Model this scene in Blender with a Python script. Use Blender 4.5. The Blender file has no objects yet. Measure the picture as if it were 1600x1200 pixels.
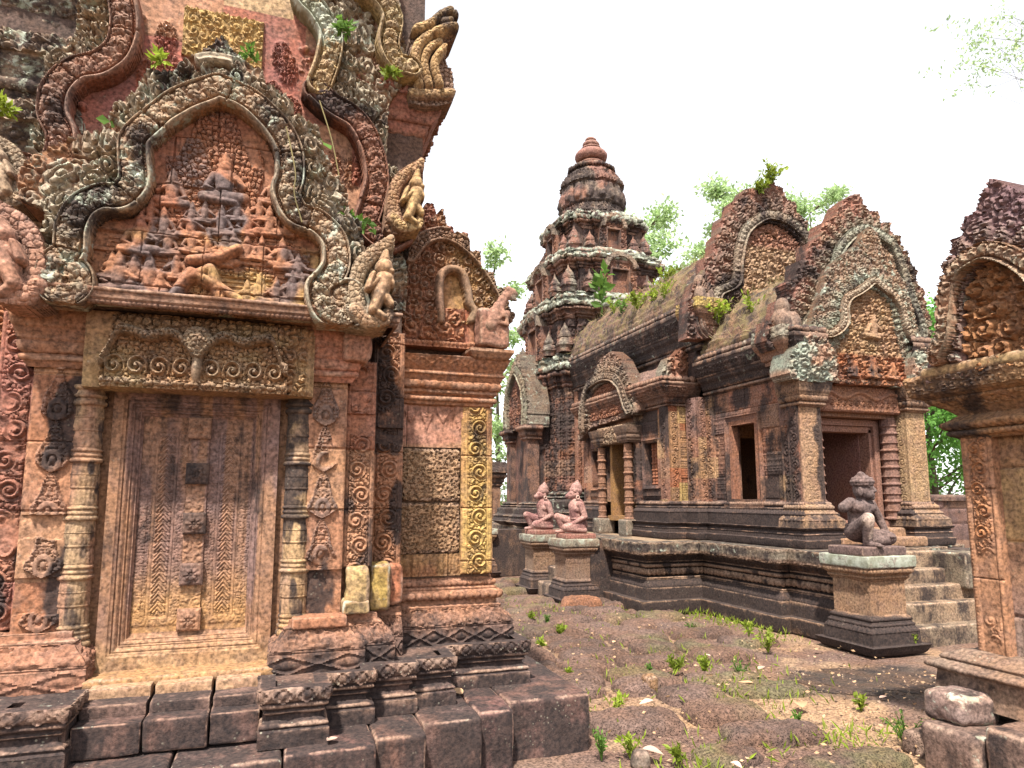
import bpy, bmesh, math, random
import numpy as np
from math import radians, pi, sin, cos, atan2, sqrt
from mathutils import Vector, Matrix, Euler

SC = bpy.context.scene
COLL = SC.collection
# ------------------------------------------------------------------ camera
FPX, PCX, PCY, YAW, PIT, EYE = 1060., 800., 640.5, radians(19), radians(7.5), 1.5
cam = bpy.data.cameras.new("camera"); camo = bpy.data.objects.new("camera", cam); COLL.objects.link(camo)
camo.location = (0, 0, EYE); camo.rotation_euler = (radians(90) + PIT, 0, -YAW)
cam.sensor_width = 36; cam.lens = 36 * FPX / 1600; cam.shift_y = (PCY - 600) / 1600
cam.clip_start = .05; cam.clip_end = 800
SC.camera = camo
# ------------------------------------------------------------------ sky, sun, exposure
world = bpy.data.worlds.new("World"); SC.world = world; world.use_nodes = True
nt = world.node_tree; nt.nodes.clear()
wo = nt.nodes.new('ShaderNodeOutputWorld'); bg = nt.nodes.new('ShaderNodeBackground')
sky = nt.nodes.new('ShaderNodeTexSky'); sky.sky_type = 'NISHITA'; sky.sun_disc = False
SUN_EL, SUN_AZ = radians(60), radians(211)      # azimuth clockwise from +Y
sky.sun_elevation = SUN_EL; sky.sun_rotation = SUN_AZ
sky.air_density = 1.0; sky.dust_density = 1.0; sky.ozone_density = 1.0
hs = nt.nodes.new('ShaderNodeHueSaturation'); hs.inputs['Saturation'].default_value = .15   # hazy, nearly white overcast sky
nt.links.new(sky.outputs[0], hs.inputs['Color']); nt.links.new(hs.outputs[0], bg.inputs[0])
bg.inputs[1].default_value = .14
nt.links.new(bg.outputs[0], wo.inputs[0])
sun = bpy.data.lights.new("sun", 'SUN'); sun.energy = 4.2; sun.angle = radians(3); sun.color = (1, .93, .82)
suno = bpy.data.objects.new("sun", sun); COLL.objects.link(suno)
suno.rotation_euler = (radians(90) - SUN_EL, 0, pi - SUN_AZ)
suno.location = (0, 0, 30)
SC.view_settings.view_transform = 'Standard'; SC.view_settings.look = 'None'
SC.view_settings.exposure = 1.6; SC.view_settings.gamma = 1; SC.view_settings.use_curve_mapping = False
SC.cycles.use_denoising = True
SC.cycles.max_bounces = 5; SC.cycles.diffuse_bounces = 2; SC.cycles.glossy_bounces = 2
SC.cycles.transmission_bounces = 4; SC.cycles.transparent_max_bounces = 6

# ------------------------------------------------------------------ picture measurements -> real planes
_cy, _sy, _cp, _sp = cos(YAW), sin(YAW), cos(PIT), sin(PIT)
_R = np.array([_cy, -_sy, 0]); _F = np.array([_sy * _cp, _cy * _cp, _sp]); _U = np.array([-_sy * _sp, -_cy * _sp, _cp])
def ray(x, y): return _R * (x - PCX) / FPX + _U * (PCY - y) / FPX + _F
def W(Y, *pts):
    "points measured on a wall facing -Y at depth Y -> (X, Z)"
    o = []
    for x, y in pts:
        r = ray(x, y); t = Y / r[1]; o.append((r[0] * t, EYE + r[2] * t))
    return np.array(o)
def WX(X, *pts):
    "points measured on a wall facing -X at X -> (-Y, Z)"
    o = []
    for x, y in pts:
        r = ray(x, y); t = X / r[0]; o.append((-r[1] * t, EYE + r[2] * t))
    return np.array(o)
def WZ(Z, x, y):
    r = ray(x, y); t = (Z - EYE) / r[2]; return r[0] * t, r[1] * t

# ------------------------------------------------------------------ numpy noise
def hsh(*k):
    h = np.zeros_like(np.asarray(k[0], dtype=np.int64)).astype(np.uint64)
    for i, a in enumerate(k):
        h = (h ^ (np.asarray(a, dtype=np.int64).astype(np.uint64) * np.uint64(0x9E3779B97F4A7C15 + 2 * i))) * np.uint64(0xBF58476D1CE4E5B9)
        h ^= h >> np.uint64(29)
    h = h * np.uint64(0x94D049BB133111EB); h ^= h >> np.uint64(32)
    return (h & np.uint64(0xFFFFFF)).astype(np.float64) / 16777216.
def vn2(u, v, seed=0):
    iu, iv = np.floor(u), np.floor(v); fu, fv = u - iu, v - iv
    fu = fu * fu * (3 - 2 * fu); fv = fv * fv * (3 - 2 * fv); a, b = iu.astype(np.int64), iv.astype(np.int64)
    g = lambda i, j: hsh(a + i, b + j, np.full_like(a, seed))
    return (g(0, 0) * (1 - fu) + g(1, 0) * fu) * (1 - fv) + (g(0, 1) * (1 - fu) + g(1, 1) * fu) * fv
def fb2(u, v, seed=0, o=3):
    s = 0; a = .5; t = 0
    for i in range(o): s = s + a * vn2(u, v, seed + i); t += a; a *= .5; u = u * 2.03; v = v * 2.03
    return s / t
def vn3(x, y, z, seed=0):
    ix, iy, iz = np.floor(x), np.floor(y), np.floor(z); fx, fy, fz = x - ix, y - iy, z - iz
    fx = fx * fx * (3 - 2 * fx); fy = fy * fy * (3 - 2 * fy); fz = fz * fz * (3 - 2 * fz)
    a, b, c = ix.astype(np.int64), iy.astype(np.int64), iz.astype(np.int64); sd = np.full_like(a, seed); r = 0
    for i in (0, 1):
        for j in (0, 1):
            for k in (0, 1):
                r = r + hsh(a + i, b + j, c + k, sd) * (fx if i else 1 - fx) * (fy if j else 1 - fy) * (fz if k else 1 - fz)
    return r
def fb3(x, y, z, seed=0, o=3):
    s = 0; a = .5; t = 0
    for i in range(o): s = s + a * vn3(x, y, z, seed + i); t += a; a *= .5; x, y, z = x * 2.03, y * 2.03, z * 2.03
    return s / t
def worley(u, v, s, seed=0, jit=.8):
    x, y = u / s, v / s; ix, iy = np.floor(x).astype(np.int64), np.floor(y).astype(np.int64)
    d1 = np.full(x.shape, 9.); d2 = d1.copy(); hid = np.zeros(x.shape); du = np.zeros(x.shape); dv = np.zeros(x.shape)
    sd = np.full_like(ix, seed)
    for i in (-1, 0, 1):
        for j in (-1, 0, 1):
            cx, cy = ix + i, iy + j
            px = cx + .5 + jit * (hsh(cx, cy, sd) - .5); py = cy + .5 + jit * (hsh(cx, cy, sd + 7) - .5)
            ex, ey = x - px, y - py; d = np.sqrt(ex * ex + ey * ey); m = d < d1
            d2 = np.where(m, d1, np.minimum(d2, d)); d1 = np.where(m, d, d1)
            du = np.where(m, ex, du); dv = np.where(m, ey, dv); hid = np.where(m, hsh(cx, cy, sd + 13), hid)
    return d1, d2, hid, du, dv
def sst(a, b, x): t = np.clip((x - a) / (b - a), 0, 1); return t * t * (3 - 2 * t)
def dome(d): return np.sqrt(np.maximum(0, 1 - d * d))

# ------------------------------------------------------------------ carving motifs (heights 0..1)
def leafy(u, v, s, seed=0):
    u = u + .3 * s * (vn2(u / s, v / s, seed + 3) - .5); v = v + .3 * s * (vn2(u / s, v / s, seed + 5) - .5)
    d1, d2, hid, du, dv = worley(u, v, s, seed)
    a = hid * 6.28; p = du * np.cos(a) + dv * np.sin(a)
    h = dome(d1 * 1.25) * (.65 + .35 * hid) + .12 * np.cos(p * 18)
    return np.clip(h * sst(0, .18, d2 - d1), 0, 1)
def spiral(r, th, hand, turns=2.1):
    f = .5 + .5 * np.cos(6.2832 * (r * turns - hand * th / 6.2832))
    return np.maximum(f * (1 - .25 * r), dome(r * 4.5))
def foliage(u, v, s, seed=0, fine=.2):
    w = .2 * s
    u2 = u + w * (vn2(u / s * 1.3, v / s * 1.3, seed + 21) - .5); v2 = v + w * (vn2(u / s * 1.3, v / s * 1.3, seed + 23) - .5)
    d1, d2, hid, du, dv = worley(u2, v2, s, seed, .6)
    hand = np.where(hid > .5, 1., -1.); th = np.arctan2(dv, du) + hid * 20
    r = d1 * 1.62 * (1 + .10 * np.cos(7 * th)); e = sst(.0, .16, d2 - d1)
    sp = np.where(r < 1, spiral(np.minimum(r, 1), th, hand, 1.6), 0) * sst(1.02, .86, r)
    lf = leafy(u, v, s * fine, seed + 40)
    return np.clip(np.where(r < .97, .22 + .78 * sp, .50 * lf), 0, 1) * (.25 + .75 * e)
def rinceau(u, v, uc, w, v0, p, seed=0, off=.12):
    k = np.floor((v - v0) / p); hand = np.where(np.mod(k, 2) == 0, 1., -1.)
    j = hsh(k.astype(np.int64), np.full(k.shape, seed, dtype=np.int64)) - .5
    cu = uc + hand * off * w; cv = v0 + (k + .5 + .06 * j) * p
    R = min(w, p) * .46; du, dv = (u - cu) / R, (v - cv) / R; r = np.sqrt(du * du + dv * dv)
    sp = np.where(r < 1, spiral(np.minimum(r, 1), np.arctan2(dv, du * hand) + 1.2, 1., 1.9), 0) * sst(1.03, .9, r)
    st = uc - hand * .30 * w * np.cos((v - v0) / p * pi * 2) ; stem = dome((u - st) / (.09 * w)) * .7
    lf = leafy(u, v, min(w, p) * .2, seed + 9)
    return np.where(r < 1, sp, np.maximum(.62 * lf, stem)) * sst(.52 * w, .45 * w, np.abs(u - uc))
def candel(u, v, uc, w, v0, p, seed=0):
    q = np.mod((v - v0) / p, 1.); a = np.abs(u - uc)
    hw = .5 * w * np.clip(np.minimum(q / .18, 1) ** .6 * (1 - np.maximum(0, q - .22) / .80) ** .75, .02, 1) * (1 + .10 * np.cos(v / (.085 * w / .155) * .62 * 6.28))
    t = a / hw; ins = sst(1.03, .93, t)
    arch = sst(.030, .015, np.abs(np.hypot(a, (q - .22) * p * .75) - .21 * w) / w * .155 * 2)
    core = np.maximum(dome(np.hypot(a / (.10 * w), (q - .24) * p / (.16 * w))), .9 * arch)
    rib = leafy(a, v, w * .13, seed)
    return ins * np.maximum(core, np.maximum(sst(.62, .74, t) * (.45 + .55 * rib), .15 + .55 * rib))
def beads(s, t, p): return dome(np.hypot((np.mod(s / p, 1) - .5) * 2.1, t * 1.05))
def petals(s, q, p):
    x = np.abs(np.mod(s / p, 1) - .5) * 2
    return sst(1.05, .8, np.hypot(x, np.maximum(0, q - .35) / .65)) * (.55 + .45 * dome(np.hypot(x, q - .45) * 1.5))
def diamonds(s, q, p):
    x = np.abs(np.mod(s / p, 1) - .5) * 2; y = np.abs(q - .5) * 2; d = np.abs(x + y - .92); r = np.hypot(x, y)
    return np.maximum(np.maximum(sst(.16, .06, d), dome(r * 2.2) * .9), sst(.2, .1, np.hypot(1 - x, 1 - y)) * .8) * sst(1, .92, y)
def pdist(U, V, pts):
    "distance to, position along and signed side of a polyline"
    pts = np.asarray(pts, float); best = np.full(U.shape, 1e9); S = np.zeros(U.shape); T = np.zeros(U.shape); acc = 0
    for (ax, ay), (bx, by) in zip(pts[:-1], pts[1:]):
        L = math.hypot(bx - ax, by - ay)
        if L < 1e-9: continue
        ex, ey = (bx - ax) / L, (by - ay) / L
        t = np.clip((U - ax) * ex + (V - ay) * ey, 0, L); dx, dy = U - ax - t * ex, V - ay - t * ey
        d = np.hypot(dx, dy); m = d < best
        best = np.where(m, d, best); S = np.where(m, acc + t, S); T = np.where(m, np.sign(ex * (V - ay) - ey * (U - ax)) * d, T); acc += L
    return best, S, T
def smooth(pts, n=6, closed=False):
    "Catmull-Rom through the points"
    P = [np.array(p, float) for p in pts]; o = []; N = len(P)
    for i in range(N if closed else N - 1):
        if closed: a, b, c, d = P[i - 1], P[i], P[(i + 1) % N], P[(i + 2) % N]
        else: b, c = P[i], P[i + 1]; a = P[i - 1] if i else 2 * b - c; d = P[i + 2] if i + 2 < N else 2 * c - b
        for k in range(n):
            t = k / n; o.append(.5 * (2 * b + (c - a) * t + (2 * a - 5 * b + 4 * c - d) * t * t + (3 * b - a - 3 * c + d) * t ** 3))
    if not closed: o.append(P[-1])
    return np.array(o)
def band(x, s, t, hw, seed, amp=.05, base=.04):
    "naga-body arch band: x = signed offset / half width (negative inside), smooth inner roll, leaf row, thin outer rim"
    q = (x + .45) / 1.22; ch = np.mod(s / (hw * .95) - np.abs(q - .5) * .9, 1)
    lf = np.where((q > 0) & (q < 1), (.25 + .45 * sst(.5, .1, np.abs(ch - .5)) * dome((q - .5) * 2) + .45 * leafy(s, t, hw * .33, seed)), 0)
    h = np.maximum(np.maximum(dome((x + .80) / .17), .7 * dome((x - .90) / .09)), .8 * lf) + .15 * beads(s, (x + .54) / .07, hw * .22)
    jt = np.mod(s, .46); return (base + amp * h * (.75 + .5 * vn2(s * 9, t * 9, seed))) * sst(1.04, .98, np.abs(x)) - .02 * sst(.008, .003, np.minimum(jt, .46 - jt))
def flames(s, y, p, H, seed=0):
    "row of standing scroll leaves: s along the arch, y outwards from its edge"
    k = np.floor(s / p); ki = k.astype(np.int64); q = hsh(ki, np.full_like(ki, seed)); hj = H * (.75 + .5 * q); t = y / hj
    xx = (s / p - k - .5) * 2 - (q - .5) * .7 * t; out = .98 * (1 - np.clip(t, 0, 1) ** 1.7); ins = (np.abs(xx) < out) & (t > 0) & (t < 1)
    du, dv = xx * p / 2, y - .30 * hj; R = .40 * np.minimum(p, hj); r = np.hypot(du, dv) / R; hand = np.where(q > .5, 1., -1.)
    sp = spiral(np.minimum(r, 1), np.arctan2(dv, du * hand) + 1, 1., 1.6)
    rib = .45 + .4 * np.cos((np.abs(xx) * .9 - t * 1.3) * 15); e = sst(0, .22, out - np.abs(xx))
    return np.where(ins, np.where(r < 1, .25 + .75 * sp, rib) * (.3 + .7 * e) * (1 - .25 * t), 0), ins
def inpoly(U, V, P):
    r = np.zeros(U.shape, bool); n = len(P)
    for i in range(n):
        x1, y1 = P[i]; x2, y2 = P[(i + 1) % n]
        if y1 == y2: continue
        c = ((y1 > V) != (y2 > V)) & (U < (x2 - x1) * (V - y1) / (y2 - y1) + x1); r ^= c
    return r

# ------------------------------------------------------------------ objects
ROOT = {}
def tag(o, label=None, cat=None, group=None, kind=None):
    if label: o['label'] = label
    if cat: o['category'] = cat
    if group: o['group'] = group
    if kind: o['kind'] = kind
    elif label and not o.parent: o['kind'] = 'thing'
    return o
def thing(name, loc, label, cat, group=None, rz=0):
    o = bpy.data.objects.new(name, None); o.empty_display_size = .1; o.location = loc; o.rotation_euler = (0, 0, rz); COLL.objects.link(o)
    ROOT[o.name] = Vector(loc); return tag(o, label, cat, group)
def link(name, me, parent, mat, loc=None):
    o = bpy.data.objects.new(name, me); COLL.objects.link(o)
    if mat: me.materials.append(mat)
    if parent is not None: o.parent = parent; ROOT[o.name] = ROOT[parent.name]
    elif loc is not None: o.location = loc; ROOT[o.name] = Vector(loc)
    else: ROOT[o.name] = Vector((0, 0, 0))
    return o
def finish(name, V, Q, mat, parent=None, col=None, black=0, lich=0, loc=None, sharp=None, flat=False):
    V = np.asarray(V, float).reshape(-1, 3); Q = np.asarray(Q, np.int64)
    used = np.unique(Q); rm = np.full(len(V), -1, np.int64); rm[used] = np.arange(len(used))
    n0 = len(V); V = V[used]; Q = rm[Q]
    base = ROOT[parent.name] if parent is not None else Vector(loc or (0, 0, 0))
    me = bpy.data.meshes.new(name); k = Q.shape[1]
    me.vertices.add(len(V)); me.vertices.foreach_set('co', (V - np.array(base)).astype(np.float32).ravel())
    me.loops.add(Q.size); me.loops.foreach_set('vertex_index', Q.astype(np.int32).ravel())
    me.polygons.add(len(Q)); me.polygons.foreach_set('loop_start', np.arange(0, Q.size, k, dtype=np.int32))
    me.polygons.foreach_set('use_smooth', np.full(len(Q), not flat))
    me.update(calc_edges=True)
    if col is not None:
        f = lambda a, d: np.broadcast_to(np.asarray(a, float), d)
        c = np.ones((n0, 4)); c[:, :3] = f(np.asarray(col, float).reshape(-1, 3) if np.ndim(col) > 1 else col, (n0, 3))
        c[:, 3] = f(np.ravel(black) if np.ndim(black) else black, (n0,))
        at = me.attributes.new('Col', 'FLOAT_COLOR', 'POINT'); at.data.foreach_set('color', c[used].astype(np.float32).ravel())
        l = f(np.ravel(lich) if np.ndim(lich) else lich, (n0,))
        at = me.attributes.new('Lich', 'FLOAT', 'POINT'); at.data.foreach_set('value', l[used].astype(np.float32))
    if sharp and not flat: me.set_sharp_from_angle(angle=radians(sharp))
    return link(name, me, parent, mat, loc)
def gridq(nv, nu, off=0, wrap=False):
    i = np.arange(nv * nu).reshape(nv, nu)
    if wrap: i = np.concatenate([i, i[:, :1]], 1)
    return np.stack([i[:-1, :-1], i[:-1, 1:], i[1:, 1:], i[1:, :-1]], -1).reshape(-1, 4) + off
AX = {'Y': (np.array([1., 0, 0]), np.array([0, -1., 0])), 'X': (np.array([0, -1., 0]), np.array([-1., 0, 0])),
      'B': (np.array([0, 1., 0]), np.array([1., 0, 0]))}      # wall facing -Y, facing -X, facing +X
def relief(name, parent, mat, ax, c, u0, u1, v0, v1, res, hf, depth=.12, colf=None, mask=None, rough=.004, loc=None, seed=1):
    "carved slab on a wall plane: height field towards the viewer with side walls going back by depth"
    eu, n = AX[ax]; ev = np.array([0, 0, 1.])
    nu, nv = max(2, int(round((u1 - u0) / res)) + 1), max(2, int(round((v1 - v0) / res)) + 1)
    U, V = np.meshgrid(np.linspace(u0, u1, nu), np.linspace(v0, v1, nv))
    h = hf(U, V); m = None
    if isinstance(h, tuple): h, m = h
    h = h + np.zeros(U.shape)
    if mask is not None: mm = mask(U, V) if callable(mask) else inpoly(U, V, mask); m = mm if m is None else m & mm
    if m is None: m = np.ones(U.shape, bool)
    hc = h.copy()
    if rough: h = h + rough * (fb2(U * 14, V * 14, seed, 4) - .5) * 2
    O = n * (-c if ax in 'YX' else c)          # planes are at Y=c / X=c
    P = O + U[..., None] * eu + V[..., None] * ev
    Fp = P + h[..., None] * n; Bp = P - depth * n
    Q = gridq(nv, nu); cm = (m[:-1, :-1] & m[:-1, 1:] & m[1:, 1:] & m[1:, :-1])
    Q = Q[cm.ravel()]; N = nv * nu; idx = np.arange(N).reshape(nv, nu); pad = np.pad(cm, 1); sk = []
    c0 = cm & ~pad[:-2, 1:-1]; a, b = idx[:-1, :-1][c0], idx[:-1, 1:][c0]; sk.append(np.stack([b, a, a + N, b + N], -1))
    c0 = cm & ~pad[2:, 1:-1]; a, b = idx[1:, :-1][c0], idx[1:, 1:][c0]; sk.append(np.stack([a, b, b + N, a + N], -1))
    c0 = cm & ~pad[1:-1, :-2]; a, b = idx[:-1, :-1][c0], idx[1:, :-1][c0]; sk.append(np.stack([a, b, b + N, a + N], -1))
    c0 = cm & ~pad[1:-1, 2:]; a, b = idx[:-1, 1:][c0], idx[1:, 1:][c0]; sk.append(np.stack([b, a, a + N, b + N], -1))
    Q = np.concatenate([Q] + sk)
    rgb, bl, li = colf(U, V, hc) if colf else ((.4, .22, .14), 0, 0)
    rgb = np.broadcast_to(np.asarray(rgb, float), U.shape + (3,)); bl = np.broadcast_to(np.asarray(bl, float), U.shape); li = np.broadcast_to(np.asarray(li, float), U.shape)
    two = lambda a: np.concatenate([a.reshape(N, -1)] * 2)
    return finish(name, np.concatenate([Fp.reshape(-1, 3), Bp.reshape(-1, 3)]), Q, mat, parent, two(rgb), two(bl).ravel(), two(li).ravel(), loc, sharp=50)

# mouldings: items (dz, o1, kind, bulge, pattern, amp, period), kinds l line, r round, s ogee
def prof(z0, o0, items, res):
    zs, os_, it, qs = [], [], [], []; z, o = z0, o0
    for k, i in enumerate(items):
        i = tuple(i) + (None,) * (7 - len(i)); dz, o1, kd, bu = i[:4]; bu = bu or 0
        L = math.hypot(dz, o1 - o) + abs(bu) * 1.2; n = max(1, int(math.ceil(L / res)))
        for j in range(n + 1):
            q = j / n; zz = z + dz * q; oo = o + (o1 - o) * q
            if kd == 'r': oo += bu * sqrt(max(0, 1 - (2 * q - 1) ** 2)); zz = z + dz * (.5 - .5 * cos(pi * q)); oo = o + (o1 - o) * q + bu * sin(pi * q)
            if kd == 's': oo = o + (o1 - o) * (q * q * (3 - 2 * q))
            zs.append(zz); os_.append(oo); it.append(k); qs.append(q)
        z, o = z + dz, o1
    return np.array(zs), np.array(os_), np.array(it), np.array(qs)
PAT = {'bead': lambda s, q, p: beads(s, q * 2 - 1, p), 'petal': petals, 'petaldn': lambda s, q, p: petals(s, 1 - q, p), 'dia': diamonds,
       'leaf': lambda s, q, p: foliage(s, q * p * .9, p * .5, 3), 'tooth': lambda s, q, p: sst(.3, .36, np.abs(np.mod(s / p, 1) - .5))}
def patterned(items, it, q, S, res):
    D = np.zeros(S.shape)
    for k, i in enumerate(items):
        if len(i) > 4 and i[4]:
            m = it == k
            D[m] = i[5] * PAT[i[4]](S[m], np.broadcast_to(q[m][:, None], S[m].shape), i[6])
    return D
def pnormal(z, o):
    dz, do = np.gradient(z), np.gradient(o); L = np.hypot(dz, do) + 1e-9; return dz / L, -do / L   # outward, up
CV = [0]
def sweep(name, parent, mat, path, z0, o0, items, res=.012, closed=False, colf=None, rough=.006, loc=None, seed=5, cap=True, sres=None, smp=50, blk=0):
    "moulding profile carried along a plan path (outward is to the right of travel), mitred at corners"
    P = [np.array(p, float) for p in path]; n = len(P); z, o, it, q = prof(z0, o0, items, res); no, nz = pnormal(z, o)
    segs = [(i, (i + 1) % n) for i in range(n if closed else n - 1)]
    arc = np.concatenate([[0], np.cumsum(np.hypot(np.diff(z), np.diff(o)))]); Wt = np.exp(-((arc[:, None] - arc[None, :]) / .03) ** 2); CV[0] = np.clip((o - (Wt @ o) / Wt.sum(1)) / .006, 0, 1)[:, None]   # worn projecting edges
    nrm = []
    for a, b in segs: d = P[b] - P[a]; d = d / np.linalg.norm(d); nrm.append(np.array([d[1], -d[0]]))
    mit = []
    for i in range(n):
        if not closed and i == 0: mit.append(nrm[0])
        elif not closed and i == n - 1: mit.append(nrm[-1])
        else: a, b = nrm[i - 1], nrm[i % len(nrm)]; mit.append((a + b) / max(.2, 1 + a @ b))
    VV, QQ, SS, base, acc = [], [], [], 0, 0; C3 = [[], [], []]
    for k, (a, b) in enumerate(segs):
        L = np.linalg.norm(P[b] - P[a]); m = max(2, int(round(L / (sres or res))) + 1); t = np.linspace(0, 1, m)
        A = P[a] + o[:, None] * mit[a]; B = P[b] + o[:, None] * mit[b]
        XY = A[:, None, :] * (1 - t)[None, :, None] + B[:, None, :] * t[None, :, None]
        S = np.broadcast_to(acc + t * L, (len(z), m)); Z = np.broadcast_to(z[:, None], (len(z), m))
        D = patterned(items, it, q, S - acc - L / 2, res)
        if rough: D = D + rough * (fb3(XY[..., 0] * 9, XY[..., 1] * 9, Z * 9, seed, 4) - .5) * 2
        if blk: D = D + blk * (hsh(np.floor((S - acc) / .37 + k * 7).astype(np.int64), np.floor(Z / .27).astype(np.int64), np.full(Z.shape, seed, dtype=np.int64)) - .5) * 2 - .012 * sst(.02, .008, np.minimum(np.mod(S - acc, .37), .37 - np.mod(S - acc, .37)))
        ef = np.minimum(1, np.minimum(t, 1 - t) * L / .012)[None, :]; D = D * (.15 + .85 * ef)
        X3 = np.stack([XY[..., 0] + D * no[:, None] * nrm[k][0], XY[..., 1] + D * no[:, None] * nrm[k][1], Z + D * nz[:, None]], -1)
        VV.append(X3.reshape(-1, 3)); QQ.append(gridq(len(z), m, base)); base += len(z) * m; acc += L
        rgb, bl, li = colf(S, Z, D, X3) if colf else ((.3, .17, .12), 0, 0)
        C3[0].append(np.broadcast_to(np.asarray(rgb, float), S.shape + (3,)).reshape(-1, 3)); C3[1].append(np.broadcast_to(np.asarray(bl, float), S.shape).ravel()); C3[2].append(np.broadcast_to(np.asarray(li, float), S.shape).ravel())
    return finish(name, np.concatenate(VV), np.concatenate(QQ), mat, parent, np.concatenate(C3[0]), np.concatenate(C3[1]), np.concatenate(C3[2]), loc, sharp=smp)
def lathe(name, parent, mat, cx, cy, z0, o0, items, res=.008, colf=None, rough=.003, loc=None, octo=0, seed=4, nth=None, rot=0):
    z, o, it, q = prof(z0, o0, items, res); no, nz = pnormal(z, o); m = nth or max(16, int(6.28 * max(o) / res))
    th = np.linspace(0, 2 * pi, m, endpoint=False); TH = np.broadcast_to(th, (len(z), m))
    Rr = o[:, None] * np.ones(m)
    if octo: a = np.mod(TH + rot, 2 * pi / octo) - pi / octo; Rr = Rr * (cos(pi / octo) / np.cos(a) * .6 + .4)
    S = TH * max(o); D = patterned(items, it, q, S, res); Z = z[:, None] + 0 * TH
    D = D + rough * (fb3((cx + Rr * np.cos(TH)) * 16, (cy + Rr * np.sin(TH)) * 16, Z * 16, seed, 3) - .5) * 2
    Rr = Rr + D * no[:, None]; Z2 = Z + D * nz[:, None]
    X3 = np.stack([cx + Rr * np.cos(TH), cy + Rr * np.sin(TH), Z2], -1)
    rgb, bl, li = colf(TH, Z, D) if colf else ((.3, .17, .12), 0, 0)
    rgb = np.broadcast_to(np.asarray(rgb, float), TH.shape + (3,)).reshape(-1, 3)
    return finish(name, X3.reshape(-1, 3), gridq(len(z), m, 0, True), mat, parent, rgb, np.broadcast_to(bl, TH.shape).ravel(), np.broadcast_to(li, TH.shape).ravel(), loc, sharp=60)
def block(name, parent, mat, lo, hi, res=.02, r=.02, rough=.012, col=(.2, .12, .1), black=0, lich=0, loc=None, seed=1, freq=6, rz=0, tilt=0, pits=0):
    "hewn stone block: box with worn edges"
    lo, hi = np.array(lo, float), np.array(hi, float); c = (lo + hi) / 2; hs = (hi - lo) / 2; VV, QQ, base = [], [], 0
    r = min(r, .45 * (2 * hs).min())
    for ax in range(3):
        for sg in (-1, 1):
            a, b = [(1, 2), (2, 0), (0, 1)][ax]
            na, nb = max(2, int(2 * hs[a] / res) + 2), max(2, int(2 * hs[b] / res) + 2)
            A, B = np.meshgrid(np.linspace(-hs[a], hs[a], na), np.linspace(-hs[b], hs[b], nb))
            X = np.zeros(A.shape + (3,)); X[..., a] = A; X[..., b] = B; X[..., ax] = sg * hs[ax]
            if sg < 0: X = X[:, ::-1]
            VV.append(X.reshape(-1, 3)); QQ.append(gridq(nb, na, base)); base += na * nb
    X = np.concatenate(VV); Q = np.concatenate(QQ)
    _, ui, inv = np.unique(np.round(X, 5), axis=0, return_index=True, return_inverse=True); X = X[ui]; Q = np.ravel(inv)[Q]
    I = np.clip(X, -(hs - r), hs - r); d = X - I; L = np.linalg.norm(d, axis=1, keepdims=True); nn = d / np.maximum(L, 1e-9)
    X = I + nn * r; G = X + c
    X = X + nn * (rough * (fb3(G[:, 0] * freq, G[:, 1] * freq, G[:, 2] * freq, seed, 4) - .5) * 2)[:, None]
    if pits:
        w1 = worley(G[:, 0] + .008 * fb3(G[:, 0] * 40, G[:, 1] * 40, G[:, 2] * 40, 3, 2), G[:, 2], .024, seed, 1.0)[0] + .5 * (fb3(G[:, 0] * 50, G[:, 1] * 50, G[:, 2] * 50, seed, 2) - .5); X = X - nn * (pits * sst(.42, .18, w1))[:, None]
    if np.ndim(col) == 1:
        dd = np.sort(np.abs(d) / r, axis=1)[:, 1]; wr = sst(.15, .6, dd) * sst(.35, .6, fb3(G[:, 0] * 12, G[:, 1] * 12, G[:, 2] * 12, seed + 5, 3)) + .0 * L[:, 0]
        col = mixc(np.broadcast_to(np.array(col), X.shape), (.46, .33, .26), .6 * wr); black = black * (1 - .8 * wr); lich = lich + .25 * wr
    if rz or tilt: X = X @ np.array(Matrix.Rotation(rz, 3, 'Z') @ Matrix.Rotation(tilt, 3, 'X')).T
    return finish(name, X + c, Q, mat, parent, col, black, lich, loc, sharp=45)
def boxes(name, parent, mat, bx, col=(.05, .04, .04), black=0, lich=0, loc=None):
    "plain joined boxes, for masonry cores"
    V, Q = [], []
    for x0, x1, y0, y1, z0, z1 in bx:
        b = len(V); V += [(x, y, z) for z in (z0, z1) for x, y in ((x0, y0), (x1, y0), (x1, y1), (x0, y1))]
        Q += [[b + i for i in f] for f in ((3, 2, 1, 0), (4, 5, 6, 7), (0, 1, 5, 4), (1, 2, 6, 5), (2, 3, 7, 6), (3, 0, 4, 7))]
    return finish(name, V, Q, mat, parent, col, black, lich, loc, flat=True)
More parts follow.
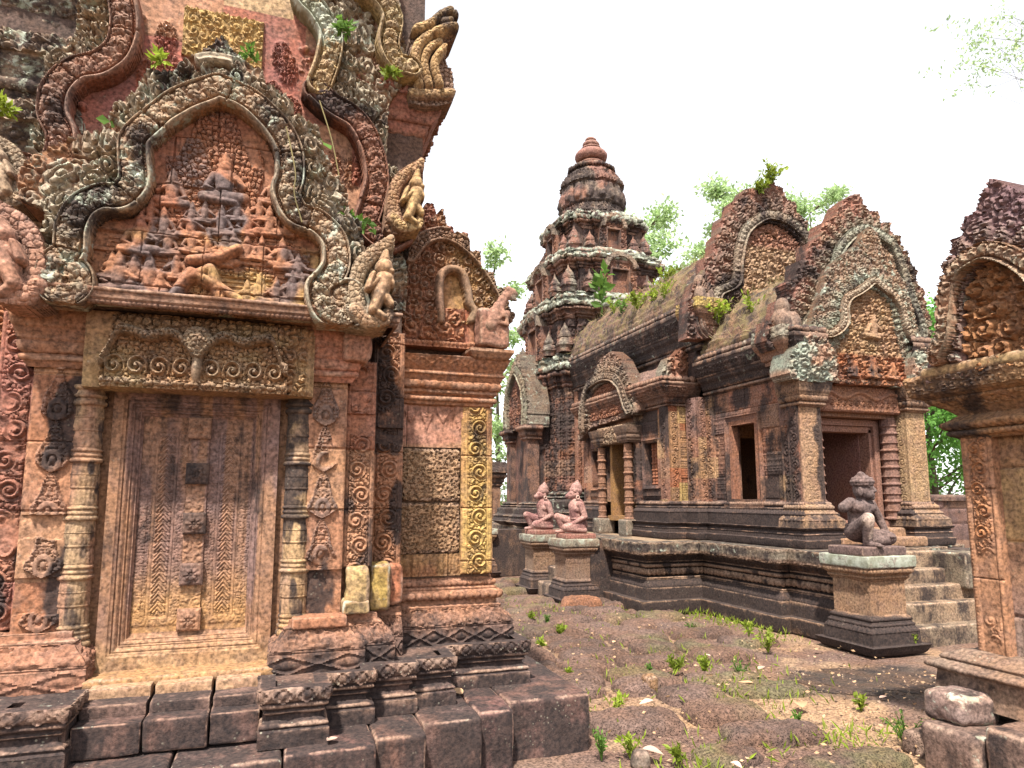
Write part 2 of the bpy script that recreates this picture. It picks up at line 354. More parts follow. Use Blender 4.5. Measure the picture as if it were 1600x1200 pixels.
# soft bodies: ellipsoids and tapered capsules fused into one skin
def blobs(name, parent, mat, parts, vox=.01, col=(.3, .2, .17), black=0, lich=0, loc=None, xf=None, smooth_it=4, colf=None):
    bm = bmesh.new()
    def add(V, nr, nc):
        vs = [bm.verts.new(p) for p in V]
        for i in range(nr - 1):
            for j in range(nc): bm.faces.new((vs[i * nc + j], vs[i * nc + (j + 1) % nc], vs[(i + 1) * nc + (j + 1) % nc], vs[(i + 1) * nc + j]))
        bm.faces.new(vs[:nc][::-1]); bm.faces.new(vs[-nc:])
    for p in parts:
        if p[0] == 'e':
            c, r = Vector(p[1]), p[2]; M = Euler(p[3]).to_matrix() if len(p) > 3 else Matrix.Identity(3); V = []
            for i in range(11):
                a = pi * (i + .15) / 10.3 if i < 11 else pi
                for j in range(16):
                    b = 2 * pi * j / 16; V.append(c + M @ Vector((r[0] * sin(a) * cos(b), r[1] * sin(a) * sin(b), -r[2] * cos(a))))
            add(V, 11, 16)
        else:
            a, b, ra, rb = Vector(p[1]), Vector(p[2]), p[3], p[4]; d = (b - a).normalized(); x = d.orthogonal().normalized(); y = d.cross(x); V = []; L = (b - a).length
            ring = [(-ra * cos(t), ra * sin(t)) for t in (.15, .5, .9, 1.3)] + [(L * k / 4, ra + (rb - ra) * k / 4) for k in range(5)] + [(L + rb * cos(t), rb * sin(t)) for t in (1.3, .9, .5, .15)]
            for h, r in ring:
                for j in range(14): t = 2 * pi * j / 14; V.append(a + d * h + (x * cos(t) + y * sin(t)) * r)
            add(V, len(ring), 14)
    me = bpy.data.meshes.new(name); bm.to_mesh(me); bm.free()
    if xf is not None: me.transform(xf)
    o = bpy.data.objects.new(name, me); COLL.objects.link(o)
    md = o.modifiers.new('r', 'REMESH'); md.mode = 'VOXEL'; md.voxel_size = vox
    if smooth_it: ms = o.modifiers.new('s', 'SMOOTH'); ms.iterations = smooth_it; ms.factor = .5
    ev = o.evaluated_get(bpy.context.evaluated_depsgraph_get()); m2 = bpy.data.meshes.new_from_object(ev)
    V = np.empty(len(m2.vertices) * 3); m2.vertices.foreach_get('co', V); V = V.reshape(-1, 3)
    Q = np.array([list(p.vertices) for p in m2.polygons if len(p.vertices) == 4])
    bpy.data.objects.remove(o); bpy.data.meshes.remove(me); bpy.data.meshes.remove(m2)
    if colf: col, black, lich = colf(V)
    return finish(name, V, Q, mat, parent, col, black, lich, loc)

# ------------------------------------------------------------------ materials
def stone(name, grain=90, bump=.35, spots=True, pores=0, rough=.92, var=.5, layers=0):
    m = bpy.data.materials.new(name); m.use_nodes = True; t = m.node_tree; N = t.nodes; L = t.links; N.clear()
    out = N.new('ShaderNodeOutputMaterial'); b = N.new('ShaderNodeBsdfPrincipled'); L.new(b.outputs[0], out.inputs[0])
    b.inputs['Roughness'].default_value = rough; b.inputs['Specular IOR Level'].default_value = .25
    geo = N.new('ShaderNodeNewGeometry'); pos = geo.outputs['Position']
    ac = N.new('ShaderNodeAttribute'); ac.attribute_name = 'Col'; al = N.new('ShaderNodeAttribute'); al.attribute_name = 'Lich'
    def noise(sc, det=6, rg=.6, vec=pos, dist=0):
        n = N.new('ShaderNodeTexNoise'); n.inputs['Scale'].default_value = sc; n.inputs['Detail'].default_value = det; n.inputs['Roughness'].default_value = rg; n.inputs['Distortion'].default_value = dist
        L.new(vec, n.inputs['Vector']); return n.outputs['Fac']
    def mr(v, a, bb, c, d, st=False):
        n = N.new('ShaderNodeMapRange'); n.interpolation_type = 'SMOOTHSTEP' if st else 'LINEAR'
        for i, x in enumerate((a, bb, c, d)):
            if hasattr(x, 'is_linked'): L.new(x, n.inputs[i + 1])
            else: n.inputs[i + 1].default_value = x
        L.new(v, n.inputs[0]); return n.outputs[0]
    def mix(f, a, bb, mode='MIX'):
        n = N.new('ShaderNodeMix'); n.data_type = 'RGBA'; n.blend_type = mode
        for s, x in ((n.inputs[0], f), (n.inputs[6], a), (n.inputs[7], bb)):
            if hasattr(x, 'is_linked'): L.new(x, s)
            elif s is n.inputs[0]: s.default_value = x
            else: s.default_value = (*x, 1)
        return n.outputs[2]
    def mth(op, a, bb):
        n = N.new('ShaderNodeMath'); n.operation = op
        for s, x in ((n.inputs[0], a), (n.inputs[1], bb)):
            if hasattr(x, 'is_linked'): L.new(x, s)
            else: s.default_value = x
        return n.outputs[0]
    big = noise(2.3, 5); mid = noise(11, 6); fine = noise(45, 5)
    c = mix(mr(big, .38, .62, 0, var * .6, True), ac.outputs['Color'], (.34, .165, .085))            # iron-orange weathering
    c = mix(mr(mid, .45, .62, 0, var * .6, True), c, (.23, .15, .13))                                # grey-mauve film
    hs = N.new('ShaderNodeHueSaturation'); L.new(c, hs.inputs['Color']); hs.inputs['Saturation'].default_value = 1.1
    L.new(mr(fine, .33, .67, .24, .84), hs.inputs['Value']); c = hs.outputs[0]
    # vertical rain streaks of dark crust plus crust patches, amount given per vertex
    mp = N.new('ShaderNodeMapping'); mp.inputs['Scale'].default_value = (1, 1, .22); L.new(pos, mp.inputs['Vector'])
    st = noise(7, 7, .65, mp.outputs[0]); cr = noise(4.2, 9, .68)
    f = mth('ADD', mth('MULTIPLY', st, .45), mth('MULTIPLY', cr, .55))
    th = mr(ac.outputs["Alpha"], 0, 1, .68, .22)
    n = N.new('ShaderNodeMath'); n.operation = 'SUBTRACT'; L.new(f, n.inputs[0]); L.new(th, n.inputs[1])
    fb = mr(n.outputs[0], -.05, .10, 0, .93, True)
    dk = mix(mr(fine, .35, .7, 0, 1), (.014, .011, .012), (.05, .034, .03))
    c = mix(fb, c, dk)
    # pale grey-green lichen rosettes
    lc = noise(8.5, 10, .72, pos, .4); th2 = mr(al.outputs['Fac'], 0, 1, .76, .28)
    n = N.new('ShaderNodeMath'); n.operation = 'SUBTRACT'; L.new(lc, n.inputs[0]); L.new(th2, n.inputs[1])
    fl = mr(n.outputs[0], -.02, .07, 0, .85, True)
    c = mix(fl, c, mix(mr(mid, .4, .6, 0, 1), (.18, .19, .14), (.34, .37, .31)))
    if spots:
        vo = N.new('ShaderNodeTexVoronoi'); vo.inputs['Scale'].default_value = 38; L.new(pos, vo.inputs['Vector'])
        sp = mth('MULTIPLY', mr(vo.outputs['Distance'], .16, .26, 1, 0, True), mr(noise(6, 3), .52, .66, 0, .7, True))
        c = mix(mth('MULTIPLY', sp, mr(al.outputs['Fac'], 0, .4, .12, .9)), c, (.34, .32, .25))
    if layers:      # grass-grown brick courses on the vault
        c = mix(mr(noise(5, 8, .7), .48, .6, 0, .7, True), c, (.13, .10, .045))
    L.new(c, b.inputs['Base Color'])
    bp = N.new('ShaderNodeBump'); bp.inputs['Strength'].default_value = bump; bp.inputs['Distance'].default_value = .018
    hsum = mth('ADD', mth('MULTIPLY', noise(grain, 4, .7), .5), mth('MULTIPLY', noise(28, 6, .7), .8))
    if pores:
        vo = N.new('ShaderNodeTexVoronoi'); vo.inputs['Scale'].default_value = pores; L.new(pos, vo.inputs['Vector'])
        pf = mr(vo.outputs['Distance'], .12, .42, 0, 1, True); hsum = mth('ADD', hsum, mth('MULTIPLY', pf, .9))
    L.new(hsum, bp.inputs['Height']); L.new(bp.outputs[0], b.inputs['Normal'])
    return m
M_STAT = stone('statue_stone', grain=120, bump=.3, spots=False, var=.15)
M_SAND = stone('carved_sandstone'); M_DARK = stone('crusted_sandstone', bump=.5, var=.3)
M_LAT = stone('laterite', grain=60, bump=.9, spots=False, pores=75, var=.35)
M_ROOF = stone('brick_vault', grain=50, bump=.8, layers=1, var=.6)
def plain(name, col, rough=.8, trans=0, spec=.2):
    m = bpy.data.materials.new(name); m.use_nodes = True; t = m.node_tree; b = t.nodes['Principled BSDF']
    n = t.nodes.new('ShaderNodeTexNoise'); n.inputs['Scale'].default_value = 3; n.inputs['Detail'].default_value = 4
    g = t.nodes.new('ShaderNodeNewGeometry'); t.links.new(g.outputs['Position'], n.inputs['Vector'])
    h = t.nodes.new('ShaderNodeHueSaturation'); h.inputs['Color'].default_value = (*col, 1)
    r = t.nodes.new('ShaderNodeMapRange'); r.inputs[1].default_value = .3; r.inputs[2].default_value = .7; r.inputs[3].default_value = .6; r.inputs[4].default_value = 1.4
    t.links.new(n.outputs['Fac'], r.inputs[0]); t.links.new(r.outputs[0], h.inputs['Value']); t.links.new(h.outputs[0], b.inputs['Base Color'])
    b.inputs['Roughness'].default_value = rough; b.inputs['Specular IOR Level'].default_value = spec
    if trans:
        tr = t.nodes.new('ShaderNodeBsdfTranslucent'); mx = t.nodes.new('ShaderNodeMixShader'); mx.inputs[0].default_value = trans
        t.links.new(h.outputs[0], tr.inputs['Color']); t.links.new(b.outputs[0], mx.inputs[1]); t.links.new(tr.outputs[0], mx.inputs[2])
        t.links.new(mx.outputs[0], t.nodes['Material Output'].inputs[0])
    return m
M_LEAF = plain('leaf_green', (.09, .17, .03), .6, .45); M_LEAFY = plain('leaf_yellow_green', (.20, .26, .03), .6, .45)
M_TREE = plain('tree_foliage', (.15, .33, .07), .6, .5); M_BARK = plain('bark', (.10, .075, .055), .9)
M_PALE = plain('glare_paled_foliage', (.34, .46, .22), .6, .65); M_DRY = plain('dry_leaf', (.42, .27, .16), .8, .2); M_DRYP = plain('pale_dry_leaf', (.46, .31, .25), .8, .2)  # glare of the bright sky is painted into the pale foliage colour
M_STRAW = plain('dry_grass', (.23, .19, .09), .8, .3)

PINK, ORNG, TAN, OCH = (.44, .22, .13), (.43, .20, .095), (.43, .27, .15), (.50, .31, .07)
GOLD, MAUVE, GREY, BROWN, DARK, RED = (.62, .43, .09), (.30, .165, .14), (.30, .27, .215), (.23, .115, .08), (.10, .068, .06), (.31, .10, .065)
def mixc(a, b, f):
    a, b = np.asarray(a, float), np.asarray(b, float); f = np.asarray(f, float)[..., None]; return a * (1 - f) + b * f
def bcol(U, V, bw, bh, pal, seed=1, amp=.15):
    "each masonry block has its own stone colour; also returns distance to the joint"
    r = np.floor(V / bh + .01); o = hsh(r.astype(np.int64), np.full(r.shape, seed, dtype=np.int64)); cx = U / bw + o
    k = np.floor(cx); q = hsh(k.astype(np.int64), r.astype(np.int64), np.full(r.shape, seed + 3, dtype=np.int64))
    pal = np.asarray(pal, float); c = pal[np.minimum((q * len(pal)).astype(int), len(pal) - 1)]
    j = np.minimum(np.minimum(np.mod(cx, 1), 1 - np.mod(cx, 1)) * bw, np.minimum(np.mod(V / bh, 1), 1 - np.mod(V / bh, 1)) * bh)
    return c * (1 + amp * (np.mod(q * 17, 1) - .5) * 2)[..., None], j
# ================================================================== left shrine with the false door
AXM = -.43
S = thing('shrine', (AXM, 4.3, 0), 'orange sandstone shrine with a carved false door under stacked pediments', 'shrine')
def mir(x): return 2 * AXM - x
def aged(pal, bw, bh, seed, black=0., lich=0., raised=None, ramt=0., jd=.006):
    "block colours; raised carving can carry its own weathering film"
    def f(U, V, h):
        c, j = bcol(U, V, bw, bh, pal, seed)
        if raised is not None: c = mixc(c, raised, np.clip(h / .025, 0, 1) * ramt)
        return c, black(U, V) if callable(black) else black, lich(U, V) if callable(lich) else lich
    return f
def joints(U, V, bw, bh, seed, depth=.011, wd=.007, off=.012):
    c, j = bcol(U, V, bw, bh, [(0, 0, 0), (1, 0, 0), (.4, 0, 0), (.7, 0, 0)], seed, 0); return off * (c[..., 0] - .5) - depth * (1 - sst(wd * .3, wd, j))
def edge(U, V, u0, u1, v0, v1, r=.012):
    d = np.minimum(np.minimum(U - u0, u1 - U), np.minimum(V - v0, v1 - V)); return -r * (1 - sst(0, r * 1.4, d))
# -- masonry core
boxes('core_masonry', S, M_DARK, [(mir(.36), .36, 4.32, 7.5, .3, 2.5), (mir(.75), .75, 4.47, 7.4, .3, 3.3), (mir(1.40), 1.40, 4.68, 7.2, .3, 2.6), (mir(.9), .9, 4.62, 7.1, 2.6, 5.6)], (.10, .07, .06))
# -- hewn foundation blocks under the mouldings
fb = [(1.335, 1.86, 3.935, 5.3), (1.115, 1.33, 3.80, 4.6), (.78, 1.11, 3.69, 4.5), (.515, .775, 3.575, 4.4), (.08, .51, 3.465, 4.3), (-.40, .075, 3.44, 4.3), (-.93, -.405, 3.44, 4.3), (-1.37, -.935, 3.46, 4.3), (-1.70, -1.375, 3.58, 4.4), (-2.4, -1.705, 3.7, 4.6)]
for i, (a, b, y0, y1) in enumerate(fb):
    block('foundation_block', S, M_DARK, (a, y0 + .01 * (i % 3), -.12), (b, y1, .327 - .006 * (i % 2)), .018, .022, .014, ((.15, .092, .085), (.18, .10, .095), (.13, .085, .08))[i % 3], .55, .16, seed=i + 3, freq=5)
block('foundation_block', S, M_DARK, (1.35, 5.31, -.1), (1.86, 6.6, .325), .03, .03, .02, (.14, .09, .08), .55, .15, seed=44)
def dcol(col, black, lich, zf=None):
    def f(Sv, Z, D, X):
        r = np.asarray(col) * (1 + .25 * (fb3(X[..., 0] * 3, X[..., 1] * 3, X[..., 2] * 3, 9, 2) - .5) * 2)[..., None]
        b = black + (zf(Z) if zf else 0)
        wv = CV[0] * sst(.3, .6, fb3(X[..., 0] * 11, X[..., 1] * 11, X[..., 2] * 11, 4, 3)); r = mixc(r, (.50, .36, .28), .55 * wv); b = b * (1 - .75 * wv)
        return r, b, lich
    return f
RP = [(.28, 3.6), (.28, 3.825), (.53, 3.825), (.53, 3.93), (.78, 3.93), (.78, 4.0), (1.02, 4.0), (1.02, 4.29), (1.585, 4.29), (1.585, 7.0)]
low = [(.075, .012, 'l'), (.012, -.004, 'l'), (.02, -.004, 'r', .012), (.012, -.03, 'l'), (.022, -.03, 'l'), (.014, -.012, 'l'), (.012, -.02, 'l'), (.014, .0, 'l'), (.02, 0., 'r', .006), (.008, .006, 'l'), (.062, .012, 'r', .006, 'dia', .014, .10), (0, -.06, 'l')]
sweep('base_moulding', S, M_DARK, [(-.025, 3.9), (-.025, 3.6)] + RP, .322, .012, low, .008, colf=dcol((.15, .10, .09), .62, .24), rough=.010, sres=.009)
sweep('base_moulding', S, M_DARK, [(mir(x), y) for x, y in RP[::-1]] + [(mir(-.025), 3.6), (mir(-.025), 3.9)], .322, .012, low, .009, colf=dcol((.15, .10, .09), .60, .26), rough=.010, sres=.011)
for sg in (0, 1):
    bx = [(-.02, .24, 3.64, 4.3), (.241, .49, 3.865, 4.3), (.491, .74, 3.97, 4.5), (.741, .98, 4.04, 4.7), (.981, 1.545, 4.33, 6.9)]
    boxes('base_top', S, M_DARK, [((mir(b) if sg else a), (mir(a) if sg else b), c, d, .40, .556 - .001 * i) for i, (a, b, c, d) in enumerate(bx)], (.17, .115, .10), .5, .22)
# -- worn steps up to the false door
for i, (a, b) in enumerate([(-.835, -.545), (-.54, -.265), (-.26, -.03)]):
    st = block('step_block', S, M_DARK, (a, 3.68 + .012 * i, .33), (b, 4.2, .480), .012, .012, .010, (.15, .095, .09), .55, .16, seed=20 + i, freq=7)
    block('tread', st, M_DARK, (a + .005, 3.80, .47), (b - .004, 4.2, .532), .010, .007, .006, (.18, .125, .115), .5, .12, seed=30 + i, freq=9)
    block('tread', st, M_SAND, (a + .006, 3.93, .52), (b - .006, 4.25, .580), .010, .007, .006, (.50, .33, .22), .08, .05, seed=40 + i, freq=9)
block('door_sill', S, M_SAND, (-.88, 4.02, .55), (.03, 4.4, .604), .014, .015, .007, (.44, .27, .15), .03, .05, seed=50, freq=8)
# -- lotus base of the redented walls
WP = [(.13, 4.45), (.13, 4.15), (.38, 4.15), (.38, 4.22), (.56, 4.22), (.56, 4.42), (.77, 4.42), (.77, 4.63), (1.43, 4.63), (1.43, 7.0)]
lot = [(.105, .13, 'l', 0, 'dia', .012, .16), (.006, .124, 'l'), (.014, .124, 'r', .006), (.100, .052, 's', 0, 'leaf', .024, .11), (.012, .056, 'r', .006, 'bead', .004, .018), (.012, .036, 'l'), (.03, .034, 'l')]
lot2 = lot + [(.05, .05, 'r', .026, 'bead', .014, .052), (.012, .034, 'l'), (.012, .034, 'r', .006), (.012, .018, 'l'), (.034, .018, 'r', .014, 'bead', .007, .034), (.014, .006, 'l'), (.018, .0, 'r', .004), (0, -.08, 'l')]
for a, b in ((0, 6), (6, 10)):
    it = lot + [(.0, -.08, 'l')] if a == 0 else lot2
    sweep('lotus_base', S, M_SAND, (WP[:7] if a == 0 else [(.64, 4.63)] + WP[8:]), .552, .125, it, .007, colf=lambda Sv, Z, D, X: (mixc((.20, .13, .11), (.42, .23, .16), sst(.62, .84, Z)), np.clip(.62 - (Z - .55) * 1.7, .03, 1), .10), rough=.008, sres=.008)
sweep('lotus_base', S, M_SAND, [(mir(x), y) for x, y in WP[:8][::-1]], .552, .125, lot + [(0, -.08, 'l')], .009, colf=dcol((.34, .18, .13), .12, .08), rough=.01, sres=.01)
# -- false door: nested frame, two leaves, bosses
DU0, DU1, DV0, DV1 = -.865, .0, .60, 2.115
def frame_h(U, V):
    d = np.minimum(np.minimum(U - DU0, DU1 - U), np.minimum(V - DV0 - .02, DV1 - V))
    h = np.interp(d, [0, .052, .056, .066, .070, .088, .092, .101, .104, .118, .122, .130, .134, .150], [.075, .075, .066, .066, .054, .050, .040, .044, .030, .026, .014, .016, 0, -.012])
    h = h + .006 * dome((d - .079) / .008) + .004 * dome((d - .111) / .006)
    h = h + .003 * (vn2(U * 60, V * 3, 5) - .5) * sst(.16, .1, d)
    return h - .012 * sst(.55, .9, fb2(U * 7, V * 7, 4)) * sst(1.0, .7, V)
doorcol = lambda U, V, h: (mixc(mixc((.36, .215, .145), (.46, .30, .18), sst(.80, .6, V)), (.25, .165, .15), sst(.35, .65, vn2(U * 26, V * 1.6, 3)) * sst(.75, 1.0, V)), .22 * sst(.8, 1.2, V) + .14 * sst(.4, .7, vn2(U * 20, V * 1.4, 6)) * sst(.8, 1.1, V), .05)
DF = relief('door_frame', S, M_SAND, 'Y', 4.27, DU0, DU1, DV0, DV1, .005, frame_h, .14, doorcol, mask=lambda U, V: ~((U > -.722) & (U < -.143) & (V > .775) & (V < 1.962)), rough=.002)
def leaf_h(U, V):
    u = (U + .4325); a = np.abs(u); h = 0 * U
    bd = lambda c, w: sst(w, w * .7, np.abs(a - c))
    vin = sst(.80, .815, V) * sst(1.945, 1.93, V)
    for c in (.255, .115, .215): h = h + .005 * bd(c, .008)
    ch = np.mod(V / .055, 1); q = (a - .165) / .045
    fan = sst(.95, .8, np.hypot(q, (ch - .3) * 1.3)) * (.5 + .5 * np.cos((np.abs(q) + ch) * 14))
    h = h + .009 * fan * (np.abs(q) < 1) * sst(.86, .875, V) * sst(1.87, 1.855, V)
    h = h + .004 * beads(V, (a - .13) / .008, .016) + .004 * beads(V, (a - .2) / .008, .016)
    h = h + .006 * leafy(U, V, .018, 4) * ((a > .228) | (a < .105)) * (a > .055)
    fr = np.maximum(sst(.008, .003, np.abs(np.maximum(np.abs(a - .165) - .062, 0)))* 0, 0)
    h = np.where((V > 1.88) | (V < .85), .006 * foliage(U, V, .05, 5) + .002, h)
    strip = a < .055
    h = np.where(strip, .014 + .008 * foliage(U, V, .075, 8), h)
    return h * vin
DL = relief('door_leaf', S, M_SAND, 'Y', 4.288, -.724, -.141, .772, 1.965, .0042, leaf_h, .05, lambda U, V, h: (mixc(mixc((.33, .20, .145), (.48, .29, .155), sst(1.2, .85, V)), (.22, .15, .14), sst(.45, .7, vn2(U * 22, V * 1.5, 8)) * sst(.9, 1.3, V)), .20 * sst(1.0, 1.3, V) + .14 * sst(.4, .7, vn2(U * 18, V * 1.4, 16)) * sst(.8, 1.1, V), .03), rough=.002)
for i, (z, c, bk) in enumerate([(1.905, (.32, .20, .15), .1), (1.645, (.13, .095, .085), .5), (1.365, (.12, .09, .085), .5), (1.085, (.20, .13, .11), .35), (.838, (.42, .24, .16), 0)]):
    f = lambda U, V, z=z: .045 + edge(U, V, -.492, -.373, z - .06, z + .06, .008) + .007 * sst(.012, .006, np.abs(np.hypot(U + .4325, V - z) - .022)) + .006 * sst(.05, .04, np.hypot(U + .4325, V - z)) * (.5 + .5 * np.cos(8 * np.arctan2(V - z, U + .4325)))
    relief('door_boss', DL, M_SAND, 'Y', 4.285, -.492, -.373, z - .06, z + .06, .004, f, .05, lambda U, V, h, c=c, bk=bk: (c, bk, .03), rough=.003)
for b_ in ((-1.0, -.866, 4.245, 4.4, .6, 2.12), (.002, .13, 4.245, 4.4, .6, 2.12)): boxes('door_reveal', S, M_SAND, [b_], (.34, .2, .13), .2, .03)
# -- round colonnettes
cb = [(.10, .088, 'l', 0, 'leaf', .012, .11), (.03, .092, 'l'), (.012, .08, 'l'), (.035, .08, 'r', .012), (.008, .072, 'l')]
cs = []
for k in range(4):
    cs += [(.024, .076, 'r', .009, 'bead', .003, .02), (.008, .073, 'l'), (.018, .074, 'r', .006), (.010, .072, 'l'), (.016, .073, 'r', .005, 'bead', .003, .014), (.012, .070, 's'), (.085, .069, 'l', 0, 'petal', .004, .03), (.014, .072, 'r', .004), (.06, .070, 'l', 0, 'petaldn', .004, .028), (.010, .072, 'r', .004), (.05, .070, 'l', 0, 'tooth', .0025, .022), (.010, .073, 'l')]
ct = [(.03, .076, 'r', .012, 'bead', .003, .02), (.012, .07, 'l'), (.025, .078, 'r', .012), (.02, .07, 'l'), (.03, .08, 'r', .01)]
tot = sum(i[0] for i in cb + cs + ct); k = (2.11 - .60) / tot
its = [(i[0] * k,) + tuple(i[1:]) for i in cb + cs + ct]
for x, pal, bs in ((-.985 + .005, ((.44, .31, .20), (.40, .24, .17)), .0), (.125 - .01, ((.50, .35, .21), (.38, .27, .19)), .1)):
    lathe('colonnette', S, M_SAND, x, 4.20, .60, .092, its, .007, lambda T, Z, D, pal=pal, bs=bs: (mixc(pal[0], pal[1], sst(.3, .7, vn2(Z * 4, T, 3))), bs + .10 + .3 * sst(.5, .7, vn2(Z * 9, T * 1.5, 8)) + .42 * sst(1.45, 1.55, Z) * sst(1.75, 1.68, Z) + .40 * bs * 10 * sst(1.78, 1.85, Z) * .8, .05), rough=.005)
# -- carved pilasters
def pil_h(u0, u1, v0, v1, kind, w, p, amp, seed, gone=()):
    uc = (u0 + u1) / 2
    def f(U, V):
        m = candel(U, V, uc, w, v0 + .03, p, seed) if kind == 'c' else rinceau(U, V, uc, w, v0 + .01, p, seed)
        h = amp * m + joints(U, V, 9, .36, seed) + edge(U, V, u0, u1, v0, v1, .008)
        if kind == 'r':
            b = np.abs(U - uc); h = h + .006 * sst(.52 * w, .54 * w, b) * sst(.62 * w, .60 * w, b) + .004 * beads(V, (b - .68 * w) / .008, .014)
        for a, b, d in gone: h = np.where((V > a + .04 * vn2(U * 20, V * 0, seed)) & (V < b), -d + .012 * fb2(U * 20, V * 20, seed) + .0 * m, h)
        # weathered-away patches
        wz = fb2(U * 4.5, V * 4.5, seed + 70); return h - amp * m * sst(.64, .72, wz) * .9
    return f
P1 = [(.46, .245, .16), (.40, .20, .13), (.48, .28, .18)]
pr_ = lambda nm, c, u0, u1, v0, v1, kind, w, p, amp, seed, pal, gone=(), bl=.03, li=.04, raised=None, ra=.7, res=.0055: relief(nm, S, M_SAND, 'Y', c, u0, u1, v0, v1, res, pil_h(u0, u1, v0, v1, kind, w, p, amp, seed, gone), .3, aged(pal, 9, .36, seed, bl, li, raised, ra), seed=seed, rough=.005)
pr_('pilaster', 4.15, .13, .38, .82, 2.235, 'c', .165, .27, .028, 3, P1, ((.0, 1.09, .04),), lambda U, V: .06 + .45 * sst(.55, .7, fb2(U * 4, V * 2, 7)), .08, (.17, .13, .12), .85)
pr_('pilaster', 4.15, mir(.38), mir(.13), .80, 2.235, 'c', .165, .27, .028, 4, P1, ((.9, 1.1, .02), (1.28, 1.42, .012)), lambda U, V: .10 + .5 * sst(.52, .68, fb2(U * 4, V * 2, 9)), .10, (.22, .15, .13), .6)
pr_('scroll_pilaster', 4.22, .38, .56, .84, 2.35, 'r', .125, .150, .032, 5, [(.40, .215, .14), (.42, .20, .14), (.44, .25, .165)], ((.0, 1.10, .07), (1.86, 2.02, .01)), lambda U, V: .10 + .5 * sst(.52, .68, fb2(U * 4, V * 2, 3)), .10)
pr_('scroll_pilaster', 4.22, mir(.56), mir(.38), .84, 2.5, 'r', .135, .155, .032, 6, [(.36, .18, .13), (.34, .16, .13)], (), lambda U, V: .16 + .5 * sst(.5, .66, fb2(U * 4, V * 2, 11)), .12)
pr_('scroll_pilaster', 4.42, .56, .77, .98, 2.60, 'r', .14, .155, .034, 7, [(.40, .19, .13), (.43, .23, .15)], ((1.84, 1.96, .03),), lambda U, V: .10 + .5 * sst(.52, .68, fb2(U * 4, V * 2, 5)), .08)
pr_('scroll_pilaster', 4.42, mir(.77), mir(.56), .80, 2.6, 'r', .14, .16, .03, 8, [(.40, .19, .12)])
# broken yellow stump and stubs at the foot of the pilasters
block('broken_stump', S, M_SAND, (.405, 4.13, .84), (.535, 4.3, 1.11), .012, .03, .022, (.50, .36, .19), .22, .12, seed=61, freq=9)
block('broken_stump', S, M_SAND, (.385, 4.115, .835), (.545, 4.3, .92), .012, .02, .014, (.46, .34, .18), .26, .16, seed=62, freq=9)
block('broken_stump', S, M_SAND, (.55, 4.25, .83), (.68, 4.45, 1.11), .012, .03, .02, (.42, .30, .12), .25, .2, seed=63, freq=9)
block('broken_stump', S, M_SAND, (.68, 4.34, .85), (.78, 4.6, 1.10), .012, .03, .02, (.42, .18, .12), .0, .05, seed=64, freq=9)
block('pilaster_base', S, M_SAND, (.11, 4.06, .78), (.41, 4.3, .845), .012, .012, .006, (.44, .22, .15), 0, 0, seed=65)
# -- right hand wall: laterite blocks, friezes, gold corner pilaster
block('laterite_block', S, M_LAT, (.765, 4.585, 1.135), (1.205, 4.8, 1.478), .0062, .03, .012, (.42, .27, .17), .06, 0, seed=71, freq=14, pits=.015)
block('laterite_block', S, M_LAT, (.785, 4.58, 1.487), (1.205, 4.8, 1.845), .0062, .03, .012, (.43, .285, .185), .02, 0, seed=72, freq=14, pits=.015)
boxes('wall_backing', S, M_DARK, [(.765, 1.42, 4.62, 4.9, .97, 2.16)], (.12, .08, .06))
relief('petal_frieze', S, M_SAND, 'Y', 4.61, .765, 1.215, .985, 1.132, .0055, lambda U, V: .012 * petals(U, 1 - (V - .985) / .147, .048) * sst(.985, 1.02, V) + .006 * leafy(U, V, .02, 3) + joints(U, V, .25, 9, 3), .2, lambda U, V, h: (mixc((.42, .22, .13), (.40, .25, .14), sst(.3, .6, vn2(U * 8, V * 8, 3))), .05, .03))
def garland(U, V):
    p = .115; x = (np.mod((U - .79) / p, 1) - .5) * 2; big = np.mod(np.floor((U - .79) / p), 2); hg = np.where(big > .5, .135, .09); t = (2.115 - V) / hg
    ins = sst(1.0, .88, np.abs(x) / np.clip(1.05 - t, .02, 1)) * (t < 1)
    return .012 * ins * (.45 + .55 * foliage(U, V, .035, 3)) + joints(U, V, .33, 9, 3) - .010 * sst(.55, .8, fb2(U * 6, V * 6, 2))
relief('garland_frieze', S, M_SAND, 'Y', 4.60, .775, 1.215, 1.855, 2.145, .0055, garland, .2, lambda U, V, h: (mixc((.44, .26, .17), (.46, .25, .19), sst(.4, .6, vn2(U * 4, V * 4, 9))), .02, .03))
relief('scroll_pilaster', S, M_SAND, 'Y', 4.575, 1.205, 1.43, .995, 2.145, .005, lambda U, V: pil_h(1.205, 1.43, .995, 2.145, 'r', .135, .152, .034, 11)(U, V) * 1 , .35, lambda U, V, h: (mixc((.60, .42, .18), (.48, .29, .15), sst(.5, .75, fb2(U * 5, V * 5, 8)) * .7 + .8 * sst(.010, -.004, h)), .06 + .3 * sst(.58, .72, fb2(U * 6, V * 3, 4)), .10 * sst(1.25, 1.05, V)), seed=11)
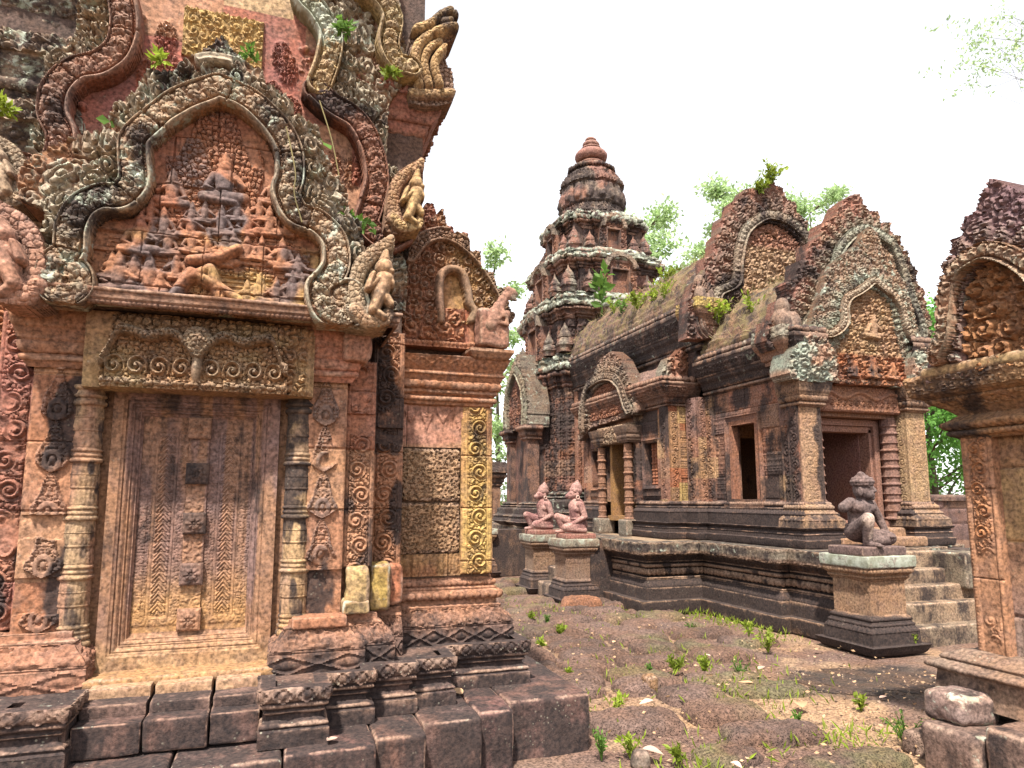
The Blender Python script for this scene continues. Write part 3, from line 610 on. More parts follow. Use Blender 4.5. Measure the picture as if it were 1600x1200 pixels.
# -- cornice above the right hand wall
cor = [(.012, .03, 'l'), (.022, .034, 'l'), (.03, .044, 'r', .012, 'bead', .005, .026), (.01, .03, 'l'), (.014, .05, 'l'), (.018, .055, 'r', .006), (.012, .05, 'l'), (.05, .07, 'r', .016, 'petaldn', .008, .05), (.012, .075, 'l'), (.03, .088, 'l'), (.02, .092, 'r', .008, 'bead', .004, .02), (.012, .085, 'l'), (.085, .128, 'l', 0, 'dia', .006, .09), (.012, .135, 'l'), (0, -.05, 'l')]
sweep('cornice', S, M_SAND, [(.77, 4.7), (.77, 4.60), (1.40, 4.60), (1.40, 7.0)], 2.14, .0, cor, .007, colf=dcol((.40, .20, .125), .14, .06), rough=.006, sres=.008)
# -- capitals on the inner pilasters
cap = [(.03, .02, 'l'), (.03, .03, 'r', .012), (.012, .02, 'l'), (.06, .04, 'r', .014, 'petal', .006, .05), (.014, .05, 'l'), (.05, .06, 's'), (.015, .07, 'l'), (.08, .085, 'l', 0, 'dia', .006, .08), (.012, .09, 'l'), (0, -.1, 'l')]
for a, b, cl, bk in ((.12, .40, (.44, .21, .15), 0.02), (mir(.40), mir(.12), (.38, .20, .13), .12)):
    sweep('capital', S, M_SAND, [(a, 4.5), (a, 4.12), (b, 4.12), (b, 4.5)], 2.19, .0, cap, .008, colf=dcol(cl, bk + .12, .06), rough=.012, sres=.009)
block('worn_capital_stone', S, M_SAND, (.33, 4.0, 2.30), (.50, 4.3, 2.49), .012, .04, .025, (.45, .24, .175), 0, .03, seed=77, freq=10)
# -- lintel: a garland swagged in two loops from a central mask
LU0, LU1, LV0, LV1 = -.985, .175, 2.085, 2.49
def lintel_h(U, V):
    u = U - AXM + .01; a = np.abs(u); q = (V - LV0) / (LV1 - LV0)
    bg_ = .035 * leafy(U, V, .042, 4) * sst(.0, .1, q)
    yb = LV0 + .305 - .11 * np.exp(-(a / .07) ** 2) - .03 * np.exp(-((a - .24) / .06) ** 2) - .17 * sst(.37, .46, a)
    d = np.abs(V - yb) / np.where(a < .44, .027, .035); br = dome(d) * (a < .475)
    h = np.where(br > 0, .035 + .045 * br + .028 * leafy(U, V, .024, 31), bg_)
    p = .108; k = np.floor((a - .02) / p); cx = .02 + (k + .5) * p; cz = LV0 + .115; r = np.hypot((a - cx) / .054, (V - cz) / .062)
    sp = np.where(r < 1, spiral(np.minimum(r, 1), np.arctan2(V - cz, a - cx) + 1, 1, 1.7), 0)
    lowm = (V < yb - .02) & (a > .03) & (a < .455); stem = dome((a - cx + .02) / .022) * (V > cz)
    h = np.where(lowm & (br <= 0), .062 * np.maximum(sp * sst(1.05, .9, r), .42 * leafy(U, V, .026, 9)), h)
    h = np.where(V < LV0 + .05, .03 + .022 * leafy(U, V, .028, 12), h)
    mk = np.hypot(u / .075, (V - LV0 - .27) / .075); h = np.where(mk < 1, np.maximum(h, .05 + .05 * dome(mk) + .02 * leafy(U, V, .026, 5)), h)
    h = np.maximum(h, .075 * dome(np.hypot(u / .03, (V - LV0 - .12) / .1)) * (a < .03))
    h = np.where(a > .47, .045 * foliage(U, V, .09, 6) * sst(.585, .56, a) - .012, h)
    h = h + edge(U, V, LU0, LU1, LV0, LV1, .02)
    br2 = (U < -.905 + .05 * vn2(V * 12, U * 0, 3)) ; return np.where(br2, -.015 + .03 * fb2(U * 9, V * 9, 2) + .25 * np.minimum(0, V - 2.20), h)
relief('lintel', S, M_SAND, 'Y', 4.01, LU0, LU1, LV0, LV1, .0055, lintel_h, .22, lambda U, V, h: (mixc(mixc((.40, .25, .15), (.44, .31, .18), sst(.4, .6, fb2(U * 5, V * 5, 3))), (.26, .215, .165), sst(.02, .06, h) * .75), .14 + .12 * sst(.1, -.2, U), .16), seed=14)
# -- front pediment
YP = 3.86
w = lambda *p: W(YP, *p)
fl = [(97, 412), (110, 425), (128, 418), (126, 440), (108, 458), (90, 446), (92, 425)]
LEFT = [(100, 425), (118, 428), (122, 448), (105, 460), (88, 448), (90, 418), (112, 398), (117, 360), (132, 330), (160, 315), (192, 312), (213, 288), (212, 250), (214, 222), (238, 198), (262, 178), (298, 158), (342, 142)]
RIGHT = [(342, 142), (385, 160), (415, 185), (440, 215), (452, 245), (452, 280), (446, 305), (462, 338), (495, 352), (520, 378), (524, 415), (512, 438), (498, 455), (508, 490), (540, 500), (556, 480), (546, 460), (530, 462)]
fL, fR = smooth(w(*LEFT), 5), smooth(w(*RIGHT), 5); fP = np.concatenate([fL, fR[1:]])
outer = w((62, 472), (60, 420), (52, 385), (70, 345), (60, 318), (20, 300), (10, 262), (40, 225), (100, 205), (150, 192), (172, 150), (205, 140), (225, 95), (258, 102), (290, 74), (318, 62), (343, 36), (366, 64), (388, 88), (410, 98), (416, 130), (446, 136), (470, 180), (500, 192), (508, 232), (530, 262), (546, 285), (548, 330), (566, 345), (575, 400), (570, 440), (592, 508), (380, 490), (140, 468))
BW = .084     # frame half width
def st_frame(U, V):
    d, s, t = pdist(U, V, fP); return d, s, t
def pf_h(U, V):
    d, s, t = pdist(U, V, fP); return band(t / BW, s, t, BW, 3, .055, .05), d < 1.02 * BW
def tymp_mask(U, V):
    P = np.concatenate([fL[np.argmin(np.abs(fL[:, 1] - 2.60) + 5 * (fL[:, 0] > -.7)):], fR[1:-14], w((560, 490), (140, 462))]); return inpoly(U, V, P)
def figure_r(U, V, cx, cz, s, fl=1, seed=0):
    u, v = (U - cx) / s * fl, (V - cz) / s; h = np.zeros(U.shape)
    def cap(ax, ay, bx, by, ra, rb, k):
        nonlocal h
        L2 = (bx - ax) ** 2 + (by - ay) ** 2; t = np.clip(((u - ax) * (bx - ax) + (v - ay) * (by - ay)) / L2, 0, 1); r = ra + (rb - ra) * t
        d = np.hypot(u - ax - t * (bx - ax), v - ay - t * (by - ay)) / r; h = np.maximum(h, np.where(d < 1, k * (.35 + .65 * dome(d)), 0))
    cap(0, .72, 0, .76, .13, .12, 1.0); cap(0, .86, 0, 1.0, .12, .04, .9); cap(0, .28, 0, .55, .15, .2, .95)
    cap(-.2, .56, -.33, .3, .08, .06, .7); cap(-.33, .3, -.1, .2, .06, .05, .8); cap(.2, .56, .36, .38, .08, .06, .7); cap(.36, .38, .16, .52, .06, .05, .85)
    cap(0, .14, -.38, .12, .14, .1, .9); cap(0, .14, .36, .16, .14, .11, .9); cap(-.38, .08, .2, .03, .08, .07, 1.)
    return h
tq = lambda x, y: tuple(W(YP + .06, (x, y))[0])
FIG = [(350, 322, .33, 1), (268, 325, .24, -1), (425, 325, .2, 1), (218, 402, .27, 1), (255, 375, .2, -1), (262, 402, .17, -1), (298, 375, .2, 1), (345, 372, .2, -1), (386, 372, .19, 1), (420, 372, .2, -1), (448, 372, .2, 1), (300, 400, .17, 1), (385, 410, .17, -1), (408, 412, .17, 1), (440, 425, .22, -1), (185, 462, .26, 1), (232, 462, .25, -1), (210, 440, .17, 1), (405, 482, .22, 1), (455, 482, .24, -1), (275, 440, .18, -1), (350, 420, .22, 1)]
FIG = [(x, y, s * .86, f) for x, y, s, f in FIG] + [(235, 350, .13, 1), (405, 350, .14, -1), (320, 352, .13, 1), (370, 350, .13, -1), (236, 380, .13, 1), (325, 400, .14, -1), (365, 400, .14, 1), (205, 470, .15, 1), (250, 470, .16, 1), (430, 480, .16, -1), (385, 482, .15, 1), (470, 470, .15, -1), (175, 440, .15, 1), (465, 440, .15, 1), (300, 352, .12, 1)]
FIGP = [(tq(x, y), s, f) for x, y, s, f in FIG]
legs = [[(272, 468), (300, 430), (345, 455)], [(345, 470), (330, 425), (295, 440)], [(345, 455), (375, 475)], [(300, 412), (345, 408), (372, 395)]]
def tymp_h(U, V):
    d, s, t = pdist(U, V, fP); ground = W(YP + .06, (300, 405))[0][1]
    up = V > W(YP, (300, 330))[0][1]
    h = np.where(up, .026 * leafy(U, V, .030, 8), .008 * (np.mod(V / .026, 1) < .5) + .018 * leafy(U, V, .036, 5) * (vn2(U * 9, V * 9, 4) > .42))
    # smooth shell lobes beside the scene and under the apex
    hole = (d < BW + .055) & (d > BW) & (np.abs(U - AXM - .02) > .12); h = np.where(hole, -.012, h)
    rib = np.abs(np.abs(U - AXM - .03) - .13 - .35 * np.maximum(0, 3.62 - V)); h = np.where((V > 3.36) & (rib < .035), -.01, h)
    for (cx, cz), sc, f in FIGP: h = np.maximum(h, (.058 if sc > .22 else .045) * figure_r(U, V, cx, cz, sc, f))
    for L in legs:
        P = W(YP + .06, *L); dd, _, _ = pdist(U, V, P); h = np.maximum(h, .09 * dome(dd / .036))
    for z in (332, 378, 408): zz = W(YP + .06, (330, z))[0][1]; h = np.maximum(h, .022 * sst(.014, .009, np.abs(V - zz)))
    for x, y in ((330, 160), (400, 160)): pass
    return h + joints(U, V, .30, .29, 6, .012, .006)
outcol = lambda U, V, h: (mixc((.34, .19, .12), (.46, .41, .32), sst(-.015, .025, h) * .9), .12 + .12 * sst(3.3, 3.9, V) + .35 * sst(.45, .6, fb2(U * 2.5, V * 2.5, 8)), .46)  # grey lichen on raised leaves; browner recesses also stand in for crevice shade
PD = relief('pediment', S, M_SAND, 'Y', YP + .10, -1.40, .62, 2.47, 4.16, .007, lambda U, V: tymp_h(U, V) * 0 - .01, .3, lambda U, V, h: ((.36, .2, .12), 0, .1), mask=lambda U, V: inpoly(U, V, outer))
relief('tympanum', PD, M_SAND, 'Y', YP + .055, -1.05, .42, 2.56, 3.72, .005, tymp_h, .04, lambda U, V, h: (mixc(mixc(mixc((.40, .20, .13), (.50, .33, .16), sst(3.12, 2.92, V + .35 * (vn2(U * 4, V * 4, 5) - .5))), (.36, .16, .115), sst(.50, .6, fb2(U * 2.6, V * 2.6, 31)) * .8), (.13, .11, .115), sst(.50, .56, fb2(U * 3.2, V * 3.2, 77)) * sst(.008, .03, h) * .9), .0, .04), mask=tymp_mask, seed=21)
relief('arch_frame', PD, M_SAND, 'Y', YP + .035, -1.22, .66, 2.47, 3.86, .005, pf_h, .09, lambda U, V, h: (mixc((.38, .22, .13), (.46, .41, .32), sst(.05, .10, h) * .85), .22 + .22 * sst(.45, .62, fb2(U * 2.2, V * 2.2, 5)), .44), seed=22)
def leafborder_h(U, V):
    d, s, t = pdist(U, V, fP); out = ~tymp_mask(U, V)
    f1, i1 = flames(s, d - BW, .105, .15, 3); f2, i2 = flames(s + .05, d - BW - .10, .12, .16, 7)
    h = np.where(i1, .02 + .075 * f1, np.where(i2, .062 * f2, .045 * foliage(U, V, .11, 12) - .012)) + .05 * sst(.3, .0, d - BW) * sst(.1, .3, vn2(s / .05, 0 * s, 3))
    return h - .03, out & (d > BW * .93)
relief('leaf_border', PD, M_SAND, 'Y', YP + .075, -1.40, .62, 2.5, 4.16, .006, leafborder_h, .06, outcol, mask=outer, seed=23, rough=.008)
ped_it = [(.02, .0, 'r', .008, 'bead', .006, .024), (.012, .012, 'l'), (.03, .016, 'l'), (.02, .02, 'r', .008), (0, -.1, 'l')]
sweep('pediment_beam', S, M_SAND, [(-1.2, 4.4), (-1.2, YP - .02), (.62, YP - .02), (.62, 4.4)], 2.486, -.02, ped_it, .006, colf=dcol((.24, .14, .10), .25, .08), rough=.006, sres=.007)
boxes('pediment_backing', S, M_DARK, [(-1.05, .38, 3.98, 4.5, 2.5, 3.0), (-.95, .3, 4.0, 4.6, 3.0, 3.4)], (.12, .08, .06))
# ---- the taller pediment behind, reaching above the picture
YB = 4.36
wb = lambda *p: W(YB, *p)
BL = smooth(wb((168, -60), (188, -15), (197, 35), (188, 78), (160, 101), (118, 113), (90, 142), (85, 180), (98, 212), (92, 250), (60, 275), (38, 262)), 5)
BR1 = smooth(wb((470, -60), (476, -5), (498, 22), (516, 55), (512, 92), (498, 132)), 5)
BR2 = smooth(wb((492, 142), (518, 166), (556, 190), (578, 230), (588, 280), (578, 325), (572, 352), (600, 378), (628, 366)), 5)
BR3 = smooth(wb((548, -30), (590, -4), (612, 28), (606, 66), (618, 98), (642, 108)), 5)
bout = wb((-40, 480), (-40, 250), (30, 240), (60, 150), (62, 80), (112, 40), (118, -90), (626, -90), (630, 20), (646, 104), (612, 150), (606, 250), (630, 262), (650, 350), (640, 400), (640, 480))
inn = wb((92, 480), (96, 210), (92, 150), (120, 116), (188, 88), (200, 30), (170, -90), (470, -90), (480, 0), (515, 40), (505, 140), (560, 195), (580, 260), (580, 330), (540, 480))
BP = relief('rear_pediment', S, M_SAND, 'Y', YB + .13, bout[:, 0].min(), bout[:, 0].max(), 2.55, bout[:, 1].max(), .012, lambda U, V: 0 * U - .02, .3, lambda U, V, h: ((.3, .18, .13), .1, .1), mask=bout)
spray = [W(YB + .1, p)[0] for p in ((205, 235), (240, 175), (232, 120), (262, 105), (450, 110), (425, 150), (455, 175), (470, 215), (440, 90), (520, 260), (260, 60), (548, 270))]
def btym_h(U, V):
    h = joints(U, V, .52, .40, 41, .014, .006) + .006 * fb2(U * 5, V * 5, 3)
    for i, (x, z) in enumerate(spray):
        r = np.hypot((U - x) / .075, (V - z) / .13); h = np.maximum(h, np.where(r < 1, .035 * foliage(U, V, .05, 5 + i) * sst(1, .7, r), 0))
    gx, gz = W(YB + .1, (350, 62))[0]
    g = (np.abs(U - gx) < .24) & (np.abs(V - gz) < .17); h = np.where(g, .012 + .03 * foliage(U, V, .085, 77), h)
    for x, y in ((222, 30), (130, 168), (478, 80), (455, 245)):
        kx, kz = W(YB + .1, (x, y))[0]; h = np.maximum(h, .05 * dome(np.hypot(U - kx, V - kz) / .028))
    return h
def btym_c(U, V, h):
    c, j = bcol(U, V, .52, .40, [(.40, .17, .13), (.43, .20, .14), (.37, .15, .12), (.44, .25, .17)], 41, .1)
    c = mixc(c, (.27, .13, .12), sst(.45, .7, vn2(U * 7, V * 1.2, 6)) * .7)
    gx, gz = W(YB + .1, (350, 62))[0]; g = (np.abs(U - gx) < .24) & (np.abs(V - gz) < .17); c = np.where(g[..., None], np.array((.54, .38, .18)), c)
    tx, tz = W(YB + .1, (405, 20))[0]; g = (np.abs(U - tx) < .22) & (V > tz + .0); c = np.where(g[..., None], np.array((.52, .38, .24)), c)
    return c, .04, .10
relief('tympanum', BP, M_SAND, 'Y', YB + .10, inn[:, 0].min(), inn[:, 0].max(), 2.9, inn[:, 1].max(), .0065, btym_h, .05, btym_c, mask=inn, seed=31)
def bfr(pts, hw, seed, colf, amp=.055, sg=1):
    def f(U, V):
        d, s, t = pdist(U, V, pts); return band(sg * t / hw, s, t, hw, seed, amp, .045), d < 1.02 * hw
    lo, hi = pts.min(0) - hw - .02, pts.max(0) + hw + .02
    relief('arch_frame', BP, M_SAND, 'Y', YB + .05, lo[0], hi[0], lo[1], hi[1], .006, f, .12, colf, seed=seed)
dk = lambda a, b, k, l, s: (lambda U, V, h: (mixc(a, b, sst(.05, .09, h) * .75), k + .3 * sst(.42, .62, fb2(U * 2.2, V * 2.2, s)), l))
bfr(BL, .088, 51, dk((.36, .17, .12), (.34, .25, .21), .25, .12, 3), sg=-1)
bfr(BR1, .085, 52, lambda U, V, h: (mixc((.54, .38, .20), (.40, .33, .24), sst(.05, .09, h) * .6), .08, .30 + .5 * sst(4.35, 4.6, V)))
bfr(BR2, .088, 53, dk((.34, .15, .10), (.27, .17, .145), .30, .08, 5))
bfr(BR3, .08, 54, lambda U, V, h: (mixc((.50, .38, .20), (.40, .33, .24), sst(.05, .09, h) * .6), .06, .25))
def blf(U, V):
    h = .055 * foliage(U, V, .13, 61) - .012
    for pts, hw, sg in ((BL, .088, 1), (BR1, .085, 1), (BR2, .088, 1)):
        d, s, t = pdist(U, V, pts); f1, i1 = flames(s, d - hw, .12, .17, 5); f2, i2 = flames(s + .06, d - hw - .12, .13, .18, 9); h = np.where(i1, np.maximum(h, .02 + .085 * f1), np.where(i2, np.maximum(h, .07 * f2), h))
    return h - .01, ~inpoly(U, V, inn)
relief('leaf_border', BP, M_SAND, 'Y', YB + .10, bout[:, 0].min(), bout[:, 0].max(), 2.55, bout[:, 1].max(), .0075, blf, .08, lambda U, V, h: (mixc((.34, .19, .12), (.46, .41, .32), sst(-.015, .025, h) * .9), .14 + .35 * sst(.45, .6, fb2(U * 2, V * 2, 8)), .42), mask=bout, seed=63, rough=.010)  # lichen-pale leaf tops; recess colour doubles as painted crevice shade
# ---- tower cornice corner at upper right, a stepped soffit and a carved band
uc = [(.06, .03, 'l'), (.02, .05, 'l'), (.035, .08, 'r', .012, 'petaldn', .007, .05), (.02, .09, 'l'), (.05, .13, 's'), (.02, .14, 'l'), (.06, .19, 'r', .015, 'petaldn', .01, .06), (.02, .20, 'l'), (.03, .235, 'r', .006, 'bead', .005, .022), (.095, .285, 'l', 0, 'dia', .006, .10), (.02, .30, 'l'), (.18, .30, 'l', 0, 'leaf', .05, .20), (.02, .285, 'l'), (0, -.3, 'l')]
zc = W(4.62, (650, 252))[0][1]
sweep('tower_cornice', S, M_SAND, [(.30, 4.9), (.30, 4.78), (.74, 4.78), (.74, 6.6)], zc - .02, .0, uc, .008, colf=dcol((.40, .19, .15), .03, .06), rough=.008, sres=.009)
boxes('tower_wall', S, M_SAND, [(-1.4, .56, 4.82, 6.6, 2.6, 5.2)], (.36, .18, .13), .1, .1)
# left end mouldings and the pilaster tops beyond the frame of the left door pilaster
lc_ = [(.05, .02, 'l'), (.03, .05, 'r', .012), (.06, .08, 'l'), (.05, .11, 'r', .015, 'petaldn', .008, .05), (.03, .12, 'l'), (.10, .16, 'l', 0, 'dia', .016, .12), (.02, .17, 'l'), (.14, .15, 'l', 0, 'leaf', .05, .16), (0, -.2, 'l')]
for z, y in ((3.35, 4.62), (3.82, 4.68), (4.28, 4.74)):
    sweep('rear_cornice', S, M_SAND, [(-2.2, y + .5), (-2.2, y), (-1.36, y), (-1.36, y + .5)], z, 0, lc_, .010, colf=dcol((.27, .20, .15), .52, .46), rough=.02, sres=.012)
boxes('tower_wall', S, M_SAND, [(-2.2, -1.37, 4.75, 6.6, 2.5, 4.9)], (.36, .2, .13), .15, .15)
relief('scroll_pilaster', S, M_SAND, 'Y', 4.5, -2.0, mir(.77), .85, 2.75, .008, lambda U, V: .024 * foliage(U, V, .14, 91) + joints(U, V, .36, .36, 4), .3, lambda U, V, h: (mixc((.40, .2, .13), (.36, .2, .12), vn2(U * 4, V * 4, 3)), .06, .08))
# ---- carved panels and the half pediment over the right hand wall
relief('scroll_frieze', S, M_SAND, 'Y', 4.57, .775, 1.345, 2.555, 2.84, .0055, lambda U, V: .045 * foliage(U, V, .13, 95) * sst(2.60, 2.615, V) * sst(1.215, 1.20, U) + .02 * sst(2.605, 2.59, V) + .012 * beads(U, (V - 2.585) / .018, .03) * (V < 2.605) + .025 * dome((U - 1.27) / .03) + joints(U, V, .3, 9, 2), .25, lambda U, V, h: (mixc((.36, .15, .10), (.40, .20, .13), sst(.0, .03, h)), .06, .06))
YH = 4.52
HP = smooth(W(YH, (640, 400), (664, 372), (700, 366), (740, 392), (770, 430), (792, 470), (800, 500)), 5)
hout = W(YH, (612, 515), (640, 380), (652, 300), (668, 345), (684, 330), (694, 320), (706, 365), (718, 360), (732, 362), (736, 392), (752, 392), (752, 420), (770, 425), (778, 450), (792, 448), (796, 480), (806, 492), (800, 505), (640, 505))
arch = smooth(W(YH, (690, 500), (688, 440), (700, 420), (722, 424), (732, 452), (735, 472), (742, 486), (738, 500)), 4)
def half_h(U, V):
    d, s, t = pdist(U, V, HP); da, sa, ta = pdist(U, V, arch); ia = inpoly(U, V, arch)
    h = .05 * foliage(U, V, .09, 17) - .01
    x = d / .05; h = np.where(x < 1, .04 + .03 * np.maximum(dome((x - .8) / .2), leafy(s, t, .03, 3)), h)
    h = np.where(ia, -.02, h); h = np.maximum(h, np.where(da < .03, .05 * dome(da / .03) + .02, -1))
    return h
relief('side_pediment', S, M_SAND, 'Y', YH + .05, hout[:, 0].min(), hout[:, 0].max(), hout[:, 1].min(), hout[:, 1].max(), .0055, half_h, .35, lambda U, V, h: (mixc(mixc((.45, .28, .14), (.36, .17, .11), sst(1.2, .95, U)), (.27, .20, .155), sst(.0, .04, h) * .75), .06 + .22 * sst(3.0, 3.25, V), .12), mask=hout, seed=97)
for x0, x1, y0, y1 in ((654, 686, 318, 372), (692, 712, 352, 384), (716, 735, 362, 400), (737, 752, 390, 424)):
    a = W(4.7, (x0, y1), (x1, y0)); cl = (.34, .16, .12)
    relief('antefix', S, M_SAND, 'Y', 4.70, a[0][0], a[1][0], a[0][1] - .06, a[1][1], .007, lambda U, V: .035 * foliage(U, V, .07, 19) + edge(U, V, a[0][0], a[1][0], a[0][1] - .06, a[1][1], .02), .22, lambda U, V, h: (cl, .22, .10), mask=(lambda U, V, a=a: (V - a[0][1]) / (a[1][1] - a[0][1]) < 1.0 - .55 * (np.abs(U - (a[0][0] + a[1][0]) / 2) / (a[1][0] - a[0][0]) * 2) ** 2.5))
# ---- corner beasts
scol = lambda base, top=(.36, .31, .25), bk=.12, li=.25: (lambda Vv: (mixc(base, top, sst(.35, .65, vn3(Vv[:, 0] * 9, Vv[:, 1] * 9, Vv[:, 2] * 9, 3))), bk, li))
FB = [('b', [(562, 492), (554, 455), (560, 425), (578, 402), (612, 380)], 15, .5), ('c', 600, 424, 601, 427, 14, 13, 1.0), ('c', 606, 432, 610, 433, 8, 7, .9), ('c', 601, 442, 592, 466, 15, 13, .95), ('c', 592, 468, 583, 490, 11, 9, 1.), ('c', 583, 490, 598, 502, 8, 7, .9), ('c', 597, 466, 610, 482, 11, 8, .8), ('c', 590, 444, 574, 458, 7, 6, .9), ('c', 574, 458, 582, 436, 6, 5, 1.), ('c', 608, 444, 616, 456, 7, 6, .8), ('b', [(556, 488), (572, 504), (600, 507), (608, 496)], 13, .7), ('c', 601, 412, 602, 402, 9, 5, .8)]
FO = [(545, 512), (543, 465), (550, 420), (568, 396), (598, 378), (614, 370), (617, 396), (615, 430), (613, 470), (608, 512)]
def corner_figure(name, Y, dx, dy, sc, fl, colf, seed):
    T = lambda x, y: W(Y, (dx + fl * sc * (x - 580), dy + sc * (y - 440)))[0]; k = sc * Y / 1060.
    oo = smooth([T(*p) for p in FO], 3, True)
    def hf(U, V):
        h = .02 * leafy(U, V, .035 * sc, seed)
        for f in FB:
            if f[0] == 'b': d, s, t = pdist(U, V, smooth([T(*p) for p in f[1]], 4)); x = d / (f[2] * k); h = np.maximum(h, np.where(x < 1, f[3] * .12 * sc * (.35 + .65 * dome(x)) + .012 * leafy(s, t, .03 * sc, seed + 2), 0))
            else:
                A, Bq = T(f[1], f[2]), T(f[3], f[4]); L2 = max(1e-9, ((Bq - A) ** 2).sum()); t = np.clip(((U - A[0]) * (Bq[0] - A[0]) + (V - A[1]) * (Bq[1] - A[1])) / L2, 0, 1)
                d = np.hypot(U - A[0] - t * (Bq[0] - A[0]), V - A[1] - t * (Bq[1] - A[1])) / ((f[5] + (f[6] - f[5]) * t) * k); h = np.maximum(h, np.where(d < 1, .03 + f[7] * .11 * sc * (.25 + .75 * dome(d)), 0))
        return h
    return relief(name, S, M_SAND, 'Y', Y, oo[:, 0].min(), oo[:, 0].max(), oo[:, 1].min(), oo[:, 1].max(), .0045, hf, .22, colf, mask=oo, seed=seed)
corner_figure('corner_beast', 3.86, 578, 440, 1.0, 1, lambda U, V, h: (mixc((.36, .30, .22), (.50, .33, .21), sst(.04, .10, h)), .08 + .25 * sst(.5, .62, fb2(U * 5, V * 5, 3)), .26), 65)
corner_figure('corner_beast', 3.88, 36, 396, 1.15, -1, lambda U, V, h: (mixc((.32, .21, .17), (.50, .29, .22), sst(.04, .10, h)), .08 + .3 * sst(2.75, 2.9, V), .14), 66)
corner_figure('corner_beast', 4.22, 632, 306, .80, 1, lambda U, V, h: (mixc((.38, .24, .17), (.56, .40, .22), sst(.04, .08, h)), .12, .16), 67)
corner_figure('corner_beast', 4.26, 20, 268, .80, -1, lambda U, V, h: (mixc((.34, .27, .2), (.48, .37, .27), sst(.04, .08, h)), .14, .3), 68)
dx_, dz_ = W(4.48, (622, 112))[0]
# antefix above the cornice: curling snout over a smooth scroll body
def naga_head(name, parent, x, y, z, s, fl, colf, vox=.012):
    P = lambda a, b, c: (x + fl * a * s, y - b * s, z + c * s)
    q = [('c', P(0, 0, 0), P(.12, .0, .3), .22 * s, .2 * s), ('c', P(.12, 0, .3), P(.3, .02, .55), .2 * s, .15 * s), ('c', P(.3, .02, .55), P(.42, .04, .85), .15 * s, .13 * s), ('c', P(.42, .04, .85), P(.66, .05, 1.06), .13 * s, .10 * s), ('e', P(.72, .05, 1.0), (.13 * s, .1 * s, .09 * s), (0, .5 * fl, 0)), ('c', P(.6, .05, .86), P(.76, .06, .8), .08 * s, .06 * s), ('c', P(.2, .1, .1), P(.5, .14, .02), .07 * s, .06 * s), ('c', P(.5, .14, .02), P(.42, .16, .4), .06 * s, .05 * s), ('c', P(.34, .16, .3), P(.2, .16, .16), .05 * s, .04 * s)]
    for k in range(6): q.append(('e', P(-.1 + .13 * k, .05, .28 + .17 * k), (.07 * s, .06 * s, .09 * s)))
    for k in range(5): q.append(('e', P(.44 + .07 * k, .14, 1.12 - .02 * k), (.03 * s, .03 * s, .03 * s)))
    return blobs(name, parent, M_SAND, q, vox, colf=colf, smooth_it=2)
FN = [('b', [(652, 140), (646, 104), (652, 78), (668, 64)], 9, .8), ('b', [(668, 140), (660, 106), (668, 84), (684, 74)], 8, .7), ('b', [(684, 140), (676, 110), (684, 92), (692, 84)], 8, .8), ('b', [(646, 56), (668, 48), (686, 34), (700, 28)], 9, .9), ('b', [(676, 62), (692, 56), (706, 54)], 9, 1.), ('c', 690, 46, 700, 44, 9, 7, .8), ('c', 706, 34, 708, 38, 6, 5, .9), ('b', [(640, 150), (670, 152), (704, 150)], 9, .5)]
NO_ = [(640, 162), (641, 110), (638, 62), (650, 48), (668, 42), (682, 26), (698, 19), (710, 28), (712, 60), (698, 70), (694, 86), (700, 106), (706, 112), (706, 162)]
FB_, FO_, FB, FO = FB, FO, [(f[0], [(x - 60, y + 350) for x, y in f[1]], f[2], f[3]) if f[0] == 'b' else (f[0], f[1] - 60, f[2] + 350, f[3] - 60, f[4] + 350) + f[5:] for f in FN], [(x - 60, y + 350) for x, y in NO_]
corner_figure('naga_antefix', 4.46, 640, 90, 1.0, 1, lambda U, V, h: (mixc((.30, .22, .18), (.54, .38, .21), sst(.03, .08, h)), .14 + .3 * sst(4.78, 4.88, V), .14), 69)
FB, FO = FB_, FO_
ex_, ez_ = W(4.48, (748, 505))[0]
block('naga_block', S, M_SAND, (ex_ - .01, 4.42, ez_ - .17), (ex_ + .215, 4.9, ez_ + .10), .011, .03, .02, (.34, .19, .15), .10, .14, seed=81, freq=11)
naga_head('naga_antefix', S, ex_ + .07, 4.45, ez_ - .02, .25, 1, scol((.38, .22, .17), (.33, .28, .22), .08, .2))
sweep('naga_cornice', S, M_SAND, [(1.30, 4.8), (1.30, 4.50), (1.46, 4.50), (1.46, 5.6)], 2.44, .0, [(.05, .06, 's'), (.03, .08, 'l'), (.02, .08, 'l'), (0, -.1, 'l')], .008, colf=dcol((.40, .22, .14), .05, .05))
# ================================================================== terrace
G1 = .93
T = thing('terrace', (5.6, 9, 0), 'dark moulded stone terrace carrying the hall and central tower, with stairs and pedestals', 'terrace')
tm = [(.13, .02, 'r', .006), (0, -.085, 'l'), (.11, -.09, 'l'), (.012, -.10, 'l'), (.055, -.135, 's', 0, 'petal', .008, .06), (.014, -.135, 'l'), (0, -.155, 'l'), (.018, -.155, 'r', .012, 'bead', .006, .03), (0, -.19, 'l'), (.022, -.19, 'l'), (0, -.165, 'l'), (.055, -.165, 'r', .02, 'bead', .024, .075), (0, -.19, 'l'), (.016, -.19, 'l'), (0, -.15, 'l'), (.03, -.14, 'r', .018, 'bead', .009, .035), (0, -.17, 'l'), (.022, -.17, 'l'), (0, -.12, 'l'), (.014, -.12, 'l'), (.05, -.06, 's', 0, 'petaldn', .012, .06), (0, -.045, 'l'), (.016, -.045, 'l'), (0, 0, 'l'), (.11, .005, 'r', .004, 'leaf', .012, .12)]
ksum = sum(i[0] for i in tm); tm = [(i[0] * G1 / ksum,) + tuple(i[1:]) for i in tm]
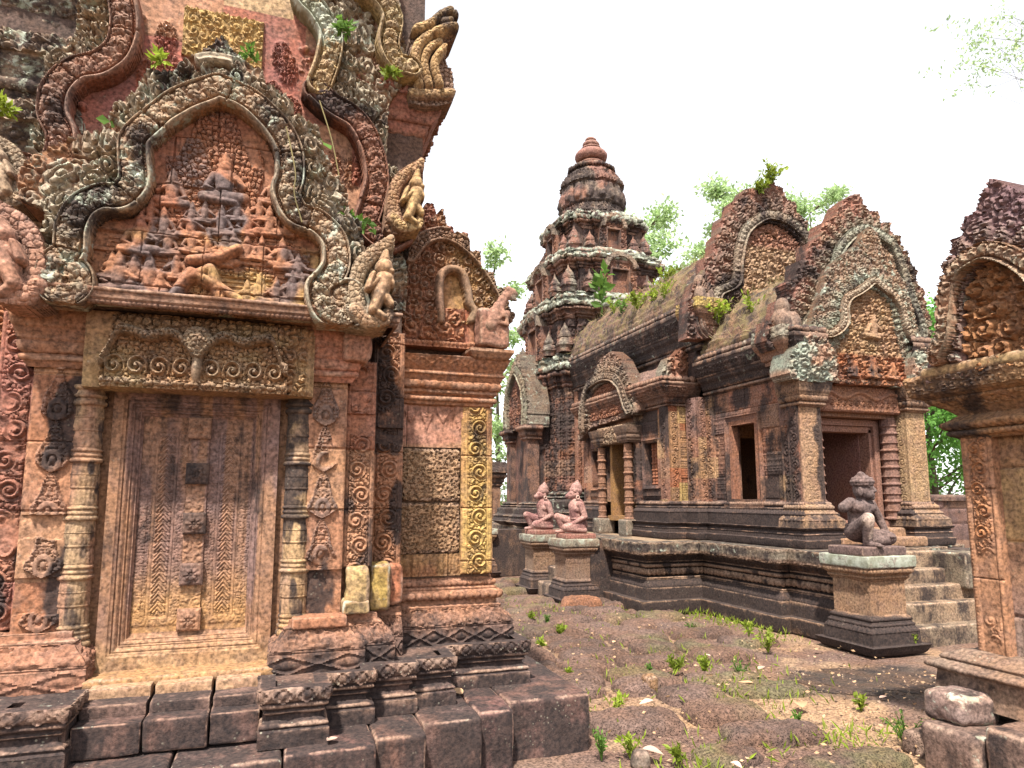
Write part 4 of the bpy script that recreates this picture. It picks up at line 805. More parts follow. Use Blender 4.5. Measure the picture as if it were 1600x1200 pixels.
def tcol(Sv, Z, D, X):
    n = fb3(X[..., 0] * 1.6, X[..., 1] * 1.6, X[..., 2] * 1.6, 19, 3); top = sst(.80, .83, Z)
    c = mixc(mixc((.135, .09, .075), (.22, .145, .10), sst(.4, .65, n)), (.27, .24, .19), top * .7)
    wv = CV[0] * sst(.22, .5, fb3(X[..., 0] * 8, X[..., 1] * 8, X[..., 2] * 8, 4, 3)); c = mixc(c, (.46, .32, .24), .8 * wv)
    return c, (.64 + .6 * (n - .5)) * (1 - .9 * wv) - .12 * top + .10 * sst(.75, .55, Z) * sst(.3, .5, Z), .14 + .28 * top * sst(.35, .6, n)
TP = [(4.95, 20), (4.95, 12.2), (4.56, 12.2), (4.56, 10.4), (4.85, 10.4), (4.85, 9.62), (4.56, 9.62), (4.56, 8.0), (5.43, 8.0), (5.43, 6.46), (5.56, 6.46), (5.56, 5.8), (5.97, 5.8), (5.97, 6.2), (7.71, 6.2), (7.71, 6.46), (8.33, 6.46), (8.33, 8), (9.2, 8), (9.2, 20)]
sweep('platform_wall', T, M_DARK, TP, 0, 0, tm + [(0, -.3, 'l')], .010, colf=tcol, rough=.007, sres=.016)
boxes('platform_floor', T, M_DARK, [(4.60, 9.15, 8.04, 9.58, .86, G1 - .002), (4.90, 9.15, 9.58, 12.3, .86, G1 - .003), (4.60, 4.895, 10.44, 12.16, .86, G1 - .003), (5.0, 9.15, 12.3, 20, .86, G1 - .004), (5.48, 8.28, 6.5, 8.04, .86, G1 - .003), (6.1, 7.66, 6.24, 6.5, .86, G1 - .004), (5.60, 5.93, 5.84, 6.5, .86, G1 - .005)], (.36, .27, .19), .16, .10)
def pedestal(cx, cy, h, zt, cols, bk, li, taper=.0):
    p = [(cx - h, cy + h), (cx - h, cy - h), (cx + h, cy - h), (cx + h, cy + h)]
    it = [(.085, .10, 'r', .012), (0, .035, 'l'), (.105, .03, 'l'), (.05, .0, 's', 0, 'petal', .008, .05), (.02, -.01, 'r', .01, 'bead', .005, .025), (.02, -.02, 'l'), (.03, -.02, 'r', .01), (.02, -.045, 'l'), (.19, -.045, 'l', 0), (.10, -.045, 'l', 0, 'petaldn', .008, .045), (.02, -.03, 'r', .008), (.025, -.015, 'r', .012, 'bead', .004, .025), (.02, 0, 'l'), (.04, .015, 'r', .012, 'petaldn', .007, .045), (.015, .03, 'l'), (.10, .035, 'r', .006)]
    k = zt / sum(i[0] for i in it); it = [(i[0] * k,) + tuple(i[1:]) for i in it]
    def f(Sv, Z, D, X):
        n = fb3(X[..., 0] * 3, X[..., 1] * 3, X[..., 2] * 3, 8, 2); q = Z / zt
        mid_ = sst(.34, .42, q) * sst(.92, .84, q); top = sst(.86, .90, q)
        c = mixc(mixc((.17, .115, .09), cols, mid_), (.42, .42, .37) if li > .4 else (.34, .31, .25), top)
        return c, bk * (1 - .85 * mid_) * (1 - .7 * top) + .06, .10 + li * top
    o = sweep('pedestal', T, M_SAND, p, 0, 0.03, it + [(.0, -h * .96, 'l')], .010, closed=True, colf=f, rough=.007, sres=.012)
    return o
pedestal(5.76, 5.54, .275, .94, (.38, .25, .17), .75, .62)
pedestal(8.0, 5.56, .29, .94, (.44, .26, .12), .75, .5)
pedestal(4.18, 9.36, .25, .925, (.27, .185, .14), .55, .40)
pedestal(4.18, 10.66, .25, .925, (.29, .2, .145), .55, .40)
pedestal(3.80, 13.2, .30, .925, (.36, .24, .16), .4, .4)
for b_ in ((4.35, 4.7, 9.12, 9.6, 0, .90), (4.35, 4.7, 10.45, 10.9, 0, .90), (4.0, 5.0, 12.98, 13.4, 0, .90), (7.82, 8.17, 5.75, 6.55, 0, .90)): boxes('pedestal_link', T, M_DARK, [b_], (.12, .085, .07), .5, .1)
# stairs to the hall front and to its side door
zs_ = [.19, .40, .56, .72, .905]
for i, z in enumerate(zs_):
    block('stair_step', T, M_DARK, (6.04 if i else 6.1, 5.45 + .15 * i, -.05 if i == 0 else zs_[i - 1] - .12), (7.3 + .4 * (i < 3), 6.4, z), .022, .025, .010, (.36, .265, .19) if i else (.30, .23, .17), .42, .2, seed=120 + i, freq=5)
block('stair_cheek', T, M_DARK, (7.31, 5.66, .5), (7.72, 6.3, .90), .025, .03, .012, (.30, .26, .2), .42, .3, seed=131)
for i, z in enumerate((.22, .45, .68, .90)):
    block('stair_step', T, M_DARK, (4.02 + .15 * i - .03 * (i == 0), 9.66, -.05 if i == 0 else z - .3), (4.95, 10.36, z), .03, .03, .012, (.30, .23, .18), .42, .15, seed=140 + i, freq=5)
# ================================================================== hall
M = thing('hall', (6.88, 9.5, G1), 'long red and black sandstone hall with stepped carved gables and a grass-grown brick vault', 'hall')
def hcol(c1, c2, bk, li, zb=None, sc=2.):
    def f(Sv, Z, D, X):
        n = fb3(X[..., 0] * sc, X[..., 1] * sc, X[..., 2] * sc, 23, 3)
        b = bk + .06 + .7 * (n - .5)
        if zb: b = b + zb(Z)
        wv = CV[0] * sst(.3, .6, fb3(X[..., 0] * 9, X[..., 1] * 9, X[..., 2] * 9, 4, 3)); return mixc(mixc(c1, c2, sst(.35, .65, n)), (.44, .31, .24), .5 * wv), b * (1 - .65 * wv), li
    return f
XA = 6.88
def mX(x): return 2 * XA - x
LP = [(5.95, 12.6), (5.95, 11.6), (5.45, 11.6), (5.45, 10.66)]
LP2 = [(5.45, 9.64), (5.45, 8.7), (5.75, 8.7), (5.75, 8.4), (5.9, 8.4), (5.9, 6.52), (6.2, 6.52), (6.2, 6.7)]
RPm = [(mX(x), y) for x, y in LP2[::-1]]; RP2m = [(mX(x), y) for x, y in LP[::-1]]
sub = [(.10, .19, 'r', .006), (.01, .17, 'l'), (.05, .165, 'l'), (.02, .16, 'r', .01), (.03, .15, 'l'), (.035, .19, 'r', .008, 'dia', .004, .06), (0, .11, 'l'),
       (.14, .11, 'l'), (.012, .11, 'l'), (.06, .055, 's', 0, 'petal', .010, .05), (.02, .055, 'r', .010, 'bead', .005, .025), (.02, .035, 'l'), (.05, .03, 'r', .022, 'bead', .010, .045), (.015, .01, 'l'), (0, -.1, 'l')]
k = (1.48 - G1) / sum(i[0] for i in sub); sub = [(i[0] * k,) + tuple(i[1:]) for i in sub]
bc = hcol((.13, .09, .08), (.24, .14, .10), .78, .12, lambda Z: -.35 * sst(1.36, 1.44, Z))
for p in (LP, LP2, RPm, RP2m): sweep('base_moulding', M, M_DARK, p, G1, .17, sub, .012, colf=bc, rough=.008, sres=.014)
# carved walls
WPAL = [(.36, .20, .14), (.28, .155, .12), (.32, .20, .15), (.40, .26, .16), (.25, .155, .135), (.38, .185, .13)]
def tapestry(U, V, p=.07):
    x, y = np.mod(U / p, 1) - .5, np.mod(V / p, 1) - .5; r = np.hypot(x, y) * 2; a = np.arctan2(y, x)
    return np.maximum(sst(.9, .7, r) * (.5 + .5 * np.cos(4 * a)) * .8, dome(r * 3)) + .6 * sst(.44, .48, np.maximum(np.abs(x), np.abs(y)))
def wall_h(bands, holes, seed, amp=.012):
    def f(U, V):
        h = amp * tapestry(U, V) * sst(.62, .5, fb2(U * 2.5, V * 2.5, seed)) + joints(U, V, .34, .30, seed, .010, .012)
        for uc, w, off in bands:
            a = np.abs(U - uc); m = a < w * .75
            h = np.where(m, off + .022 * rinceau(U, V, uc, w, 1.48, .17, seed) * (a < w * .52) + .01 * (a > w * .6), h)
        m = np.ones(U.shape, bool)
        for a, b, c, d, fw in holes:
            dd = np.maximum(np.maximum(a - U, U - b), np.maximum(c - V, V - d)); m &= dd > 0
            h = np.where(dd < fw, .03 + .02 * sst(fw * .75, fw * .8, dd) - .012 * sst(fw * .4, fw * .35, dd), h)
        return h, m
    return f
def wcol(seed, bkf=None, bk=.22, li=.06):
    def f(U, V, h):
        c, j = bcol(U, V, .34, .30, WPAL, seed, .2); n = fb2(U * 1.5, V * 1.5, seed + 5)
        return c, bk + .14 + 1.1 * (n - .5) + (bkf(U, V) if bkf else 0), li
    return f
# porch side wall with the tall window
PWc = wcol(3, lambda U, V: .75 * np.exp(-((U + 7.55) / .16) ** 2) * sst(2.6, 2.8, V) + .18 * sst(-6.9, -7.1, U) * sst(-7.3, -7.1, U) + .3 * sst(1.75, 1.5, V) * sst(-7.2, -7., U))
def win_holes(y0, y1, z0, z1, fw): return [(-y1, -y0, z0, z1, fw)]
relief('carved_wall', M, M_SAND, 'X', 5.9, -8.4, -6.52, 1.46, 2.98, .011, wall_h([(-6.72, .15, .02), (-6.60, .13, .035), (-8.30, .13, .02)], win_holes(7.28, 7.86, 1.50, 2.56, .07), 3), .16, PWc, seed=201)
relief('carved_wall', M, M_SAND, 'X', 5.75, -8.7, -8.4, 1.46, 2.98, .012, wall_h([(-8.55, .15, .02)], [], 4), .3, wcol(4), seed=202)
relief('carved_wall', M, M_SAND, 'X', 5.45, -11.6, -8.7, 1.46, 2.9, .012, wall_h([(-8.80, .13, .03), (-9.62, .09, .05), (-10.68, .09, .05), (-11.5, .13, .03), (-11.05, .1, .01)], [(-10.56, -9.74, 1.2, 2.56, .05), (-9.36, -9.0, 1.72, 2.36, .06), (-11.26, -10.92, 1.72, 2.36, .06)], 5), .2, wcol(5, lambda U, V: .45 * sst(2.45, 2.7, V) * sst(-9.5, -9.3, U) + .3 * sst(1.75, 1.6, V), .2), seed=203)
relief('carved_wall', M, M_SAND, 'Y', 8.7, 5.45, 5.75, 1.46, 2.98, .010, wall_h([(5.53, .12, .02)], [], 6), .3, lambda U, V, h: (np.where(((V > 2.62) & (U > 5.58))[..., None], (.44, .29, .15), np.where(((V < 1.75) & (U > 5.58))[..., None], (.46, .33, .15), bcol(U, V, .34, .28, [(.36, .15, .09), (.33, .2, .12)], 6)[0])), .15, .05), seed=204)
relief('carved_wall', M, M_SAND, 'Y', 8.4, 5.75, 5.9, 1.46, 2.98, .010, wall_h([(5.82, .11, .02)], [], 7), .3, wcol(7), seed=205)
boxes('far_wall', M, M_SAND, [(mX(5.9) - .16, mX(5.9), 6.6, 8.4, 1.4, 3.0), (mX(5.45) - .2, mX(5.45), 8.7, 9.7, 1.4, 3.0), (mX(5.45) - .2, mX(5.45), 10.6, 11.6, 1.4, 3.0), (mX(5.45) - .2, mX(5.45), 9.7, 10.6, 1.0, 3.0), (5.45, 6.9, 11.4, 11.6, 1.0, 3.0), (6.9, mX(5.45), 11.4, 11.6, 1.0, 3.0), (5.97, 6.14, 11.6, 12.9, 1.0, 4.2), (mX(5.97) - .17, mX(5.97), 11.6, 12.9, 1.0, 4.2)], (.30, .17, .11), .25, .05)
boxes('inner_wall', M, M_SAND, [(6.06, 6.4, 8.3, 8.46, 1.2, 3.0), (7.36, 7.7, 8.3, 8.46, 1.2, 3.0), (6.06, 7.7, 8.3, 8.46, 2.4, 3.2)], (.34, .2, .12), .1, .02)
boxes('inner_floor', M, M_SAND, [(5.99, 7.76, 6.75, 11.3, 1.0, 1.21)], (.40, .2, .09), .1, 0)
# windows
for y0, y1, z0, z1, nb in ((9.0, 9.36, 1.72, 2.36, 4), (10.92, 11.26, 1.72, 2.36, 4)):
    wf = boxes('window', M, M_DARK, [(5.44, 5.60, y0 - .08, y1 + .08, z0 - .10, z0 - .01), (5.42, 5.6, y0 - .08, y1 + .08, z0 - .17, z0 - .102), (5.43, 5.6, y0 - .06, y1 + .06, z1 + .005, z1 + .05), (5.66, 5.70, y0 - .1, y1 + .1, z0 - .1, z1 + .1)], (.16, .10, .08), .4, 0)
    for i in range(nb):
        its = []
        for j in range(6): its += [(.03, .036, 'r', .010), (.012, .030, 'l'), (.045, .032, 'r', .006), (.02, .036, 'l')]
        kk = (z1 - z0) / sum(a[0] for a in its); its = [(a[0] * kk,) + a[1:] for a in its]
        lathe('baluster', wf, M_SAND, 5.56, y0 + (i + .5) * (y1 - y0) / nb, z0, .032, its, .012, lambda TT, Z, D: ((.36, .15, .10), .08, 0), nth=14)
wf = boxes('window', M, M_DARK, [(5.86, 6.0, 7.2, 7.94, 1.44, 1.50), (5.84, 6.0, 7.16, 7.98, 1.37, 1.438)], (.20, .12, .09), .35, 0)
boxes('window_frame', wf, M_SAND, [(5.88, 5.99, 7.28, 7.33, 1.503, 2.56), (5.88, 5.99, 7.81, 7.86, 1.503, 2.56), (5.88, 5.99, 7.333, 7.807, 2.50, 2.56)], (.34, .17, .12), .1, 0)
# side door: frame, leafless opening, colonnettes, lintel, small pediment
df = boxes('door_frame', M, M_SAND, [(5.40, 5.66, 9.80, 9.88, 1.23, 2.46), (5.40, 5.66, 10.42, 10.50, 1.23, 2.46), (5.40, 5.66, 9.80, 10.50, 2.463, 2.56), (5.36, 5.7, 9.76, 10.54, 1.15, 1.228)], (.42, .25, .12), .05, 0)
for b_ in ((5.67, 6.2, 9.74, 9.86, 1.2, 2.6), (5.67, 6.3, 10.47, 10.56, 1.2, 2.6)): boxes('door_jamb', df, M_SAND, [b_], (.46, .30, .13), .02, 0)
for y in (9.68, 10.62):
    its = []
    for j in range(5): its += [(.03, .075, 'r', .012), (.012, .062, 'l'), (.06, .066, 'l', 0, 'petal', .005, .04), (.02, .07, 'r', .008), (.09, .062, 'l'), (.02, .072, 'l')]
    kk = 1.2 / sum(a[0] for a in its); its = [(a[0] * kk,) + tuple(a[1:]) for a in its]
    lathe('colonnette', M, M_SAND, 5.30, y, 1.18, .075, its, .012, lambda TT, Z, D: ((.30, .17, .12), .25, .08), nth=20)
    sweep('side_capital', M, M_SAND, [(5.45, y + .12), (5.24, y + .12), (5.24, y - .12), (5.45, y - .12)], 2.40, 0, [(.03, .02, 'l'), (.03, .03, 'r', .01), (.06, .05, 'r', .012), (.05, .07, 's'), (.04, .08, 'l'), (.06, .09, 'l'), (0, -.1, 'l')], .012, colf=hcol((.20, .14, .11), (.28, .2, .15), .35, .15), rough=.006)
    block('side_plinth', M, M_DARK, (5.17, y - .14, G1), (5.46, y + .14, 1.18), .025, .02, .01, (.24, .21, .17), .25, .25, seed=160)
relief('side_lintel', M, M_SAND, 'X', 5.28, -10.72, -9.58, 2.42, 2.72, .010, lambda U, V: .035 * foliage(U, V, .10, 44) + edge(U, V, -10.72, -9.58, 2.42, 2.72, .02), .2, lambda U, V, h: ((.34, .25, .18), .12, .2), seed=206)
def arch_ped(ax, c, pts_frame, hw, outl, inner, res, seed, fcol, tcol_, bcol_, tamp=.04, parent=None, depth=.22, famp=.05, lampl=.08, lsz=.13, tsz=.09, fsg=1, fig=()):
    fr_ = smooth(pts_frame, 5); inn_ = smooth(inner, 4); par = parent or M
    def lb(U, V):
        d, s, t = pdist(U, V, fr_); f1, i1 = flames(s, d - hw, lsz * .85, lsz * 1.25, seed); f2, i2 = flames(s + lsz * .4, d - hw - lsz * .8, lsz, lsz * 1.3, seed + 4)
        return np.where(i1, .02 + .75 * lampl * f1, np.where(i2, .62 * lampl * f2, .5 * lampl * foliage(U, V, lsz, seed) - .01)) - .01, ~inpoly(U, V, inn_)
    pd = relief('pediment', par, M_SAND, ax, c, outl[:, 0].min(), outl[:, 0].max(), outl[:, 1].min(), outl[:, 1].max(), res, lb, depth, bcol_, mask=outl, seed=seed, rough=.012)
    def th_(U, V):
        h = ty(U, V)
        for cx, cz, sc in fig: f = figure_r(U, V, cx, cz, sc); h = np.where(f > 0, .03 + .07 * f, h)
        return h
    ty = lambda U, V: tamp * 1.4 * foliage(U, V, tsz, seed + 5) + .2 * tamp * leafy(U, V, .03, seed + 6)
    relief('tympanum', pd, M_SAND, ax, c + .035, inn_[:, 0].min(), inn_[:, 0].max(), inn_[:, 1].min(), inn_[:, 1].max(), res, th_, .1, tcol_, mask=inn_, seed=seed + 2)
    def fh(U, V):
        d, s, t = pdist(U, V, fr_); return band(t / hw * fsg, s, t, hw, seed + 3, famp, .03), d < 1.02 * hw
    lo, hi = fr_.min(0) - hw - .02, fr_.max(0) + hw + .02
    relief('arch_frame', pd, M_SAND, ax, c - .02, lo[0], hi[0], lo[1], hi[1], res, fh, .12, fcol, seed=seed + 4)
    return pd
wx = lambda X, L: WX(X, *L)
GRN = (.36, .38, .30)
lb1 = lambda base, top, bk, li: (lambda U, V, h: (mixc(base, top, sst(-.01, .04, h) * .85), bk + .14 + .9 * (fb2(U * 2, V * 2, 3) - .5), li))
o = wx(5.30, [(905, 690), (908, 640), (916, 600), (930, 585), (938, 560), (955, 548), (970, 560), (982, 585), (992, 610), (1000, 640), (992, 648), (925, 668)])
arch_ped('X', 5.30, wx(5.30, [(913, 672), (914, 640), (922, 606), (942, 590), (962, 590), (975, 606), (982, 628), (988, 640)]), .085, o, wx(5.30, [(922, 660), (926, 618), (945, 600), (960, 600), (970, 615), (975, 645)]), .012, 300, lb1((.26, .16, .12), (.28, .24, .19), .18, .25), lambda U, V, h: ((.33, .16, .11), .12, .04), lb1((.24, .15, .12), (.27, .23, .18), .25, .25))
# cornices
hc = [(.02, .03, 'l'), (.03, .04, 'r', .01, 'bead', .006, .035), (.015, .02, 'l'), (.05, .06, 'r', .014, 'petaldn', .008, .05), (.02, .07, 'l'), (.06, .12, 's'), (.02, .125, 'l'), (.03, .14, 'r', .008), (.10, .19, 'l', 0, 'leaf', .02, .12), (.03, .20, 'l'), (.05, .20, 'r', .01), (0, .10, 'l')]
tp = [(.085, .10, 'r', .085, 'bead', .03, .085), (0, -.1, 'l')]
cc = hcol((.12, .085, .075), (.26, .16, .12), .55, .30, lambda Z: -.2 * sst(3.1, 3.0, Z))
k = .5 / sum(i[0] for i in hc); hc1 = [(i[0] * k,) + tuple(i[1:]) for i in hc]
sweep('porch_cornice', M, M_DARK, [(5.9, 8.4), (5.9, 6.52), (6.2, 6.52)], 2.98, 0, hc1 + tp, .012, colf=cc, rough=.01, sres=.011)
sweep('porch_cornice', M, M_DARK, [(mX(6.2), 6.52), (mX(5.9), 6.52), (mX(5.9), 8.4)], 2.98, 0, hc1 + tp, .02, colf=cc, rough=.01)
k = .36 / sum(i[0] for i in hc); hc2 = [(i[0] * k,) + tuple(i[1:]) for i in hc]
sweep('aisle_cornice', M, M_DARK, [(5.95, 11.6), (5.45, 11.6), (5.45, 8.7), (5.92, 8.7)], 2.86, 0, hc2 + tp, .012, colf=hcol((.16, .10, .08), (.32, .17, .12), .30, .16), rough=.01, sres=.011)
sweep('aisle_cornice', M, M_DARK, [(mX(5.9), 8.7), (mX(5.45), 8.7), (mX(5.45), 11.6), (mX(5.9), 11.6)], 2.86, 0, hc2 + tp, .025, colf=cc, rough=.01)
# half vaults over the aisles, upper wall and main eave
for sgn, nm in ((1, 5.0), (-1, 9.0)):
    def surf(name, pr_pts, y0, y1, col, mat, bk, li, res=.035, rg=.02, seed=9, lipn=0, par=M):
        P = smooth(pr_pts, 7); m = int((y1 - y0) / res) + 2; t = np.linspace(y0, y1, m)
        X = np.broadcast_to((P[:, 0] if sgn > 0 else mX(P[:, 0]))[:, None], (len(P), m)); Z = np.broadcast_to(P[:, 1][:, None], (len(P), m)); Yy = np.broadcast_to(t, (len(P), m))
        D = rg * (fb3(X * 5, Yy * 5, Z * 5, seed, 4) - .5) * 2 - .03 * sst(.25, .0, np.mod(np.arange(len(P))[:, None] / 3 + 0 * Yy, 1)) + .03 * (hsh(np.floor(np.arange(len(P))[:, None] / 3 + 0 * Yy).astype(np.int64), np.floor(Yy / .24).astype(np.int64)) - .5)
        V = np.stack([X - sgn * D * .7, Yy, Z + D * .7], -1).reshape(-1, 3); q = gridq(len(P), m)
        n = fb3(V[:, 0] * 1.4, V[:, 1] * 1.4, V[:, 2] * 1.4, 5, 3)
        return finish(name, V, q if sgn < 0 else q[:, ::-1], mat, par, mixc(col, (.27, .20, .13), sst(.4, .65, n)), bk, li)
    surf('aisle_vault', [(5.36, 3.26), (5.46, 3.42), (5.62, 3.56), (5.80, 3.62)], 8.72, 11.6, (.24, .16, .135), M_DARK, .28, .16)
    surf('hall_vault', [(5.62, 4.40), (5.70, 4.66), (5.92, 5.0), (6.22, 5.27), (6.56, 5.45), (6.88, 5.54)], 8.1, 12.9, (.19, .13, .105), M_ROOF, .42, .30, .03, .05)
    surf('porch_vault', [(5.76, 3.60), (5.82, 3.80), (6.02, 4.12), (6.32, 4.40), (6.62, 4.56), (6.88, 4.64)], 6.7, 8.3, (.20, .13, .105), M_ROOF, .42, .30, .03, .05)
oo = np.array([(5.33, 3.22), (5.35, 3.42), (5.44, 3.60), (5.58, 3.66), (5.70, 3.78), (5.95, 3.80), (5.95, 3.2)])
relief('aisle_gable', M, M_SAND, 'Y', 8.70, 5.33, 5.95, 3.2, 3.8, .011, lambda U, V: .06 * foliage(U, V, .20, 5), .16, lambda U, V, h: (mixc((.34, .17, .12), (.33, .31, .25), sst(5.55, 5.4, U)), .25, .25), mask=oo, seed=231)
boxes('upper_wall', M, M_DARK, [(5.80, 5.95, 8.45, 12.9, 3.3, 4.1), (mX(5.95), mX(5.80), 8.45, 12.9, 3.3, 4.1)], (.16, .10, .085), .5, .1)
k = .62 / sum(i[0] for i in hc); hc3 = [(i[0] * k,) + tuple(i[1:]) for i in hc]
sweep('main_cornice', M, M_DARK, [(5.80, 12.9), (5.80, 8.3), (6.1, 8.3)], 3.68, 0, hc3 + tp, .013, colf=hcol((.12, .09, .08), (.20, .14, .12), .55, .32), rough=.01, sres=.012)
sweep('main_cornice', M, M_DARK, [(mX(6.1), 8.3), (mX(5.80), 8.3), (mX(5.80), 12.9)], 3.68, 0, hc3 + tp, .03, colf=hcol((.12, .09, .08), (.20, .14, .12), .55, .32), rough=.01)
# ---- porch front: pillars, door, lintel, two nested pediments
for sg in (0, 1):
    a, b = (5.88, 6.2) if not sg else (mX(6.2), mX(5.88))
    base = (.42, .27, .19) if not sg else (.46, .33, .21)
    relief('pillar', M, M_SAND, 'Y', 6.50, a, b, 1.44, 2.62, .008, lambda U, V, a=a, b=b: .010 * (np.abs(U - (a + b) / 2) < .12) * foliage(U, V, .05, 5) + .006 * (np.abs(U - (a + b) / 2) > .135) + edge(U, V, a, b, 1.44, 2.62, .012), .25, lambda U, V, h, base=base: (mixc(base, (.42, .28, .17), vn2(U * 6, V * 3, 4)), .16 + .5 * sst(.5, .75, fb2(U * 2.4, V * 1.5, 6 + 3 * (base[0] > .47))), .04), seed=210)
    relief('pillar_side', M, M_SAND, 'X', a - .004, -6.72, -6.50, 1.44, 2.62, .010, lambda U, V: .012 * rinceau(U, V, -6.61, .13, 1.44, .12, 6), .05, lambda U, V, h, base=base: (base, .08, .04), seed=211)
    sweep('pillar_capital', M, M_SAND, [(a, 6.8), (a, 6.48), (b, 6.48), (b, 6.8)], 2.60, 0, [(.02, .02, 'l'), (.03, .03, 'r', .01, 'bead', .005, .03), (.02, .02, 'l'), (.06, .05, 'r', .016, 'petaldn', .01, .05), (.02, .06, 'l'), (.05, .08, 's'), (.05, .09, 'l'), (.07, .10, 'l'), (0, -.1, 'l')], .010, colf=hcol((.24, .15, .11), (.34, .22, .15), .25, .1), rough=.006)
    sweep('pillar_base', M, M_SAND, [(a, 6.8), (a, 6.48), (b, 6.48), (b, 6.8)], 1.15, .14, [(.10, .13, 'l'), (.07, .07, 's', 0, 'petal', .01, .05), (.03, .06, 'r', .012), (.03, .04, 'l'), (.05, .03, 'r', .018, 'bead', .008, .04), (.03, .01, 'l')], .010, colf=hcol((.24, .17, .13), (.38, .25, .16), .38, .06, lambda Z: -.3 * sst(1.25, 1.42, Z)), rough=.006)
FD = boxes('front_door_frame', M, M_SAND, [(6.33, 6.42, 6.80, 7.0, 1.235, 2.52), (7.33, 7.42, 6.80, 7.0, 1.235, 2.52), (6.421, 6.47, 6.84, 7.0, 1.235, 2.40), (7.285, 7.329, 6.84, 7.0, 1.235, 2.40), (6.421, 7.329, 6.80, 7.0, 2.44, 2.52), (6.421, 7.329, 6.84, 7.0, 2.36, 2.437), (6.25, 7.5, 6.72, 7.0, 1.15, 1.23)], (.34, .19, .15), .03, 0)
for b_ in ((7.27, 7.40, 7.0, 7.6, 1.21, 2.6), (6.30, 6.42, 7.0, 7.5, 1.21, 2.6)): boxes('door_jamb', FD, M_SAND, [b_], (.30, .16, .14), .02, 0)
for i, z in enumerate((1.05, 1.15)): block('porch_step', M, M_SAND, (6.22, 6.30 + .18 * i, G1), (7.54, 6.85, z), .022, .02, .008, (.38, .24, .16), .10, .04, seed=170 + i)
for x, bk in ((6.28, .1), (7.49, .04)):
    its = []
    for j in range(6): its += [(.025, .105, 'r', .012), (.012, .095, 'l'), (.05, .098, 'l'), (.02, .104, 'r', .008, 'bead', .004, .02), (.06, .096, 'l'), (.02, .10, 'l')]
    kk = 1.30 / sum(a[0] for a in its); its = [(a[0] * kk,) + tuple(a[1:]) for a in its]
    lathe('colonnette', M, M_SAND, x, 6.72, 1.24, .11, its, .010, lambda TT, Z, D: (mixc((.22, .13, .115), (.27, .165, .135), vn2(Z * 5, TT, 4)), .04, .0), octo=8)
def lint2(U, V):
    yb = 2.79 + .04 * np.cos((U - 6.88) * 12); d = np.abs(V - yb) / .03
    p = .10; a = np.abs(U - 6.88); cx = (np.floor(a / p) + .5) * p; r = np.hypot((a - cx) / .048, (V - 2.69) / .055)
    h = .015 * leafy(U, V, .035, 6); h = np.where((V < yb) & (V > 2.61), .03 * np.where(r < 1, spiral(np.minimum(r, 1), np.arctan2(V - 2.69, a - cx), 1, 1.7), .3), h)
    return np.maximum(h, .04 * dome(d)) + edge(U, V, 6.2, 7.56, 2.58, 2.92, .015)
relief('front_lintel', M, M_SAND, 'Y', 6.56, 6.2, 7.58, 2.58, 2.92, .009, lint2, .3, lambda U, V, h: (mixc((.30, .15, .115), (.34, .18, .12), vn2(U * 4, V * 4, 3)), .18, .05), seed=212)
boxes('door_head', M, M_SAND, [(6.15, 7.6, 6.66, 7.0, 2.53, 3.2)], (.30, .17, .12), .2, 0)
wy = lambda Y, L: W(Y, *L)
o = wy(6.62, [(1228, 560), (1205, 545), (1196, 530), (1200, 500), (1212, 500), (1218, 468), (1234, 462), (1228, 440), (1243, 435), (1246, 408), (1262, 402), (1262, 380), (1280, 372), (1284, 348), (1302, 340), (1312, 318), (1330, 304), (1342, 303), (1350, 318), (1356, 328), (1372, 330), (1376, 348), (1390, 348), (1394, 368), (1406, 370), (1408, 392), (1418, 392), (1420, 412), (1432, 418), (1432, 444), (1444, 452), (1446, 480), (1452, 500), (1448, 600), (1300, 600)])
arch_ped('Y', 6.62, wy(6.6, [(1240, 590), (1238, 540), (1262, 500), (1280, 470), (1300, 420), (1312, 385), (1345, 360), (1385, 378), (1400, 405), (1412, 440), (1425, 480), (1438, 520), (1440, 590)]), .075, o, wy(6.6, [(1300, 520), (1308, 400), (1318, 378), (1345, 372), (1378, 384), (1390, 410), (1400, 470), (1400, 520)]), .011, 310, lb1((.26, .17, .13), (.33, .35, .28), .20, .34), lambda U, V, h: ((.36, .2, .12), .2, .1), lambda U, V, h: (mixc((.30, .15, .12), (.31, .30, .23), sst(.0, .05, h) * .75), .15 + .35 * sst(.42, .6, fb2(U * 2, V * 2, 12)), .12 + .26 * sst(4.6, 3.6, V)), lampl=.10, lsz=.15)
o = wy(6.44, [(1238, 590), (1236, 560), (1244, 530), (1262, 520), (1272, 490), (1284, 460), (1290, 430), (1300, 412), (1320, 396), (1340, 380), (1350, 362), (1362, 352), (1374, 366), (1380, 385), (1394, 398), (1402, 424), (1416, 440), (1424, 470), (1432, 500), (1440, 540), (1442, 606), (1400, 606), (1296, 596)])
